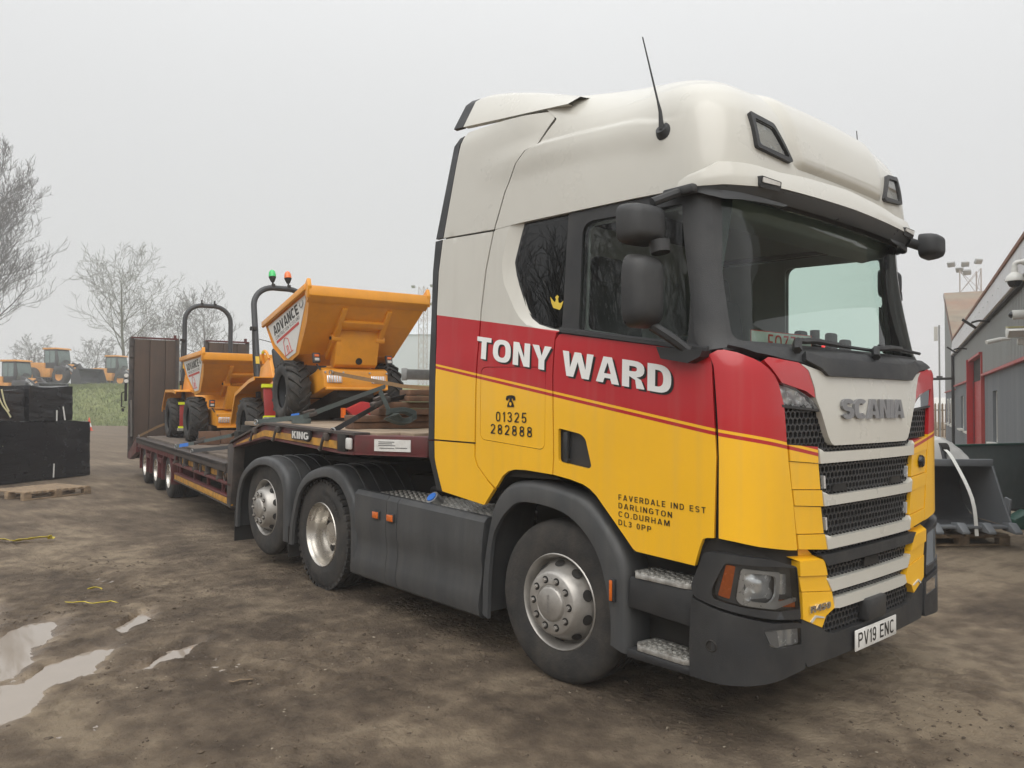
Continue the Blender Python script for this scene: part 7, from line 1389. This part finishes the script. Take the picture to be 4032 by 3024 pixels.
# cameras and floodlights fixed to the workshop
M_cctv = mat('camera_white', (.72, .72, .68), .4, var=.04)
dx, dy, dz_ = -3.05, .42, 3.42
dm = empty('dome_camera', 'white dome security camera hanging from a wall bracket at the right edge', 'camera', wpt(dx, dy, dz_), (0, 0, WR))
mb = MB(); mb.lathe([(.0, .16), (.035, .16), (.04, .10), (.09, .055), (.112, .0), (.112, -.02), (.0, -.02)], axis=(0, 0, 1), n=24); mb.build('camera_hood', M_cctv, dm, smooth=40); mb = MB(); mb.lathe([(.088, -.02), (.085, -.05), (.062, -.09), (.03, -.105), (0, -.11)], axis=(0, 0, 1), n=24, caps=False); mb.build('dome_glass', M_blackgloss, dm, smooth=60)
mb = MB(); mb.tube(spline([(0, 0, .15), (0, -.01, .22), (0, -.10, .235), (0, -.30, .20)], 5), [.032] * 10 + [.045] * 6, 10); mb.box((0, -.36, .20), (.14, .10, .18), ch=.02); mb.build('wall_bracket', M_cctv, dm)
fl = empty('flood_lamp', 'weathered flat floodlight on a wall bracket at the right edge', 'lamp', wpt(-2.6, .34, 2.72), (0, 0, WR))
mb = MB(); mb.prism([(-.20, .06), (.10, .11), (.22, .08), (.20, -.02), (-.02, -.05), (-.24, .03)], 'xz', -.13, .13); mb.build('lamp_head', M_cctv, fl, bevel=.012); mb = MB(); mb.box((.0, .0, .10), (.34, .26, .02), Matrix.Rotation(R(-5), 4, 'Y')); mb.build('lamp_glass', M_rib, fl); mb = MB(); mb.box((.10, -.18, -.10), (.10, .36, .09), ch=.015); mb.build('wall_bracket', M_cctv, fl)
def bullet(label, x, z, turret):
    r_ = empty('bullet_camera', label, 'camera', wpt(x, .16, z), (0, 0, WR)); mb = MB()
    if turret: mb.cyl((0, -.10, 0), (0, .08, 0), .075, n=20); mb.build('camera_base', M_cctv, r_); mb = MB(); mb.lathe([(.05, 0), (.045, .03), (.02, .05), (0, .052)], o=(0, .08, 0), axis=(0, 1, 0), n=16); mb.build('camera_eye', M_blackgloss, r_)
    else: mb.cyl((.0, -.13, .0), (.0, .02, .0), .03, n=12); mb.cyl((0, -.145, 0), (0, -.12, 0), .06, n=16); mb.build('wall_mount', M_cctv, r_); mb = MB(); mb.cyl((.06, .02, .0), (-.06, .26, -.06), .04, n=14); mb.build('camera_body', M_cctv, r_)
bullet('round white turret camera high on the grey cladding', -1.0, 3.15, True); bullet('slim white bullet camera on the cladding beside the red doorway', 1.2, 2.94, False)
for lb, x, z in (('black floodlight on an arm above the red doorway', 4.3, 3.55), ('black floodlight on an arm at the far end of the workshop eaves', 11.5, 3.42)):
    r_ = empty('arm_floodlight', lb, 'lamp', wpt(x, .15, z), (0, 0, WR)); mb = MB(); mb.tube(spline([(0, -.05, 0), (0, .15, .03), (0, .30, -.01)], 4), .022, 8); mb.build('lamp_arm', M_dark, r_); mb = MB(); mb.box((0, .34, -.03), (.26, .34, .035), Matrix.Rotation(R(38), 4, 'X'), ch=.008); mb.build('lamp_head', M_dark, r_)
# horizontal cable pipe and slim pole
o = MB(); o.tube([(0, 0, 0), (-2.6, -2.2, -.10)], .05, 8); o = o.build('overhead_pipe', M_dark); o.location = wpt(19.6, .12, 2.78); tag(o, 'black overhead pipe crossing from the workshop corner to behind the cab', 'pipe')
pl_ = empty('aerial_pole', 'slim grey pole with a small flat aerial panel beyond the workshop', 'pole', (-13.77, 39.7, 0)); mb = MB(); mb.cyl((0, 0, 0), (0, 0, 5.9), .045, n=8); mb.build('pole', M_steel, pl_); mb = MB(); mb.box((-.12, -.12, 5.45), (.16, .10, .75), R(40)); mb.build('panel', M_frame, pl_); mb = MB(); mb.box((0, 0, 3.2), (.22, .22, .08)); mb.build('pole_clamp', M_dark, pl_)
def lattice(label, x, y, z0, z1, w, heads, m):
    r_ = empty('floodlight_mast', label, 'mast', (x, y, z0)); h = z1 - z0; c = [(-w, -w * .58), (w, -w * .58), (0, w * 1.15)]
    for a, b in c: mb = MB(); mb.cyl((a, b, 0), (a, b, h), .05, n=6); mb.build('mast_leg', m, r_)
    n = int(h / (w * 2.2)); mb = MB()
    for i in range(n):
        za, zb = h * i / n, h * (i + 1) / n
        for k in range(3): a, b = c[k], c[(k + 1) % 3]; mb.tube([(a[0], a[1], za), (b[0], b[1], zb)], .022, 4); mb.tube([(b[0], b[1], za), (a[0], a[1], zb)], .022, 4)
    tag(mb.build('lattice_bracing', m, r_), kind='stuff')
    for (dx_, dy_, dz2, rz) in heads: mb = MB(); mb.box((dx_, dy_, h + dz2), (.55, .25, .42), Matrix.Rotation(rz, 4, 'Z') @ Matrix.Rotation(R(30), 4, 'X'), ch=.05); mb.build('floodlight_head', M_steel, r_)
    return r_
M_mast = mat('mast_steel', (.36, .30, .27), .6, var=.2); lattice('pinkish lattice floodlight mast rising behind the far shed roof', -19.85, 63.0, 0, 12.3, .75, [(-1.0, .3, .2, 0), (-.4, -.3, .5, .5), (.5, -.2, .6, 1.0), (-.2, -.5, -.2, .2), (-1.3, -.6, .55, 0)], M_mast)
lattice('tall thin lattice floodlight mast behind the trailer load', -85.4, 55.8, 0, 17.6, .6, [(-1.3, -.8, .1, .3), (1.2, .6, .1, .3), (-.9, -.4, -2.2, .3), (1.0, .5, -2.4, .3)], M_mast)
# pale hall far behind the trailer
M_hall = mat('pale_hall', (.50, .53, .55), .7, var=.06, vscale=.2); hl = empty('pale_hall', 'pale hazy industrial hall far behind the tilted dumper', 'building', (-128, 90, 0), (0, 0, R(135)))
mb = MB(); mb.box((0, 0, 7.2), (34, 16, 14.4)); mb.build('hall_wall', M_hall, hl); mb = MB(); mb.prism([(-17.3, 14.4), (0, 18.6), (17.3, 14.4)], 'xz', -8.2, 8.2); mb.build('hall_roof', M_hall, hl)
for k in range(4): mb = MB(); mb.box((0, 8.05, 3.0 + k * 3.1), (33.6, .12, .16)); mb.build('cladding_joint', M_clad, hl)
# palisade fence and vans at the end of the lane
fe = empty('palisade_fence', 'rusty palisade fence across the end of the lane', 'fence', (-14.6, 42.0, 0), (0, 0, R(15)))
for k in range(26): mb = MB(); mb.prism([(-3.0 + k * .17, 0), (-2.90 + k * .17, 0), (-2.90 + k * .17, 1.75), (-2.95 + k * .17, 1.85), (-3.0 + k * .17, 1.75)], 'xz', -.01, .01); mb.build('pale', M_fence if 'M_fence' in globals() else M_pallet, fe, smooth=None)
for z in (.4, 1.45): mb = MB(); mb.box((-.8, .04, z), (4.6, .05, .06)); mb.build('fence_rail', M_tsteel, fe)
vn = empty('white_van', 'white van with a lime green rig behind the fence', 'van', (-22.0, 61.0, 0), (0, 0, R(20))); mb = MB(); mb.prism(fillet([(-2.4, .4), (-2.4, 2.1), (-2.0, 2.3), (.9, 2.3), (1.7, 1.5), (2.4, 1.3), (2.5, .4)], .15), 'xz', -.95, .95); mb.build('van_body', M_letterwhite, vn, bevel=.03)
for a in (-1.5, 1.6):
    for s_ in (-.9, .9): mb = MB(); mb.cyl((a, s_ - .1, .35), (a, s_ + .1, .35), .35, n=16); mb.build('wheel', M_rubber, vn)
mb = MB(); mb.prism([(.95, 2.2), (1.65, 1.5), (1.68, 1.5), (1.0, 2.22)], 'xz', -.8, .8); mb.build('windscreen', M_wglass, vn)
M_lime = mat('lime_paint', (.45, .72, .10), .5); mb = MB()
for s_ in (-.5, .5): mb.tube([(-1.6, s_, 2.3), (-1.6, s_, 3.4), (-.4, s_, 3.4), (-.4, s_, 2.3)], .06, 6)
mb.build('roof_rig', M_lime, vn)
# ------------------------------------------------------------------ digger bucket on a pallet, plastic sheeting, leaning board
CR = math.atan2(.76, .65)
make_pallet('pale pallet under the grey digger bucket', (-1.97, 7.40, .0), CR + R(4), nb=6)
bk_ = empty('digger_bucket', 'large dark grey toothed digger bucket strapped to a pallet beside the lorry', 'bucket', (-2.10, 7.17, .15), (0, 0, CR)); M_bk = mat('bucket_grey', (.045, .048, .053), .5, var=.12, dirt=(.12, .12, .12), damt=.25); M_bk2 = mat('bucket_light_grey', (.15, .16, .17), .5, var=.1)
bp_ = [(-.52, .10), (.20, .12), (.45, .30), (.52, .55), (.42, .78), (.15, .84), (-.12, .84)]
mb = MB(); P1 = spline([(0, a, b) for a, b in bp_], 4); mb.loft([[(-.82, p.y, p.z), (.82, p.y, p.z), (.82, p.y + .02, p.z - .02), (-.82, p.y + .02, p.z - .02)] for p in P1]); mb.build('bucket_shell', M_bk, bk_, smooth=50)
for s_ in (-1, 1): mb = MB(); mb.prism([(-.56, .10), (.20, .12), (.45, .30), (.52, .55), (.42, .78), (.15, .86), (-.16, .86), (-.36, .45)], 'yz', s_ * .82 - .012, s_ * .82 + .012); mb.build('bucket_cheek', M_bk2, bk_); mb = MB(); mb.box((s_ * .845, -.42, .30), (.03, .12, .28), Matrix.Rotation(R(12), 4, 'X')); mb.build('side_cutter', M_bk2, bk_, bevel=.008)
mb = MB(); mb.box((0, -.15, .85), (1.66, .07, .09)); mb.build('bucket_lip_bar', M_bk2, bk_, bevel=.01); mb = MB(); mb.box((0, -.54, .105), (1.68, .14, .035)); mb.build('cutting_edge', M_bk2, bk_, bevel=.008)
for k in range(6): mb = MB(); x = -.78 + k * .312; mb.loft([[(x - .055, -.50, .15), (x + .055, -.50, .15), (x + .055, -.50, .06), (x - .055, -.50, .06)], [(x - .05, -.62, .16), (x + .05, -.62, .16), (x + .05, -.62, .05), (x - .05, -.62, .05)], [(x - .045, -.74, .07), (x + .045, -.74, .07), (x + .045, -.74, .04), (x - .045, -.74, .04)]]); mb.build('bucket_tooth', M_bk2, bk_, bevel=.008)
for x in (-.12, .28): mb = MB(); mb.prism([(-.10, .86), (.25, .86), (.12, 1.06), (-.02, 1.06)], 'yz', x - .025, x + .025); mb.build('hitch_ear', M_bk, bk_, bevel=.01)
mb = MB(); mb.cyl((-.55, .04, 1.0), (.34, .04, 1.0), .045, n=14); mb.cyl((.26, .04, 1.0), (.36, .04, 1.0), .09, n=16); mb.build('hitch_pin', M_dark, bk_)
sb = MB(); sb.ribbon(spline([(.30, -.02, 1.02), (.31, -.20, .90), (.335, -.55, .45), (.36, -.60, .0)], 5), .045, (1, 0, 0), .003); o = sb.build('white_lashing_strap', M_bandwhite); o.location = (-2.10, 7.17, .15); o.rotation_euler = (0, 0, CR); tag(o, 'white strap running down over the digger bucket to its pallet', 'strap')
M_film = bpy.data.materials.new('clear_film'); M_film.use_nodes = True; _b = M_film.node_tree.nodes['Principled BSDF']; _b.inputs['Base Color'].default_value = (.72, .72, .70, 1); _b.inputs['Roughness'].default_value = .25; _b.inputs['Alpha'].default_value = .72
n1, n2 = 46, 30; UU, VV = np.meshgrid(np.linspace(-1, 1, n1), np.linspace(-1, 1, n2), indexing='ij'); zz = .95 + .36 * np.clip(1 - np.abs(UU) ** 6, 0, 1) * np.clip(1 - np.abs(VV) ** 4, 0, 1) * (1 - .25 * sstep(.3, 1, UU)) + .07 * (.5 - np.abs(fbm(UU * 3, VV * 3, 3, 91))) + .02 * fbm(UU * 9, VV * 9, 2, 95)
idx = np.arange(n1 * n2).reshape(n1, n2); o = mesh_obj('plastic_sheeting', np.stack([(UU * .72 - .02).ravel(), (VV * .38 + .30).ravel(), (zz - .15).ravel()], 1), np.stack([idx[:-1, :-1].ravel(), idx[1:, :-1].ravel(), idx[1:, 1:].ravel(), idx[:-1, 1:].ravel()], 1), M_film, smooth=40); o.location = (-2.10, 7.17, .15); o.rotation_euler = (0, 0, CR); tag(o, 'crumpled clear plastic sheeting over a part on top of the digger bucket', 'plastic sheet')
o = MB(); o.box((0, 0, 0), (.20, .14, .07), ch=.015); o = o.build('yellow_fitting', M_gold); o.location = (-2.43, 6.95, 1.24); o.rotation_euler = (0, 0, CR); tag(o, 'small yellow fitting showing through the plastic sheeting', 'fitting')
bd = empty('leaning_board', 'big grey-green steel sheet with dark green rim leaning by the workshop wall', 'sheet', (-2.30, 10.0, 0), (0, 0, CR + R(22))); M_bd = mat('grey_green_steel', (.12, .145, .14), .55, var=.15, vscale=3, dirt=(.20, .21, .20), damt=.4, dscale=5); M_bdg = mat('dark_green_rim', (.02, .075, .055), .5)
mb = MB(); mb.box((0, 0, .60), (2.0, .03, 1.0)); mb.build('sheet_face', M_bd, bd); mb = MB(); mb.box((0, -.005, 1.115), (2.06, .06, .035)); mb.box((1.015, -.005, .61), (.035, .06, 1.0)); mb.box((-1.015, -.005, .61), (.035, .06, 1.0)); mb.build('sheet_rim', M_bdg, bd, bevel=.004)
for x in (-.9, .9): mb = MB(); mb.box((x, .0, .05), (.08, .3, .10)); mb.build('sheet_foot', M_dark, bd)
mb = MB(); bm = bmesh.new(); bmesh.ops.create_icosphere(bm, subdivisions=2, radius=.14); v_ = [Vector((q.co.x * random.uniform(.9, 1.2), q.co.y, q.co.z * random.uniform(.75, .95))) for q in bm.verts]; mb.add(v_, [tuple(a.index for a in f.verts) for f in bm.faces]); bm.free(); o = mb.build('pale_stone', M_stone2 if 'M_stone2' in globals() else M_stone); o.location = (-1.70, 9.42, .10); tag(o, 'pale rough stone lying by the leaning green sheet', 'stone')
mb = MB(); mb.prism([(-.18, 0), (.24, 0), (.24, .20), (.05, .26), (-.18, .14)], 'xz', -.12, .12); o = mb.build('green_wedge', M_bdg, bevel=.01); o.location = (-1.55, 9.25, .0); o.rotation_euler = (0, 0, CR); tag(o, 'dark green steel wedge on the ground beside the pale stone', 'wedge')
# ------------------------------------------------------------------ lashing straps, timbers and loose gear on the trailer
def tl(x, y, z): c, s = math.cos(TROT), math.sin(TROT); return Vector((-7.0 + c * x - s * y, .30 + s * x + c * y, z))
def strap(label, pts, m, w=.05, side=(0, 0, 1), ratchet=None, blue=None):
    P0 = tl(*pts[0]); root = empty('lashing_strap', label, 'strap', tuple(P0), group='lashing straps'); mb = MB(); path = [tl(*p) - P0 for p in pts]; mb.ribbon(path, w, side, .004); mb.build('webbing', m, root)
    if ratchet: c = tl(*ratchet) - P0; d = (path[-1] - path[0]).normalized(); rot = d.to_track_quat('X', 'Z').to_matrix().to_4x4(); mb = MB(); mb.box(c, (.20, .07, .05), rot, ch=.01); mb.box(c + rot.to_3x3() @ Vector((.02, 0, .045)), (.14, .055, .02), rot); mb.build('ratchet_buckle', M_steel2 if 'M_steel2' in globals() else M_tsteel, root)
    mb = MB(); c = path[0]; mb.tube([c + Vector((.05 * math.cos(a), 0, .03 * math.sin(a))) for a in np.linspace(0, 6.28, 11)], .007, 5); mb.build('end_hook', M_steel, root)
    if blue: mb = MB(); mb.ribbon([tl(*blue[0]) - P0, tl(*blue[1]) - P0], w * 1.04, side, .006); mb.build('blue_tag', M_blue, root)
    return root
strap('grey-green strap rising from the neck edge to the tilted dumper frame', [(.20, .05, 1.49), (.80, .42, 1.56), (-.02, 1.78, 1.94)], M_strap, .055, (0, .3, 1), (.72, .50, 1.575), ((.60, .34, 1.56), (.70, .40, 1.575)))
strap('brown strap crossing the front of the tilted dumper', [(.02, 1.02, 2.10), (1.1, 1.5, 1.92), (2.55, 1.60, 1.84)], M_strapbrown, .045, (0, 0, 1))
strap('dark strap running over the timbers to the neck front edge', [(2.80, .03, 1.47), (3.0, .18, 1.60), (2.75, .55, 1.74), (2.60, .95, 1.81)], M_strapdark, .05, (.3, .3, 1), (2.80, .48, 1.73))
strap('grey-green strap with a blue end tying down the level dumper', [(-4.80, .03, .96), (-4.0, .14, 1.04), (-3.1, .55, 1.20), (-4.6, 1.35, 1.36)], M_strap, .055, (0, .2, 1), (-3.75, .22, 1.08), ((-4.55, .05, .98), (-4.15, .12, 1.02)))
strap('dark slack strap lying from the bed edge towards the neck', [(-3.40, .03, .955), (-2.4, .30, 1.05), (-1.0, .60, 1.25)], M_strapdark, .06, (0, .4, 1))
strap('brown strap from the bed end to the rear wheel of the level dumper', [(-9.40, .05, .95), (-9.3, .40, 1.15), (-9.15, .66, 1.27)], M_strapbrown, .05, (.4, .2, 1))
def coil(label, loc, r, m, w=.055):
    root = empty('strap_coil', label, 'strap', tuple(tl(*loc)), group='coiled straps'); mb = MB(); mb.ribbon([(r * (1 + .05 * k / 8) * math.cos(k * .4), r * .8 * math.sin(k * .4), w / 2 + .004) for k in range(34)], w, (0, 0, 1), .006); mb.build('webbing', m, root); return root
coil('flat coil of grey-green strap on the neck deck by the tilted dumper wheel', (.72, .42, 1.482), .12, M_strap)
kb = empty('strap_bundle', 'knotted bundle of grey-green strap hanging on the timbers', 'strap', tuple(tl(3.05, .55, 1.53))); mb = MB()
for k in range(5): mb.ribbon(spline([tuple(Vector((.02 * k, -.14 + .015 * k, .06 + .01 * k))), (.03, .02, .005 + .01 * k), (.02, .16, .05 + .012 * k), (0, .05, .11 + .008 * k), (0, -.12, .09 + .01 * k)], 5), .06, (1, 0, .4), .005)
mb.ribbon(spline([(0, -.10, .12), (-.02, -.13, .20), (-.06, -.16, .30)], 4), .06, (1, 0, .2), .006); mb.build('webbing', M_strap, kb)
TIM = [('bottom timber nearest the neck edge, lowest of the stack', 2.55, .28, 2.40, 1.480, .062), ('second timber from the bottom of the stack', 2.56, .27, 2.40, 1.545, .062), ('third timber of the stack, set back behind the strap bundle', 2.62, .50, 2.40, 1.610, .060), ('fourth timber of the stack with a pale scrape', 2.60, .56, 2.42, 1.673, .060), ('fifth timber of the stack, shorter than those below', 2.66, .78, 2.42, 1.736, .056), ('topmost timber of the stack under the steel beam', 2.64, .80, 2.44, 1.795, .056)]
for k, (lb, x, y0, y1, z, h) in enumerate(TIM):
    o = MB(); o.box((0, 0, 0), (.22 + .02 * (k % 2), y1 - y0, h)); o = o.build('timber', M_timber, bevel=.008); c = tl(x, (y0 + y1) / 2, z + h / 2); o.location = c; o.rotation_euler = (0, 0, TROT); tag(o, 'brown timber baulk: ' + lb, 'timber', 'timbers stacked on the neck')
o = MB(); o.box((0, 0, 0), (.10, 1.5, .10)); o.box((0, -.755, 0), (.12, .012, .12)); o = o.build('steel_beam', M_steel, bevel=.006); o.location = tl(2.62, 1.56, 2.00); o.rotation_euler = (0, 0, TROT); tag(o, 'grey galvanised steel beam end above the timber stack', 'beam')
for z, dx_ in ((1.90, 0),): o = MB(); o.box((0, 0, 0), (.12, .12, .098)); o.box((0, .9, 0), (.12, .12, .098)); o = o.build('packing_block', M_timber); o.location = tl(2.62, 1.2, z); o.rotation_euler = (0, 0, TROT); tag(o, 'timber packing carrying the galvanised beam', 'block')
ck = empty('red_wheel_clamp', 'red toothed clamp with orange and yellow marks under the tilted dumper', 'clamp', tuple(tl(.35, 1.30, 1.478)), (0, 0, TROT)); mb = MB(); mb.prism([(-.22, .16), (.0, .26), (.22, .22), (.20, .12), (.05, .02), (-.05, .02)], 'yz', -.05, .05); mb.build('clamp_body', M_rdoor, ck, bevel=.01)
for k in range(4): mb = MB(); mb.box((.055, -.02 + k * .07, .05 + .012 * k), (.02, .035, .08)); mb.build('clamp_tooth', M_steel, ck)
mb = MB(); mb.box((.06, .18, .08), (.01, .03, .10), Matrix.Rotation(R(25), 4, 'X')); mb.build('hi_vis_strip', M_hivis, ck); mb = MB(); mb.box((.0, -.24, .12), (.06, .04, .12)); mb.build('clamp_handle', M_orange, ck)
for k in range(4):
    o = MB(); o.box((0, 0, 0), (.05, .36, .24)); o = o.build('upright_board', M_timber, bevel=.006); o.location = tl(-5.0, .62 + k * .37, 1.08 + .01 * (k % 2)); o.rotation_euler = (0, 0, TROT); tag(o, 'brown board standing on edge across the bed, %s from the near side' % ('first', 'second', 'third', 'fourth')[k], 'board', 'boards standing across the trailer bed')
# ------------------------------------------------------------------ misty air
hz = MB(); hz.box((0, 0, 18.5), (780, 780, 41)); hz = hz.build('haze', None, smooth=None) if False else None
me = bpy.data.meshes.new('haze'); v_ = [(a, b, c) for a in (-392, 392) for b in (-392, 392) for c in (-1.6, 34)]; me.from_pydata(v_, [], [(0, 1, 3, 2), (4, 6, 7, 5), (0, 4, 5, 1), (2, 3, 7, 6), (0, 2, 6, 4), (1, 5, 7, 3)]); me.update()
M_haze = bpy.data.materials.new('haze_air'); M_haze.use_nodes = True; t = M_haze.node_tree; t.nodes.clear(); o_ = t.nodes.new('ShaderNodeOutputMaterial'); pv = t.nodes.new('ShaderNodeVolumePrincipled'); pv.inputs['Color'].default_value = (.97, .98, 1.0, 1); pv.inputs['Density'].default_value = .0026; pv.inputs['Anisotropy'].default_value = .2; t.links.new(pv.outputs[0], o_.inputs['Volume']); me.materials.append(M_haze)
hz = link(bpy.data.objects.new('haze', me)); tag(hz, 'thin mist filling the air', 'mist', kind='stuff')
